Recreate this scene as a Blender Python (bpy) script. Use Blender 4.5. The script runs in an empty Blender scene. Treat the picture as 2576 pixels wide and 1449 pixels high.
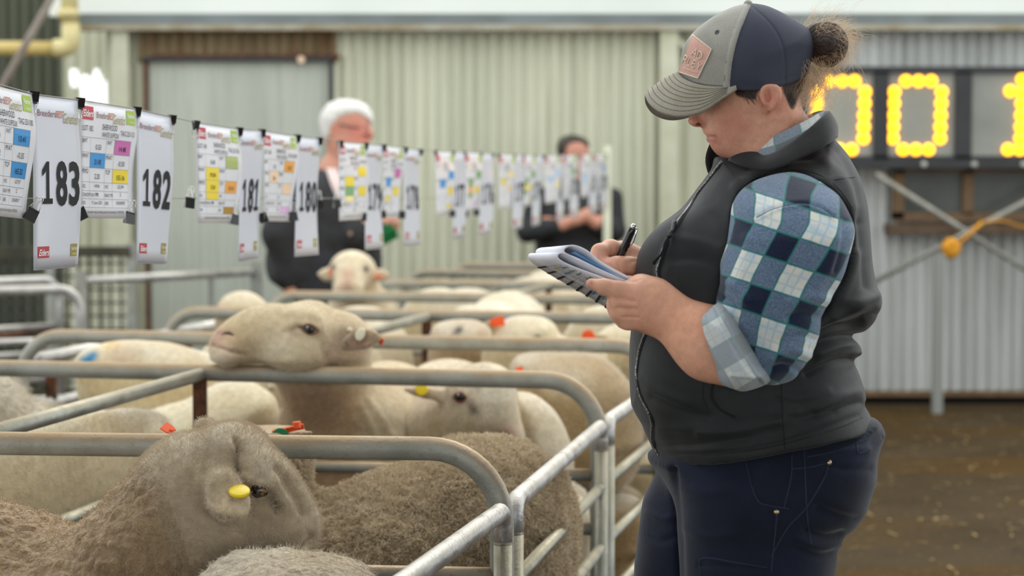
import bpy, math, random
import numpy as np
from mathutils import Vector, Matrix
from mathutils.bvhtree import BVHTree

random.seed(7); RNG = np.random.default_rng(7)
scene = bpy.context.scene
COL = scene.collection

# ------------------------------------------------------------------ camera
FPX, CX, CY = 5009.0, 1288.0, 724.5
CAM_H, PITCH = 1.38, math.radians(3.02)
cam_data = bpy.data.cameras.new('camera')
cam_data.sensor_width = 36.0; cam_data.lens = 70.0
cam_data.clip_start = 0.05; cam_data.clip_end = 400
cam_data.dof.use_dof = True
cam_data.dof.focus_distance = 3.32
cam_data.dof.aperture_fstop = 4.0
cam = bpy.data.objects.new('camera', cam_data); COL.objects.link(cam)
cam.location = (0, 0, CAM_H); cam.rotation_euler = (math.pi/2 - PITCH, 0, 0)
scene.camera = cam

# ------------------------------------------------------------------ world, sun, exposure
world = bpy.data.worlds.new('overcast_sky'); scene.world = world
world.use_nodes = True
nt = world.node_tree
bg = nt.nodes['Background']
bg.inputs[0].default_value = (0.96, 1.0, 1.0, 1); bg.inputs[1].default_value = 1.82
sun_d = bpy.data.lights.new('sun', 'SUN'); sun_d.energy = 1.2; sun_d.angle = math.radians(40)
sun_d.color = (1.0, 0.97, 0.92)
sun = bpy.data.objects.new('sun', sun_d); COL.objects.link(sun)
sun.rotation_euler = Vector((-0.30, -0.75, -0.85)).to_track_quat('-Z', 'Y').to_euler()
scene.view_settings.view_transform = 'Standard'
scene.view_settings.look = 'None'
scene.view_settings.gamma = 1.0
scene.view_settings.use_curve_mapping = False
scene.view_settings.exposure = 0.0
for _k, _v in (('max_bounces', 5), ('diffuse_bounces', 2), ('glossy_bounces', 2), ('transmission_bounces', 3), ('transparent_max_bounces', 4), ('caustics_reflective', False), ('caustics_refractive', False)):
    try: setattr(scene.cycles, _k, _v)
    except Exception: pass

# ------------------------------------------------------------------ pixel <-> world helpers (for working out real positions)
CP, SP_ = math.cos(PITCH), math.sin(PITCH)
def P(px, py, Y):
    a = (px - CX)/FPX; b = (CY - py)/FPX
    t = Y/(CP + b*SP_)
    return np.array([a*t, Y, CAM_H + t*(b*CP - SP_)])
def proj(V):
    V = np.asarray(V, float)
    x = V[..., 0]; y = V[..., 1]; z = V[..., 2] - CAM_H
    d = y*CP - z*SP_; u = y*SP_ + z*CP
    return CX + FPX*x/d, CY - FPX*u/d
def ray(px, py):
    a = (px - CX)/FPX; b = (CY - py)/FPX
    return Vector((a, CP + b*SP_, b*CP - SP_)).normalized()

# ------------------------------------------------------------------ scene helpers
def put(o, parent=None):
    COL.objects.link(o)
    if parent is not None:
        o.parent = parent
        if parent.location.length > 1e-9 or any(abs(a) > 1e-9 for a in parent.rotation_euler):
            m = Matrix.Translation(parent.location) @ parent.rotation_euler.to_matrix().to_4x4()
            o.matrix_parent_inverse = m.inverted()
    return o
def tag(o, label=None, cat=None, group=None, kind=None):
    if label: o['label'] = label
    if cat: o['category'] = cat
    if group: o['group'] = group
    if kind: o['kind'] = kind
    return o
def empty(name, loc=(0, 0, 0), rz=0.0, **kw):
    o = bpy.data.objects.new(name, None); o.empty_display_size = 0.05
    o.location = loc; o.rotation_euler = (0, 0, rz); COL.objects.link(o)
    return tag(o, **kw)
def np_mesh(name, V, F, smooth=True):
    me = bpy.data.meshes.new(name)
    V = np.asarray(V, np.float32)
    if isinstance(F, np.ndarray) and F.ndim == 2:
        n, k = F.shape
        me.vertices.add(len(V)); me.vertices.foreach_set('co', V.ravel())
        me.loops.add(n*k); me.loops.foreach_set('vertex_index', F.astype(np.int32).ravel())
        me.polygons.add(n)
        me.polygons.foreach_set('loop_start', np.arange(0, n*k, k, dtype=np.int32))
        me.polygons.foreach_set('loop_total', np.full(n, k, np.int32))
    else:
        me.from_pydata([tuple(map(float, v)) for v in V], [], [tuple(f) for f in F])
    me.update(calc_edges=True); me.validate()
    if smooth: me.polygons.foreach_set('use_smooth', np.ones(len(me.polygons), bool))
    return me
def obj(name, V, F, mat, parent=None, smooth=True, **kw):
    me = np_mesh(name, V, F, smooth)
    for m in (mat if isinstance(mat, (list, tuple)) else [mat]): me.materials.append(m)
    o = bpy.data.objects.new(name, me); put(o, parent)
    return tag(o, **kw)
def set_col(o, C, name='Col'):
    a = o.data.attributes.new(name, 'FLOAT_COLOR', 'POINT')
    C = np.asarray(C, np.float32)
    if C.shape[1] == 3: C = np.concatenate([C, np.ones((len(C), 1), np.float32)], 1)
    a.data.foreach_set('color', C.ravel())
def set_vec(o, A, name):
    a = o.data.attributes.new(name, 'FLOAT_VECTOR', 'POINT')
    a.data.foreach_set('vector', np.asarray(A, np.float32).ravel())
class MB:
    """collects simple shapes for one mesh"""
    def __init__(s): s.V = []; s.F = []; s.mi = []
    def add(s, V, F, mi=0):
        b = len(s.V); s.V += [tuple(map(float, v)) for v in V]; s.F += [tuple(int(i)+b for i in f) for f in F]
        s.mi += [mi]*len(F); return s
    def box(s, lo, hi, mi=0, M=None):
        (a, b, c), (d, e, f) = lo, hi
        V = [(a,b,c),(d,b,c),(d,e,c),(a,e,c),(a,b,f),(d,b,f),(d,e,f),(a,e,f)]
        if M is not None: V = [tuple(M @ Vector(v)) for v in V]
        return s.add(V, [(3,2,1,0),(4,5,6,7),(0,1,5,4),(1,2,6,5),(2,3,7,6),(3,0,4,7)], mi)
    def bar(s, p, q, w, d, up=(0,0,1), mi=0):
        p = np.array(p, float); q = np.array(q, float); t = q-p; t /= np.linalg.norm(t)
        u = np.cross(t, np.array(up, float)); u /= np.linalg.norm(u); v = np.cross(u, t)
        V = [e + a*u*w/2 + b*v*d/2 for e in (p, q) for a, b in ((-1,-1),(1,-1),(1,1),(-1,1))]
        return s.add(V, [(0,1,2,3),(7,6,5,4),(0,4,5,1),(1,5,6,2),(2,6,7,3),(3,7,4,0)], mi)
    def tube(s, pts, r, n=12, cap=True, mi=0, ry=None, up=(0,0,1)):
        V, F = tube_geo(pts, r, n, cap, ry, up); return s.add(V, F, mi)
    def build(s, name, mat, parent=None, smooth=False, **kw):
        o = obj(name, s.V, s.F, mat, parent, smooth, **kw)
        if any(s.mi): o.data.polygons.foreach_set('material_index', np.array(s.mi, np.int32))
        return o
def tube_geo(pts, r, n=12, cap=True, ry=None, up=(0, 0, 1)):
    pts = np.array(pts, float); m = len(pts)
    r = np.broadcast_to(np.array(r, float), (m,)); ry = r if ry is None else np.broadcast_to(np.array(ry, float), (m,))
    T = np.gradient(pts, axis=0); T /= np.linalg.norm(T, axis=1)[:, None] + 1e-12
    U = np.zeros((m, 3)); ref = np.array(up, float)
    for i in range(m):
        a = ref if i == 0 else U[i-1]
        a = a - T[i]*np.dot(a, T[i])
        if np.linalg.norm(a) < 1e-4:
            a = np.cross(T[i], (1, 0, 0));
            if np.linalg.norm(a) < 1e-3: a = np.cross(T[i], (0, 1, 0))
        U[i] = a/np.linalg.norm(a)
    W = np.cross(T, U)
    th = np.arange(n)*2*math.pi/n
    V = pts[:, None] + W[:, None]*(np.cos(th)[None, :, None]*r[:, None, None]) + U[:, None]*(np.sin(th)[None, :, None]*ry[:, None, None])
    V = V.reshape(-1, 3).tolist(); F = []
    for i in range(m-1):
        for j in range(n):
            k = (j+1) % n
            F.append((i*n+j, i*n+k, (i+1)*n+k, (i+1)*n+j))
    if cap:
        F.append(tuple(range(n-1, -1, -1))); F.append(tuple((m-1)*n + j for j in range(n)))
    return V, F
def fillet(pts, rad, seg=7):
    """round the corners of a 3-D polyline"""
    pts = [np.array(p, float) for p in pts]; out = [pts[0]]
    for a, b, c in zip(pts, pts[1:], pts[2:]):
        u = (a-b)/np.linalg.norm(a-b); v = (c-b)/np.linalg.norm(c-b)
        r = min(rad, np.linalg.norm(a-b)*.49, np.linalg.norm(c-b)*.49)
        half = math.acos(max(-1, min(1, np.dot(u, v))))/2
        d = r; R = r*math.tan(half); w = (u+v)/np.linalg.norm(u+v); cen = b + w*(d/math.cos(half))
        p0 = b+u*d - cen; p1 = b+v*d - cen
        ang = math.acos(max(-1, min(1, np.dot(p0, p1)/(np.linalg.norm(p0)*np.linalg.norm(p1)))))
        for i in range(seg+1):
            t = i/seg
            out.append(cen + (math.sin((1-t)*ang)*p0 + math.sin(t*ang)*p1)/math.sin(ang))
    out.append(pts[-1]); return out
def smooth_line(pts, n=40):
    """Catmull-Rom through points"""
    p = np.array(pts, float); p = np.vstack([2*p[0]-p[1], p, 2*p[-1]-p[-2]])
    out = []; m = len(p)-3; per = max(2, n//m)
    for i in range(m):
        a, b, c, d = p[i:i+4]
        for t in np.linspace(0, 1, per, endpoint=False):
            out.append(.5*((2*b)+(-a+c)*t+(2*a-5*b+4*c-d)*t*t+(-a+3*b-3*c+d)*t**3))
    out.append(p[-2]); return np.array(out)
def smooth_poly(pts, n=120):
    p = np.array(pts, float); m = len(p); out = []
    per = max(2, n//m)
    for i in range(m):
        a, b, c, d = p[(i-1) % m], p[i], p[(i+1) % m], p[(i+2) % m]
        for t in np.linspace(0, 1, per, endpoint=False):
            out.append(.5*((2*b)+(-a+c)*t+(2*a-5*b+4*c-d)*t*t+(-a+3*b-3*c+d)*t**3))
    return np.array(out)

# ------------------------------------------------------------------ materials (all procedural)
def _new(name):
    m = bpy.data.materials.new(name); m.use_nodes = True
    return m, m.node_tree, m.node_tree.nodes['Principled BSDF']
def N(t, kind, **kw):
    n = t.nodes.new(kind)
    for k, v in kw.items(): setattr(n, k, v)
    return n
def mixc(t, fac, a, b, mode='MIX'):
    n = t.nodes.new('ShaderNodeMix'); n.data_type = 'RGBA'; n.blend_type = mode
    for sock, v in ((n.inputs[0], fac), (n.inputs[6], a), (n.inputs[7], b)):
        if hasattr(v, 'links'): t.links.new(v, sock)
        elif isinstance(v, (int, float)): sock.default_value = v
        else: sock.default_value = (*v, 1) if len(v) == 3 else v
    return n.outputs[2]
def math_n(t, op, a, b=None, clamp=False):
    n = t.nodes.new('ShaderNodeMath'); n.operation = op; n.use_clamp = clamp
    for i, v in enumerate((a, b)):
        if v is None: continue
        if hasattr(v, 'links'): t.links.new(v, n.inputs[i])
        else: n.inputs[i].default_value = v
    return n.outputs[0]
def noise(t, scale, detail=3, rough=.55, vec=None, stretch=None, coord='Object'):
    n = N(t, 'ShaderNodeTexNoise'); n.inputs['Scale'].default_value = scale
    n.inputs['Detail'].default_value = detail; n.inputs['Roughness'].default_value = rough
    if vec is None: vec = N(t, 'ShaderNodeTexCoord').outputs[coord]
    if stretch:
        mp = N(t, 'ShaderNodeMapping'); mp.inputs['Scale'].default_value = stretch
        t.links.new(vec, mp.inputs[0]); vec = mp.outputs[0]
    t.links.new(vec, n.inputs['Vector']); return n.outputs['Fac']
def ramp(t, fac, stops):
    r = N(t, 'ShaderNodeValToRGB'); e = r.color_ramp.elements
    while len(e) < len(stops): e.new(.5)
    for el, (p, c) in zip(e, stops):
        el.position = p; el.color = (c, c, c, 1) if isinstance(c, (int, float)) else ((*c, 1) if len(c) == 3 else c)
    t.links.new(fac, r.inputs[0]); return r.outputs[0]
def bump(t, b, h, strength, dist=.002):
    n = N(t, 'ShaderNodeBump'); n.inputs['Strength'].default_value = strength; n.inputs['Distance'].default_value = dist
    t.links.new(h, n.inputs['Height']); t.links.new(n.outputs[0], b.inputs['Normal'])
def M(name, c1, c2=None, rough=.6, metal=0.0, scale=8, stretch=None, bmp=0, bscale=60, bdist=.002, attr=None, sss=0, sheen=0, spec=.5, emit=None, lo=.35, hi=.65, coat=0):
    m, t, b = _new(name)
    b.inputs['Roughness'].default_value = rough; b.inputs['Metallic'].default_value = metal
    b.inputs['Specular IOR Level'].default_value = spec
    col = None
    if attr:
        a = N(t, 'ShaderNodeAttribute'); a.attribute_name = attr; col = a.outputs['Color']
    if c2 is not None:
        f = ramp(t, noise(t, scale, 4, stretch=stretch), [(lo, 0.0), (hi, 1.0)])
        if attr:
            col = mixc(t, 1.0, col, mixc(t, f, c1, c2), 'MULTIPLY')
        else: col = mixc(t, f, c1, c2)
    if col is None: b.inputs['Base Color'].default_value = (*c1, 1)
    else: t.links.new(col, b.inputs['Base Color'])
    if bmp: bump(t, b, noise(t, bscale, 3, stretch=stretch), bmp, bdist)
    if sss:
        b.inputs['Subsurface Weight'].default_value = sss
        b.inputs['Subsurface Radius'].default_value = (.012, .005, .003); b.inputs['Subsurface Scale'].default_value = 1.0
    if sheen: b.inputs['Sheen Weight'].default_value = sheen; b.inputs['Sheen Roughness'].default_value = .5
    if coat: b.inputs['Coat Weight'].default_value = coat
    if emit:
        b.inputs['Emission Color'].default_value = (*emit[0], 1); b.inputs['Emission Strength'].default_value = emit[1]
    return m
def srgb(r, g, b):
    f = lambda c: ((c/255)/12.92 if c/255 <= .04045 else (((c/255)+.055)/1.055)**2.4)
    return (f(r), f(g), f(b))

# ------------------------------------------------------------------ implicit surfaces -> one continuous mesh
class Field:
    def __init__(s, lo, hi, h):
        s.lo = np.array(lo, float); s.h = h
        s.n = np.ceil((np.array(hi, float)-s.lo)/h).astype(int)+1
        s.ax = [s.lo[i] + h*np.arange(s.n[i]) for i in range(3)]
        s.D = np.full(s.n, 1.0, np.float32)
    def _sl(s, lo, hi):
        a = np.maximum(0, np.floor((np.array(lo)-s.lo)/s.h).astype(int)); b = np.minimum(s.n, np.ceil((np.array(hi)-s.lo)/s.h).astype(int)+1)
        if np.any(b <= a): return None
        return tuple(slice(int(i), int(j)) for i, j in zip(a, b))
    def _grid(s, sl):
        return np.meshgrid(*[s.ax[i][sl[i]].astype(np.float32) for i in range(3)], indexing='ij', sparse=True)
    def _comb(s, sl, d, k, op='add'):
        D = s.D[sl]
        if op == 'add':
            if k > 0:
                h = np.maximum(k-np.abs(D-d), 0)/k; s.D[sl] = np.minimum(D, d) - h*h*k*.25
            else: s.D[sl] = np.minimum(D, d)
        elif op == 'sub':
            d = -d
            if k > 0:
                h = np.maximum(k-np.abs(D-d), 0)/k; s.D[sl] = np.maximum(D, d) + h*h*k*.25
            else: s.D[sl] = np.maximum(D, d)
    def cone(s, a, b, ra, rb=None, k=.02, op='add', sq=(1, 1, 1)):
        """round cone from a to b; sq squashes the axes (radius multiplier per axis)"""
        rb = ra if rb is None else rb
        a = np.array(a, float); b = np.array(b, float); sq = np.array(sq, float)
        R = max(ra, rb)*sq + k + 2*s.h
        sl = s._sl(np.minimum(a, b)-R, np.maximum(a, b)+R)
        if sl is None: return s
        X, Y, Z = s._grid(sl)
        px = (X-a[0])/sq[0]; py = (Y-a[1])/sq[1]; pz = (Z-a[2])/sq[2]
        v = (b-a)/sq; L2 = float(v@v)+1e-12
        t = np.clip((px*v[0]+py*v[1]+pz*v[2])/L2, 0, 1)
        d = np.sqrt((px-t*v[0])**2+(py-t*v[1])**2+(pz-t*v[2])**2) - (ra+(rb-ra)*t)
        s._comb(sl, (d*min(sq)).astype(np.float32), k, op); return s
    def chain(s, pts, rs, k=.02, op='add', sq=(1, 1, 1)):
        for i in range(len(pts)-1): s.cone(pts[i], pts[i+1], rs[i], rs[i+1], k, op, sq)
        return s
    def ell(s, c, r, k=.02, op='add', rot=None):
        c = np.array(c, float); r = np.array(r, float); R = (np.full(3, r.max()) if rot is not None else r)+k+2*s.h
        sl = s._sl(c-R, c+R)
        if sl is None: return s
        X, Y, Z = s._grid(sl); q = [X-c[0], Y-c[1], Z-c[2]]
        if rot is not None:
            m = np.array(rot.to_matrix() if hasattr(rot, 'to_matrix') else rot).T
            q = [m[i, 0]*q[0]+m[i, 1]*q[1]+m[i, 2]*q[2] for i in range(3)]
        k0 = np.sqrt(sum((q[i]/r[i])**2 for i in range(3)))
        k1 = np.sqrt(sum((q[i]/r[i]**2)**2 for i in range(3)))+1e-9
        d = np.where(k0 < .3, -(1-k0)*r.min(), k0*(k0-1)/k1)
        s._comb(sl, d.astype(np.float32), k, op); return s
    def inflate(s, poly, y0, T, R, k=.02, op='add', ylo=None, yhi=None):
        """outline in X-Z (n x 2, metres) rounded out in depth: half depth T (number or fn(x, z)), edge radius R"""
        poly = np.array(poly, float); Tm = T if not callable(T) else 1.0
        lo = [poly[:, 0].min()-k-2*s.h, -1e9, poly[:, 1].min()-k-2*s.h]; hi = [poly[:, 0].max()+k+2*s.h, 1e9, poly[:, 1].max()+k+2*s.h]
        sl = s._sl(lo, hi)
        if sl is None: return s
        x = s.ax[0][sl[0]]; z = s.ax[2][sl[2]]; GX, GZ = np.meshgrid(x, z, indexing='ij')
        d2 = poly_sd(GX, GZ, poly)
        TT = T(GX, GZ) if callable(T) else np.full_like(GX, T)
        yc = y0(GX, GZ) if callable(y0) else np.full_like(GX, y0)
        y = s.ax[1][sl[1]]
        e = np.maximum(d2+R, 0)[:, None, :]; yy = (y[None, :, None]-yc[:, None, :])*(R/TT)[:, None, :]
        d = np.sqrt(e*e+yy*yy)-R
        d = d*np.minimum(1, (TT/R))[:, None, :]
        if ylo is not None: d = np.maximum(d, (ylo - y)[None, :, None])
        if yhi is not None: d = np.maximum(d, (y - yhi)[None, :, None])
        s._comb(sl, d.astype(np.float32), k, op); return s
    def mesh(s, relax=2, keep=True):
        V, Q = nets(s.D, s.lo, s.h)
        if relax: V = relax_mesh(V, Q, relax)
        return V, Q
def poly_sd(X, Z, P_):
    d = np.full(X.shape, 1e9); ins = np.zeros(X.shape, bool); n = len(P_)
    for i in range(n):
        a = P_[i]; b = P_[(i+1) % n]; e = b-a
        wx = X-a[0]; wz = Z-a[1]; t = np.clip((wx*e[0]+wz*e[1])/(e@e+1e-15), 0, 1)
        d = np.minimum(d, (wx-t*e[0])**2+(wz-t*e[1])**2)
        if a[1] != b[1]:
            c = ((a[1] > Z) != (b[1] > Z)) & (X < (b[0]-a[0])*(Z-a[1])/(b[1]-a[1])+a[0]); ins ^= c
    d = np.sqrt(d); return np.where(ins, -d, d)
def line_dist(X, Z, L):
    d = np.full(np.shape(X), 1e18); L = np.array(L, float)
    for a, b in zip(L, L[1:]):
        e = b-a; wx = X-a[0]; wz = Z-a[1]; t = np.clip((wx*e[0]+wz*e[1])/(e@e+1e-15), 0, 1)
        d = np.minimum(d, (wx-t*e[0])**2+(wz-t*e[1])**2)
    return np.sqrt(d)
def nets(D, lo, h):
    D = D.copy()
    D[0], D[-1], D[:, 0], D[:, -1], D[:, :, 0], D[:, :, -1] = (1.0,)*6
    S = D < 0
    c = [S[i:S.shape[0]-1+i, j:S.shape[1]-1+j, k:S.shape[2]-1+k] for i in (0, 1) for j in (0, 1) for k in (0, 1)]
    any_ = c[0].copy(); all_ = c[0].copy()
    for q in c[1:]: any_ |= q; all_ &= q
    act = any_ & ~all_
    I = np.argwhere(act); n = len(I)
    vid = np.full(act.shape, -1, np.int32); vid[act] = np.arange(n)
    off = np.array([(i, j, k) for i in (0, 1) for j in (0, 1) for k in (0, 1)])
    val = np.stack([D[I[:, 0]+o[0], I[:, 1]+o[1], I[:, 2]+o[2]] for o in off], 1)
    acc = np.zeros((n, 3)); cnt = np.zeros(n)
    for a in range(8):
        for b in range(a+1, 8):
            if np.abs(off[a]-off[b]).sum() != 1: continue
            m = (val[:, a] < 0) != (val[:, b] < 0)
            t = val[m, a]/(val[m, a]-val[m, b])
            acc[m] += off[a] + t[:, None]*(off[b]-off[a]); cnt[m] += 1
    V = lo + h*(I + acc/cnt[:, None])
    Q = []
    for ax in range(3):
        o1, o2 = (ax+1) % 3, (ax+2) % 3
        s0 = [slice(None)]*3; s1 = [slice(None)]*3; s0[ax] = slice(0, -1); s1[ax] = slice(1, None)
        A = S[tuple(s0)]; B = S[tuple(s1)]
        E = np.argwhere(A != B)
        E = E[(E[:, o1] > 0) & (E[:, o2] > 0) & (E[:, o1] < S.shape[o1]-1) & (E[:, o2] < S.shape[o2]-1)]
        ins = A[E[:, 0], E[:, 1], E[:, 2]]
        def cid(d1, d2):
            J = E.copy(); J[:, o1] -= d1; J[:, o2] -= d2
            return vid[J[:, 0], J[:, 1], J[:, 2]]
        q = np.stack([cid(1, 1), cid(0, 1), cid(0, 0), cid(1, 0)], 1)
        q[~ins] = q[~ins][:, ::-1]
        Q.append(q)
    return V, np.concatenate(Q)
def relax_mesh(V, Q, it=2, w=.5):
    n = len(V); E = np.concatenate([Q[:, [0, 1]], Q[:, [1, 2]], Q[:, [2, 3]], Q[:, [3, 0]]])
    deg = np.bincount(E[:, 0], minlength=n)+np.bincount(E[:, 1], minlength=n)
    for _ in range(it):
        acc = np.stack([np.bincount(E[:, 0], V[E[:, 1], i], n)+np.bincount(E[:, 1], V[E[:, 0], i], n) for i in range(3)], 1)
        V = V*(1-w)+w*acc/np.maximum(deg, 1)[:, None]
    return V
def normals(V, Q):
    a = V[Q[:, 2]]-V[Q[:, 0]]; b = V[Q[:, 3]]-V[Q[:, 1]]; f = np.cross(a, b)
    Nn = np.zeros_like(V)
    for i in range(4):
        for c in range(3): Nn[:, c] += np.bincount(Q[:, i], f[:, c], len(V))
    return Nn/(np.linalg.norm(Nn, axis=1)[:, None]+1e-12)
def keep_main(V, Q):
    return V, Q
_perm = np.random.default_rng(3).random((32, 32, 32)).astype(np.float32)
def vnoise(Pp, s):
    """value noise in -1..1 at points Pp, cells of size 1/s"""
    q = np.asarray(Pp)*s; i = np.floor(q).astype(int); f = q-i; f = f*f*(3-2*f)
    r = 0
    for a in (0, 1):
        for b in (0, 1):
            for c in (0, 1):
                w = (f[:, 0] if a else 1-f[:, 0])*(f[:, 1] if b else 1-f[:, 1])*(f[:, 2] if c else 1-f[:, 2])
                r = r + w*_perm[(i[:, 0]+a) % 32, (i[:, 1]+b) % 32, (i[:, 2]+c) % 32]
    return r*2-1
def folds(V, Nn, lines, facing=True):
    """cloth folds: each (points in photo px, width px, height m) raises or sinks the surface along a line"""
    px, py = proj(V); out = V.copy()
    face = np.clip(-Nn[:, 1]*2.0, 0, 1) if facing else 1.0
    for pts, w, hgt in lines:
        L = smooth_line(pts, 24) if len(pts) > 2 else np.array(pts, float)
        d = line_dist(px, py, L)
        out += Nn*(np.exp(-(d/w)**2)*hgt*face)[:, None]
    return out
def bvh_of(V, Q): return BVHTree.FromPolygons([tuple(v) for v in np.asarray(V).tolist()], np.asarray(Q).tolist())
CAMV = Vector((0, 0, CAM_H))
def on_surf(bvh, px, py, off=0.0):
    """the real point of a surface that lies behind a photo pixel, lifted off along its normal"""
    loc, nor, _, _ = bvh.ray_cast(CAMV, ray(px, py))
    if loc is None: return None, None
    return np.array(loc + nor*off), np.array(nor)
def strip_on(bvh, pts, w, th, off=.0, n=40):
    """a thin raised ribbon (seam, piping, zip tape) following a surface"""
    L = smooth_line(pts, n) if len(pts) > 2 else np.array([np.array(pts[0])+(np.array(pts[1])-np.array(pts[0]))*t for t in np.linspace(0, 1, 12)])
    C, Nn = [], []
    for p in L:
        c, nn = on_surf(bvh, p[0], p[1], off)
        if c is not None and (not C or np.linalg.norm(c-C[-1]) < .08): C.append(c); Nn.append(nn)
    if len(C) < 3: return [(0, 9, -1), (0, 9.001, -1), (0, 9, -1.001)], [(0, 1, 2)]
    C = np.array(C); Nn = np.array(Nn)
    for _ in range(2):
        C[1:-1] = (C[:-2]+2*C[1:-1]+C[2:])/4; Nn[1:-1] = (Nn[:-2]+Nn[1:-1]+Nn[2:])/3
    Nn /= np.linalg.norm(Nn, axis=1)[:, None]
    T = np.gradient(C, axis=0); B = np.cross(Nn, T); B /= np.linalg.norm(B, axis=1)[:, None]+1e-9
    V = np.concatenate([C-B*w/2-Nn*th, C-B*w/2+Nn*th*.6, C+Nn*th, C+B*w/2+Nn*th*.6, C+B*w/2-Nn*th]); m = len(C)
    F = [(j*m+i, j*m+i+1, (j+1)*m+i+1, (j+1)*m+i) for j in range(4) for i in range(m-1)]
    return V, F
def hair(name, roots, tips_fn, rad, mat, parent, npt=4, tip=.3, **kw):
    """hair curves: tips_fn(roots, t) gives the points along each hair"""
    n = len(roots); hc = bpy.data.hair_curves.new(name)
    hc.add_curves([npt]*n)
    pos = np.stack([tips_fn(t) for t in np.linspace(0, 1, npt)], 1).astype(np.float32)
    hc.position_data.foreach_set('vector', pos.ravel())
    ra = hc.attributes.get('radius') or hc.attributes.new('radius', 'FLOAT', 'POINT')
    rr = np.broadcast_to(np.asarray(rad, np.float32).reshape(-1, 1), (n, 1))*np.linspace(1, tip, npt, dtype=np.float32)[None]
    ra.data.foreach_set('value', rr.astype(np.float32).ravel())
    hc.materials.append(mat)
    o = bpy.data.objects.new(name, hc); put(o, parent); return tag(o, kind='stuff', **kw)
def pick_surface(V, Q, n, rng, mask=None):
    a = V[Q[:, 0]]; ar = np.linalg.norm(np.cross(V[Q[:, 2]]-a, V[Q[:, 3]]-V[Q[:, 1]]), axis=1)
    if mask is not None: ar = ar*mask
    idx = rng.choice(len(Q), n, p=ar/ar.sum()); u = rng.random((n, 1)); v = rng.random((n, 1)); q = Q[idx]
    p = (V[q[:, 0]]*(1-u)+V[q[:, 1]]*u)*(1-v)+(V[q[:, 3]]*(1-u)+V[q[:, 2]]*u)*v
    return p, idx
# ================================================================== THE SETTING: floor, back wall, beam, door, window
WY = 12.4
def wx(px, Y=WY): return float(P(px, 500, Y)[0])
def wz(py, Y=WY): return float(P(1288, py, Y)[2])
def wall_mat(name, c1, c2, c3, rust=None, rough=.5, metal=.35):
    m, t, b = _new(name)
    a = ramp(t, noise(t, 1.6, 4, stretch=(3, 3, .35)), [(.35, 0.0), (.65, 1.0)])
    col = mixc(t, a, c1, c2)
    s = ramp(t, noise(t, 7, 5, .65, stretch=(4, 4, .12)), [(.5, 0.0), (.75, 1.0)])
    col = mixc(t, math_n(t, 'MULTIPLY', s, .6), col, c3)
    if rust:
        r = ramp(t, noise(t, 3.5, 6, .7, stretch=(2.5, 1, .6)), [(rust[0], 0.0), (rust[1], 1.0)])
        col = mixc(t, r, col, rust[2])
    t.links.new(col, b.inputs['Base Color'])
    b.inputs['Roughness'].default_value = rough; b.inputs['Metallic'].default_value = metal
    return m
m_iron = wall_mat('weathered_corrugated_iron', srgb(220, 220, 198), srgb(206, 207, 186), srgb(166, 162, 132), metal=.05)
m_iron_low = wall_mat('silver_corrugated_iron', srgb(206, 208, 206), srgb(184, 186, 184), srgb(138, 134, 126), metal=.1, rough=.45)
m_iron_dark = wall_mat('dark_olive_iron', srgb(92, 96, 80), srgb(78, 82, 70), srgb(60, 62, 54), metal=.1)  # darker olive tone for the left bay
m_iron_rust = wall_mat('rust_stained_iron', srgb(150, 134, 104), srgb(128, 108, 78), srgb(96, 70, 44), rust=(.5, .68, srgb(112, 70, 36)), metal=.1, rough=.8)
m_door = wall_mat('pale_grey_door_sheet', srgb(186, 190, 178), srgb(176, 180, 168), srgb(150, 152, 138), metal=.15)
m_beam = M('painted_steel_beam', srgb(122, 131, 132), srgb(106, 113, 112), rough=.5, metal=.2, scale=3)
m_lip = M('pale_steel_lip', srgb(176, 172, 156), srgb(150, 136, 108), rough=.6, scale=5)
m_white = M('white_fascia', srgb(238, 240, 234), srgb(226, 230, 222), rough=.6, scale=.8)
m_cream = M('cream_painted_post', srgb(206, 206, 184), srgb(186, 186, 160), rough=.6, scale=4)
m_post = M('grey_painted_post', srgb(190, 192, 186), srgb(168, 170, 164), rough=.5, scale=4)
m_black = M('black_paint', (.015, .015, .016), rough=.45)
m_rust = M('rusty_steel', srgb(112, 66, 36), srgb(52, 34, 26), rough=.85, scale=30, bmp=.5, bscale=120)
m_timber = M('brown_timber', srgb(124, 98, 70), srgb(92, 72, 50), rough=.8, scale=9, stretch=(1, 4, 6))
m_gap_shade = M('gap_shade_black', (.008, .008, .008), rough=1)

# floor: worn concrete with dung and straw dust
def floor_mat():
    m, t, b = _new('dirty_concrete_floor')
    col = mixc(t, ramp(t, noise(t, 1.3, 5, .6), [(.35, 0.0), (.68, 1.0)]), srgb(72, 60, 42), srgb(58, 46, 28))
    straw = ramp(t, noise(t, .75, 4, .6, stretch=(.5, 1.6, 1)), [(.48, 0.0), (.62, 1.0)])
    col = mixc(t, straw, col, srgb(76, 56, 26))
    fl = ramp(t, noise(t, 38, 3, .6, stretch=(1, .5, 1)), [(.60, 0.0), (.72, 1.0)])
    col = mixc(t, math_n(t, 'MULTIPLY', fl, .55), col, srgb(130, 106, 66))
    dk = ramp(t, noise(t, 4.5, 5, .7), [(.55, 0.0), (.75, 1.0)])
    col = mixc(t, math_n(t, 'MULTIPLY', dk, .6), col, srgb(44, 36, 28))
    t.links.new(col, b.inputs['Base Color']); b.inputs['Roughness'].default_value = .9; b.inputs['Specular IOR Level'].default_value = .08
    bump(t, b, noise(t, 30, 4), .4, .01)
    return m
MB().box((-14, -6, -.1), (14, 26, 0)).build('floor', floor_mat(), kind='structure')

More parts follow.
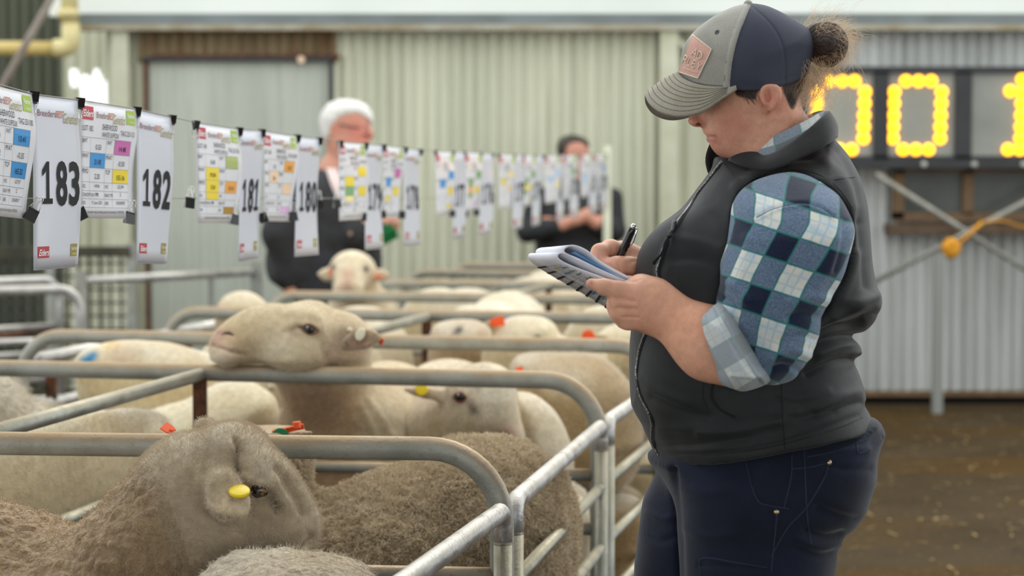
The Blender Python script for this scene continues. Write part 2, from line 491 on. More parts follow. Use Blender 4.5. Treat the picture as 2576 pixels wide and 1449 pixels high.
# unseen roof added over the camera's side to darken the foreground
MB().box((-12, -7, 3.8), (12, 2.3, 3.9)).build('light_blocking_roof', M('light_blocker_grey', srgb(150, 150, 145), rough=.6), kind='structure')

def corrug(name, x0, x1, z0, z1, Y, mat, parent, pitch=.076, amp=.019, holes=None, per=10):
    n = max(2, int(round((x1-x0)/pitch*per))); x = np.linspace(x0, x1, n+1)
    y = Y + amp*np.cos(x/pitch*2*math.pi)
    zs = np.linspace(z0, z1, 2 if holes is None else 90); m = len(zs)
    V = np.stack([np.tile(x, m), np.tile(y, m), np.repeat(zs, n+1)], 1)
    j, i = np.meshgrid(np.arange(m-1), np.arange(n), indexing='ij')
    F = np.stack([j*(n+1)+i, j*(n+1)+i+1, (j+1)*(n+1)+i+1, (j+1)*(n+1)+i], -1).reshape(-1, 4)
    if holes is not None:
        c = V[F].mean(1); k = np.zeros(len(F), bool)
        for (hx, hz, rx, rz) in holes: k |= ((c[:, 0]-hx)/rx)**2+((c[:, 2]-hz)/rz)**2 < 1
        F = F[~k]
    return obj(name, V, F, mat, parent)

wall = tag(empty('wall_back', (0, WY, 0)), kind='structure')
SH = .076*10
zb = wz(985)
x = wx(836)
# upper main wall, sheet by sheet, from the sliding door to the right-hand end
i = 0
while x < wx(3700):
    x1 = x+SH
    upper = m_iron if x < wx(1980) else m_iron_low
    corrug('corrugated_sheet', x, min(x1+.02, wx(3700)), zb, wz(60), WY + .004*(i % 2), upper, wall)
    x = x1; i += 1
corrug('corrugated_sheet', wx(270), wx(372), 0.05, wz(60), WY+.004, m_iron, wall)
corrug('corrugated_sheet', wx(372)-.05, wx(850), wz(158), wz(60), WY-.012, m_iron_rust, wall)
# darker bay on the left, set further back
LY = 13.3
wl = tag(empty('wall_left', (wx(-300, LY), LY, 0)), kind='structure')
hl = [(wx(p, LY), wz(q, LY), r/377, s/377) for p, q, r, s in ((190, 195, 11, 22), (218, 228, 12, 42), (246, 222, 13, 46), (268, 240, 9, 34))]
for k, (a, b_) in enumerate(((-1400, -1120), (-1120, -840), (-840, -560), (-560, -280), (-280, 0), (0, 160))):
    corrug('corrugated_sheet', wx(a, LY), wx(b_, LY)+.01, 0.0, wz(-330, LY), LY + .004*(k % 2), m_iron_dark, wl)
corrug('corrugated_sheet', wx(160, LY), wx(330, LY), 0.0, wz(-330, LY), LY+.004, m_iron, wl, holes=hl)
# fascia, beam, posts
MB().box((wx(128), WY+.02, wz(40)), (wx(3700), WY+.08, wz(-330))).build('trim_1', m_white, kind='structure')
bt = MB(); bt.box((wx(196), WY-.12, wz(66)), (wx(3700), WY+.02, wz(38))); bm_ = bt.build('trim_2', m_beam, kind='structure')
MB().box((wx(196), WY-.145, wz(80)), (wx(3700), WY-.02, wz(66))).build('beam_lip', m_lip, bm_)
MB().box((wx(293), WY-.11, 0), (wx(334), WY-.03, wz(80))).build('trim_3', m_cream, kind='structure')
p4 = MB().box((wx(1656), WY-.12, 0), (wx(1700), WY-.02, wz(80))).build('trim_4', m_cream, kind='structure')
MB().bar((wx(1690), WY-.07, wz(92)), (wx(1750), WY-.07, wz(150)), .05, .03).build('knee_brace', m_cream, p4)
# sliding door with dark track
d1 = tag(empty('door_1', (wx(604), WY-.06, 0)), kind='structure')
corrug('door_sheet', wx(378), wx(832), .04, wz(154), WY-.05, m_door, d1, pitch=.055, amp=.004, per=8)
dm = MB(); dm.box((wx(370), WY-.10, wz(156)), (wx(842), WY-.03, wz(145))); dm.build('door_track', m_black, d1)
for a, b_ in ((370, 379), (831, 842)): MB().box((wx(a), WY-.085, .02), (wx(b_), WY-.035, wz(150))).build('door_stile', m_rust if a == 370 else m_black, d1)
MB().box((wx(388), WY-.08, wz(149)), (wx(858), WY-.03, wz(138))).build('rusty_flashing', m_rust, d1)
MB().tube([(wx(765), WY-.14, wz(153)), (wx(765), WY-.08, wz(153))], .022, 12).build('roller_bolt', M('worn_bolt', srgb(230, 200, 170), rough=.4), d1)
# plinth and near-black board painting the shade of the gap under the wall
MB().box((wx(2050), WY-.03, wz(996)), (wx(3700), WY+.04, wz(982))).build('baseboard_back', m_timber, kind='structure')
MB().box((wx(330), WY+.03, 0), (wx(3700), WY+.06, wz(980))).build('trim_5', m_gap_shade, kind='structure')
# window below the display
w1 = tag(empty('window_1', (wx(2450), WY-.05, wz(560))), kind='structure')
m_pane = M('dusty_window_glass', srgb(84, 86, 82), srgb(70, 72, 68), rough=.25, scale=3, spec=.3)
for a, b_ in ((2268, 2414), (2440, 2600), (2626, 2790)): MB().box((wx(a), WY-.05, wz(536)), (wx(b_), WY-.042, wz(428))).build('pane', m_pane, w1)
for a, b_, c, d in ((2240, 2810, 424, 434), (2240, 2810, 534, 556), (2240, 2268, 424, 550), (2414, 2440, 424, 540), (2600, 2626, 424, 540), (2790, 2812, 424, 550)):
    MB().box((wx(a), WY-.09, wz(d)), (wx(b_), WY-.03, wz(c))).build('window_frame', m_timber, w1)
MB().box((wx(2222), WY-.14, wz(586)), (wx(2830), WY-.02, wz(562))).build('window_sill', M('worn_sill', srgb(104, 84, 64), srgb(80, 62, 46), rough=.8), w1)

# ------------------------------------------------------------------ fixtures on the wall
m_pvc = M('cream_plastic_pipe', srgb(222, 208, 150), srgb(208, 194, 140), rough=.4, scale=3)
PY = 12.1
dp = tag(empty('drain_pipe', tuple(P(175, 120, PY))), 'cream plastic drainpipe with an elbow high on the left wall', 'pipe')
c = [P(-250, 122, PY), P(155, 122, PY), P(175, 104, PY), P(175, 30, PY), P(175, -120, PY)]
MB().tube([P(-250, 122, PY), P(140, 122, PY)], .044, 16).build('pipe_run', M('yellowed_plastic', srgb(206, 182, 112), rough=.4), dp, True)
MB().tube(fillet([P(136, 121, PY), P(178, 121, PY), P(178, 60, PY)], .09), .056, 16).build('elbow', m_pvc, dp, True)
MB().tube([P(176, 62, PY), P(172, -120, PY)], .052, 16).build('downpipe', m_pvc, dp, True)
MB().tube([P(172, 46, PY), P(171, 24, PY)], .066, 16).build('socket', m_pvc, dp, True)
ls = MB().tube([P(150, -40, 11.2), P(8, 212, 11.2), P(-60, 330, 11.2)], .021, 10).build('brace_rod', M('dull_brace', srgb(140, 128, 116), srgb(120, 108, 98), rough=.6), smooth=True)
tag(ls, 'slanting grey brace rod in the top left corner', 'brace')
m_rod = M('galvanised_rod', srgb(160, 160, 152), srgb(140, 140, 132), rough=.45, metal=.5, scale=12)
for lab, a, b_, yy in (('thin steel cross brace sloping down to the right below the window', (2205, 438), (2720, 768), 12.1), ('thin steel cross brace rising to the right with yellow strap tied on', (2150, 735), (2760, 412), 12.04)):
    o = MB().tube([P(*a, yy), P(*b_, yy)], .017, 10).build('cross_brace', m_rod, smooth=True); tag(o, lab, 'brace')
pst = MB().box((wx(2350, 11.9), 11.86, 0), (wx(2374, 11.9), 11.92, wz(640, 11.9))).build('wall_stake', M('dull_grey_stake', srgb(140, 142, 138), rough=.6)); tag(pst, 'slim grey upright stake standing before the silver wall', 'stake')
m_strap = M('yellow_webbing', srgb(226, 160, 30), srgb(206, 140, 20), rough=.7, scale=20)
st = tag(empty('ratchet_strap', tuple(P(2390, 640, 11.95))), 'yellow webbing strap tied around the crossed braces', 'strap')
s = MB(); s.tube([P(2405, 620, 11.98), P(2440, 588, 11.97), P(2470, 560, 11.98)], .03, 8, ry=.012); s.build('webbing', m_strap, st, True)
V, F = [], []
kb = MB(); kb.tube(smooth_line([P(2378, 612, 11.96), P(2392, 640, 11.95), P(2408, 622, 11.96), P(2390, 606, 11.97), P(2376, 628, 11.95)], 20), .022, 8, ry=.034); kb.build('knot', m_strap, st, True)
kb = MB(); kb.tube(smooth_line([P(2470, 560, 12.0), P(2520, 556, 12.0), P(2580, 572, 12.0), P(2680, 580, 12.0)], 20), .02, 8, ry=.006); kb.build('strap_tail', m_strap, st, True)

# ------------------------------------------------------------------ amber number display
DY = 12.22
bd = tag(empty('number_display', (wx(2330, DY), DY, wz(420, DY))), 'large black number display with glowing amber dots reading 0 0 1', 'display')
def dbox(a, b_, c, d, y0, y1, mb=None):
    return (mb or MB()).box((wx(a, DY), DY+y0, wz(d, DY)), (wx(b_, DY), DY+y1, wz(c, DY)))
m_case = M('black_display_case', (.014, .014, .016), (.022, .022, .024), rough=.35)
dbox(1850, 2860, 170, 424, .02, .12).build('housing', m_case, bd)
for a, b_, c, d in ((1850, 2860, 168, 186), (1850, 2860, 392, 424), (2194, 2232, 180, 400), (2398, 2440, 180, 400), (2628, 2670, 180, 400), (1990, 2028, 180, 400)):
    dbox(a, b_, c, d, -.03, .03).build('case_bar', m_case, bd)
m_glz = M('painted_reflection_glass', srgb(104, 106, 96), srgb(136, 138, 126), rough=.12, scale=1.4, spec=.9)  # glossy, with grey-green reflections painted into the base colour
for a, b_ in ((2028, 2194), (2232, 2398), (2440, 2628)): dbox(a, b_, 186, 392, .0, .03).build('glass_panel', m_glz, bd)
for px in (2320, 2446, 2570):
    MB().tube([(wx(px, DY), DY-.05, wz(414, DY)), (wx(px, DY), DY-.02, wz(414, DY))], .018, 10).build('bolt', m_post, bd, True)
m_led = M('lit_amber_lamp', (1, .55, .02), rough=.5, emit=((1.0, .42, .003), 4.0))
lm = np.linspace(0, 2*math.pi, 13)[:-1]
LV = [(math.cos(a)*.036, 0, math.sin(a)*.036) for a in lm] + [(math.cos(a)*.026, -.012, math.sin(a)*.026) for a in lm]
LF = [tuple(range(12, 24))] + [(k, (k+1) % 12, 12+(k+1) % 12, 12+k) for k in range(12)]
led_me = np_mesh('lamp', LV, LF); led_me.materials.append(m_led)
def led(px, py):
    o = bpy.data.objects.new('lamp', led_me); o.location = P(px, py, DY-.015); put(o, bd)
ROW = (231, 260, 290, 319, 348)
for x0 in (2057, 2250):
    for dx in (29, 61, 93): led(x0+dx, 204); led(x0+dx-7, 376)
    for kk, yy in enumerate(ROW): led(x0-kk, yy); led(x0+119-kk, yy)
for kk, yy in enumerate((200,)+ROW+(376,)): led(2572-kk, yy)
led(2542, 229)
for dx in (-30, 30): led(2572+dx-6, 376)

# loose straw over the concrete
r = np.random.default_rng(11); ns = 1500
V, F = [], []
for k in range(ns):
    while True:
        px_, py_ = r.uniform(-3.5, 4.5), r.uniform(2.6, 12)
        break
    a = r.uniform(0, math.pi); L = r.uniform(.02, .09); w = r.uniform(.0015, .0035); z = r.uniform(.002, .012)
    d = np.array([math.cos(a), math.sin(a)])*L/2; n_ = np.array([-math.sin(a), math.cos(a)])*w
    bb = len(V); bend = r.uniform(-.3, .3)*L
    for t in (-1, 0, 1):
        off = (1-t*t)*bend*np.array([-math.sin(a), math.cos(a)])
        for sg in (-1, 1): V.append((px_+t*d[0]+sg*n_[0]+off[0], py_+t*d[1]+sg*n_[1]+off[1], z+.004*(1-abs(t))))
    F += [(bb, bb+1, bb+3, bb+2), (bb+2, bb+3, bb+5, bb+4)]
obj('loose_straw', V, F, M('dry_straw', srgb(196, 168, 112), srgb(150, 118, 66), rough=.8, scale=2), label='dry straw scattered over the concrete floor', cat='straw', kind='stuff')
# ================================================================== SHEEP PENS: oval-rail panels, gates and dividers
def galv(name, c1, c2, dirt, metal=.6, rough=.42):
    m, t, b = _new(name)
    col = mixc(t, ramp(t, noise(t, 14, 4), [(.35, 0.0), (.65, 1.0)]), c1, c2)
    g = N(t, 'ShaderNodeNewGeometry'); s = N(t, 'ShaderNodeSeparateXYZ'); t.links.new(g.outputs['Normal'], s.inputs[0])
    dust = math_n(t, 'MULTIPLY', ramp(t, math_n(t, 'ADD', math_n(t, 'MULTIPLY', s.outputs['Z'], .6), math_n(t, 'MULTIPLY', noise(t, 6, 4), .6)), [(.28, 0.0), (.80, 1.0)]), .9)
    col = mixc(t, dust, col, dirt)
    sc_ = ramp(t, noise(t, 70, 4, .75), [(.58, 0.0), (.70, 1.0)]); col = mixc(t, math_n(t, 'MULTIPLY', sc_, .35), col, srgb(92, 88, 76))
    ru = ramp(t, noise(t, 26, 5, .7), [(.62, 0.0), (.74, 1.0)])
    col = mixc(t, math_n(t, 'MULTIPLY', ru, .5), col, srgb(120, 78, 44))
    t.links.new(col, b.inputs['Base Color']); b.inputs['Metallic'].default_value = metal
    rr = ramp(t, noise(t, 20, 3), [(.3, rough-.08), (.7, rough+.18)]); t.links.new(rr, b.inputs['Roughness'])
    bump(t, b, math_n(t, 'ADD', noise(t, 45, 5, .7), noise(t, 160, 3)), .35, .0025)
    return m
m_rail = galv('muddy_galvanised_rail', srgb(168, 170, 164), srgb(146, 148, 140), srgb(166, 136, 94), metal=.2)
m_gate = galv('polished_galvanised_rail', srgb(214, 214, 216), srgb(180, 180, 180), srgb(190, 184, 172), metal=.6, rough=.32)
m_div = galv('scuffed_grey_rail', srgb(172, 174, 168), srgb(146, 148, 140), srgb(156, 146, 120), metal=.6)
RT = .907
RX, RY = .0165, .0215           # oval rail: half width, half height
LOW = (.68, .55, .42, .28, .14)
D = np.array([.2215, 1.0]); D /= np.linalg.norm(D); C_ = np.array([-D[1], D[0]])
def v3(p, z): return (p[0], p[1], z)
def panel(name, label, R0, L0, mat=m_rail, cat='panel', group=None, low=LOW, top=RT, rad=.13, rx=RX, ry=RY, mids=()):
    R0 = np.array(R0, float); L0 = np.array(L0, float)
    t = tag(empty(name, ((R0[0]+L0[0])/2, (R0[1]+L0[1])/2, 0)), label, cat, group)
    s = (R0-L0)/np.linalg.norm(R0-L0)
    if cat == 'gate':
        MB().tube(fillet([v3(L0, top-.06), v3(L0, top), v3(R0, top), v3(R0, top-.06)], rad, 10), ry, 14, ry=rx, up=(-s[1], s[0], 0)).build('top_rail', mat, t, True)
        for q in (L0, R0): MB().tube([v3(q, 0), v3(q, top-.055)], ry, 14, ry=rx, up=(-s[1], s[0], 0)).build('upright', m_div, t, True)
    else: MB().tube(fillet([v3(L0, 0), v3(L0, top), v3(R0, top), v3(R0, 0)], rad, 10), ry, 14, ry=rx, up=(-s[1], s[0], 0)).build('frame', mat, t, True)
    for z in low:
        MB().tube([v3(L0+s*.012, z), v3(R0-s*.012, z)], ry*.72, 10, ry=rx*.8, up=(-s[1], s[0], 0)).build('rail', m_div if cat == 'gate' else mat, t, True)
    for m in mids:
        q = L0+(R0-L0)*m
        MB().box((q[0]-.016, q[1]-.012, .02), (q[0]+.016, q[1]+.012, top)).build('stay', mat, t)
    return t
def zrow(y): return (CAM_H-RT)*FPX/(y-460)
# cross panels, nearest first: (depth at the aisle end, label)
RZ = [2.45, 3.52, 4.74, 5.74, 6.87, 7.95, 9.0, 10.05, 11.0]
def gx(z): return .208+.2215*(z-4.74)
NAMES = [None, 'bent steel pen panel nearest the camera, behind the woolly ram',
 'steel pen panel on which the pale sheep rests its chin', 'third steel pen panel, passing behind the chin-resting sheep',
 'fourth steel pen panel, behind the sheep with the blue nose', 'fifth steel pen panel, at the white-haired man\'s hand',
 'sixth steel pen panel, behind the sheep facing the camera', 'seventh steel pen panel, far down the row', 'farthest steel pen panel, near the back wall']
for k in range(1, 9):
    z = RZ[k]; R0 = np.array([gx(z), z]); L0 = R0 + C_*2.0
    if k == 1: R0 = np.array([-.018, 3.52]); L0 = R0 + np.array([-1.99, .18])
    panel('pen_hurdle', NAMES[k], R0, L0, group='pen panels in a row')
# gates along the aisle
m_g = m_gate
GN = ['near aisle gate, running out at the bottom of the picture', 'aisle gate beside the woolly ram\'s rump', 'aisle gate in front of the woman\'s waist', 'aisle gate hidden behind the woman\'s legs']
for k in range(0, 4):
    z0, z1 = RZ[k], RZ[k+1]
    a = np.array([gx(z0), z0]); b_ = np.array([gx(z1), z1])
    if k == 0: b_ = np.array([-.018, 3.52]); a = b_ - D*1.1
    if k == 1: a = np.array([-.018, 3.52])
    u = (b_-a)/np.linalg.norm(b_-a); off = np.array([u[1], -u[0]])*.012
    panel('pen_gate', GN[k], a+u*.06+off, b_-u*.045+off, m_g, 'gate', 'aisle gates', low=(.66, .515, .37, .225, .08), top=.805, rad=.035, rx=.0165, ry=.0175)
# middle dividers with rusty flat uprights
DN = {1: 'sloping divider rails at the left with a rusty upright', 3: 'bright divider rail beyond the pale sheep\'s ear tag', 5: 'far divider rail sloping up behind the notebook'}
for k in (1, 3, 5):
    z0, z1 = RZ[k], RZ[k+1]
    a = np.array([gx(z0), z0]) + C_*1.0; b_ = np.array([gx(z1), z1])+C_*1.0 - D*.03
    if k == 1: a = np.array([-1.02, 3.63])
    t = tag(empty('pen_divider', ((a[0]+b_[0])/2, (a[1]+b_[1])/2, 0)), DN[k], 'divider', 'middle dividers')
    for z in (RT-.003,)+LOW[:4]:
        MB().tube([v3(a, z), v3(b_, z)], .017, 12, ry=.017 if z > .8 else .014).build('rail', m_div, t, True)
    q = b_
    MB().box((q[0]-.017, q[1]-.012, .0), (q[0]+.017, q[1]+.004, RT-.012)).build('upright', m_rust, t)
# left ends of the pens: gate rails running away from the camera
for k, lab in ((3, 'left end gate beside the sheep with the blue nose'), (4, 'left end gate below the man in the dark jacket')):
    z0, z1 = RZ[k], RZ[k+1]
    a = np.array([gx(z0), z0]) + C_*1.97 + D*.04; b_ = np.array([gx(z1), z1])+C_*1.97-D*.04
    t = tag(empty('end_gate', ((a[0]+b_[0])/2, (a[1]+b_[1])/2, 0)), lab, 'gate', 'left end gates')
    for z in (.83, .68, .52, .36, .2): MB().tube([v3(a, z), v3(b_, z)], .02, 12).build('rail', m_gate, t, True)
    for q in (a+D*.1, b_-D*.1): MB().box((q[0]-.015, q[1]-.015, .02), (q[0]+.015, q[1]+.015, .83)).build('upright', m_rust, t)
# race at the far left
def gp(px, py, z=RT):
    Y = 9.0
    for _ in range(20):
        w = P(px, py, Y); Y *= (CAM_H-z)/(CAM_H-w[2])
    w = P(px, py, Y); return np.array([w[0], w[1]])
panel('yard_hurdle', 'rear yard panel with rounded end at the far left', gp(150, 703), gp(-200, 716), m_gate, group='yard panels at the far left', rad=.1)
panel('yard_hurdle', 'front yard panel with rounded end at the far left', gp(203, 727), gp(-200, 736), m_gate, group='yard panels at the far left', rad=.1)
yr = tag(empty('yard_fence', v3(gp(430, 697), 0)), 'long yard rail between two posts under the hanging sheets', 'rail')
a, b_ = gp(205, 707), gp(645, 684)
for z in (RT, .42): MB().tube([v3(a, z), v3(b_, z)], .021, 12).build('rail', m_gate, yr, True)
for q, w in ((a, .026), (b_, .03)): MB().box((q[0]-w, q[1]-.02, 0), (q[0]+w, q[1]+.02, RT+.05)).build('post', m_rail, yr)
q = a+(b_-a)*.72; MB().box((q[0]-.012, q[1]-.02, 0), (q[0]+.012, q[1]+.02, RT)).build('post', m_rail, yr)
lr = tag(MB().tube([v3(gp(-120, 870, .62), .62), v3(gp(160, 818, .62), .62)], .022, 12).build('low_rail', m_rust, smooth=True), 'low rusty rail crossing at the far left edge', 'rail')
lr.location.z = 0
MB().box((gp(150, 818, .62)[0]-.02, gp(150, 818, .62)[1]-.02, 0), (gp(150, 818, .62)[0]+.02, gp(150, 818, .62)[1]+.02, .65)).build('post', m_rust, lr)
# weldmesh yard fence in the gloom behind
mf = tag(empty('mesh_fence', (wx(150, 11.3), 11.3, 0)), 'dark weldmesh fence behind the yard panels at the left', 'fence')
g = MB(); x0, x1, z1 = wx(-150, 11.3), wx(330, 11.3), .98
for xx in np.arange(x0, x1, .06): g.bar((xx, 11.3, .02), (xx, 11.3, z1), .012, .012, up=(0, 1, 0))
for zz in np.arange(.1, z1, .075): g.bar((x0, 11.3, zz), (x1, 11.3, zz), .012, .012, up=(0, 1, 0))
o = g.build('weldmesh', M('dark_wire', srgb(70, 70, 64), rough=.6, metal=.3), mf); o['kind'] = 'stuff'
for xx in (x0, x0+.62, x1): MB().box((xx-.025, 11.27, 0), (xx+.025, 11.33, 1.04)).build('post', m_rail, mf)
MB().box((x0, 11.26, .96), (x1, 11.34, 1.02)).build('top_rail', M('mossy_timber', srgb(78, 74, 60), srgb(60, 58, 48), rough=.9), mf)
# ================================================================== SHEEP
def fleece_mat(name, c1, c2, vor=70, strength=.5, dist=.006, rough=.95, nscale=5):
    m, t, b = _new(name)
    a = N(t, 'ShaderNodeAttribute'); a.attribute_name = 'Col'
    f = ramp(t, noise(t, nscale, 5, .6), [(.32, 0.0), (.68, 1.0)])
    col = mixc(t, 1.0, a.outputs['Color'], mixc(t, f, c1, c2), 'MULTIPLY')
    f2 = ramp(t, noise(t, 55, 3, .6), [(.3, .78), (.7, 1.06)])
    col = mixc(t, 1.0, col, f2, 'MULTIPLY')
    t.links.new(col, b.inputs['Base Color']); b.inputs['Roughness'].default_value = rough
    b.inputs['Specular IOR Level'].default_value = .15
    b.inputs['Sheen Weight'].default_value = .25; b.inputs['Sheen Roughness'].default_value = .6
    v = N(t, 'ShaderNodeTexVoronoi'); v.inputs['Scale'].default_value = vor
    co = N(t, 'ShaderNodeTexCoord'); n1 = N(t, 'ShaderNodeTexNoise'); n1.inputs['Scale'].default_value = 40
    t.links.new(co.outputs['Object'], n1.inputs['Vector'])
    va = N(t, 'ShaderNodeVectorMath'); va.operation = 'MULTIPLY_ADD'; va.inputs[1].default_value = (.02, .02, .02)
    t.links.new(n1.outputs['Color'], va.inputs[0]); t.links.new(co.outputs['Object'], va.inputs[2])
    t.links.new(va.outputs[0], v.inputs['Vector'])
    h = math_n(t, 'ADD', math_n(t, 'MULTIPLY', v.outputs['Distance'], -1.0), math_n(t, 'MULTIPLY', noise(t, 160, 3), .8))
    bump(t, b, h, strength, dist)
    return m
m_curl = fleece_mat('curly_fleece', (.95, .93, .90), (.74, .70, .64), vor=75, strength=.9, dist=.008)
m_short = fleece_mat('short_fleece', (1, 1, 1), (.82, .76, .66), vor=150, strength=.28, dist=.003)
m_far = fleece_mat('clipped_fleece', (1, 1, 1), (.78, .70, .58), vor=60, strength=.3, dist=.005)
m_eye = M('dark_wet_eye', (.010, .007, .006), rough=.06, spec=.8)
m_pup = M('amber_iris', (.09, .045, .015), rough=.1, spec=.7)
m_lid = M('dark_eyelid', (.03, .02, .018), rough=.5)
m_tagy = M('yellow_tag', srgb(236, 206, 20), rough=.35)
m_tago = M('orange_tag', srgb(245, 92, 30), rough=.35)
m_tagg = M('green_tag', srgb(10, 110, 60), rough=.4)
m_tagw = M('ivory_tag', srgb(225, 218, 190), rough=.35)
m_wool_fuzz = M('wool_fibre', srgb(214, 203, 184), rough=.9, spec=.1)
m_wool_fuzz2 = M('dusky_wool_fibre', srgb(204, 186, 158), rough=.9, spec=.1)
m_nostril = M('nostril', (.05, .022, .02), rough=.6)
CREAM, WHITE, TAN, PINK, DUSK = (np.array(srgb(*c)) for c in ((216, 202, 168), (232, 226, 210), (176, 148, 108), (206, 160, 148), (150, 132, 116)))
def pts2(px, Y):
    return np.array([P(a, b, Y)[[0, 2]] for a, b in px])
def lerp(x, xs, ys): return np.interp(x, xs, ys)
def field_for(poly, Y, ext, h):
    lo = np.array([poly[:, 0].min(), Y-ext[0], poly[:, 1].min()])-.03; hi = np.array([poly[:, 0].max(), Y+ext[1], poly[:, 1].max()])+.03
    return lo, hi
def paint(V, C, items):
    """patches of hide colour, with some shade painted in: (px, py, radius px, colour, strength) on the side turned to us"""
    px, py = proj(V)
    for a, b, r, c, w in items:
        f = np.exp(-(((px-a)**2+(py-b)**2)/r**2))[:, None]*w
        C = C*(1-f)+np.array(c)*f
    return C
def paint_line(V, C, pts, w, c, s):
    px, py = proj(V); f = np.exp(-(line_dist(px, py, smooth_line(pts, 20))/w)**2)[:, None]*s
    return C*(1-f)+np.array(c)*f
def disc(name, c, n, up, rx, ry, th, mat, parent, dome=.3):
    n = np.array(n, float); n /= np.linalg.norm(n); u = np.array(up, float); u = u-n*(u@n); u /= np.linalg.norm(u); w = np.cross(n, u)
    k = 20; a = np.arange(k)*2*math.pi/k; c = np.array(c, float)
    ring = lambda s, z: [c + w*math.cos(t)*rx*s + u*math.sin(t)*ry*s + n*z for t in a]
    V = ring(1, 0)+ring(1, th)+ring(.8, th*(1+dome)); F = [tuple(range(k-1, -1, -1)), tuple(range(2*k, 3*k))]
    for j in range(2):
        for i_ in range(k): F.append((j*k+i_, j*k+(i_+1) % k, (j+1)*k+(i_+1) % k, (j+1)*k+i_))
    return obj(name, V, F, mat, parent, True)
def flap_tag(name, c, n, up, w, h, mat, parent, knob=True):
    """flat plastic ear tag: shield shape with a raised button"""
    n = np.array(n, float); n /= np.linalg.norm(n); u = np.array(up, float); u = u-n*(u@n); u /= np.linalg.norm(u); s = np.cross(u, n); c = np.array(c, float)
    out = [(-.35, 0), (-.5, .45), (-.5, 1), (.5, 1), (.5, .45), (.35, 0)]
    V = [c+s*a*w+u*(b-.2)*h+n*z for z in (-.0012, .0012) for a, b in out]; k = len(out)
    F = [tuple(range(k-1, -1, -1)), tuple(range(k, 2*k))]+[(i_, (i_+1) % k, k+(i_+1) % k, k+i_) for i_ in range(k)]
    mb = MB(); mb.add(V, F)
    if knob: mb.tube([c-n*.002, c+n*.007], w*.24, 10)
    return mb.build(name, mat, parent, False)
def eye_ball(name, c, r, parent, mat=None):
    mb = MB(); k = 14
    th = np.linspace(0, math.pi, 9); ph = np.arange(k)*2*math.pi/k
    V = [np.array(c)+r*np.array([math.sin(t)*math.cos(p), math.cos(t), math.sin(t)*math.sin(p)]) for t in th for p in ph]
    F = [(i_*k+j, i_*k+(j+1) % k, (i_+1)*k+(j+1) % k, (i_+1)*k+j) for i_ in range(8) for j in range(k)]
    return obj(name, V, F, mat or m_eye, parent, True)
def sheep_thing(name, V, Q, C, mat, label, group, cat='sheep'):
    c = V.mean(0); t = tag(empty('sheep', (c[0], c[1], 0)), label, cat, group)
    o = obj('body', V, Q, mat, t, True); set_col(o, C); return t, o
def fuzz(t, V, Q, n, L, rad, mat, mask=None, curl=.3, seed=1, clump=60, lean=(0, 0, -.2), npt=4, name='fleece'):
    r = np.random.default_rng(seed); Nn = normals(V, Q)
    p, idx = pick_surface(V, Q, n, r, mask); nn = Nn[Q[idx][:, 0]]
    tilt = np.stack([vnoise(p+9.1*k, clump) for k in range(3)], 1)*curl + np.array(lean) + r.normal(0, .22, (n, 3))
    ln = L*(.6+.8*r.random((n, 1))); d = nn+tilt; d /= np.linalg.norm(d, axis=1)[:, None]
    side = np.cross(d, r.normal(0, 1, (n, 3))); side /= np.linalg.norm(side, axis=1)[:, None]
    fn = lambda s: p-nn*.001 + d*ln*s + side*(ln*.35*math.sin(s*3.0))*curl + nn*0
    return hair(name, p, fn, rad*(.7+.6*r.random(n)), mat, t, npt=npt, tip=.35)
def legs(F_, feet, top, r0=.075, k=.05):
    for f, tp in zip(feet, top):
        f = np.array(f, float); tp = np.array(tp, float); kn = f*.45+tp*.55; kn[2] = .30
        F_.chain([tp, kn, (f[0], f[1], .12), (f[0], f[1], .045)], [r0, .042, .027, .033], k); F_.cone((f[0], f[1], .03), (f[0]-.01, f[1]-.005, .022), .03, .03, .01)

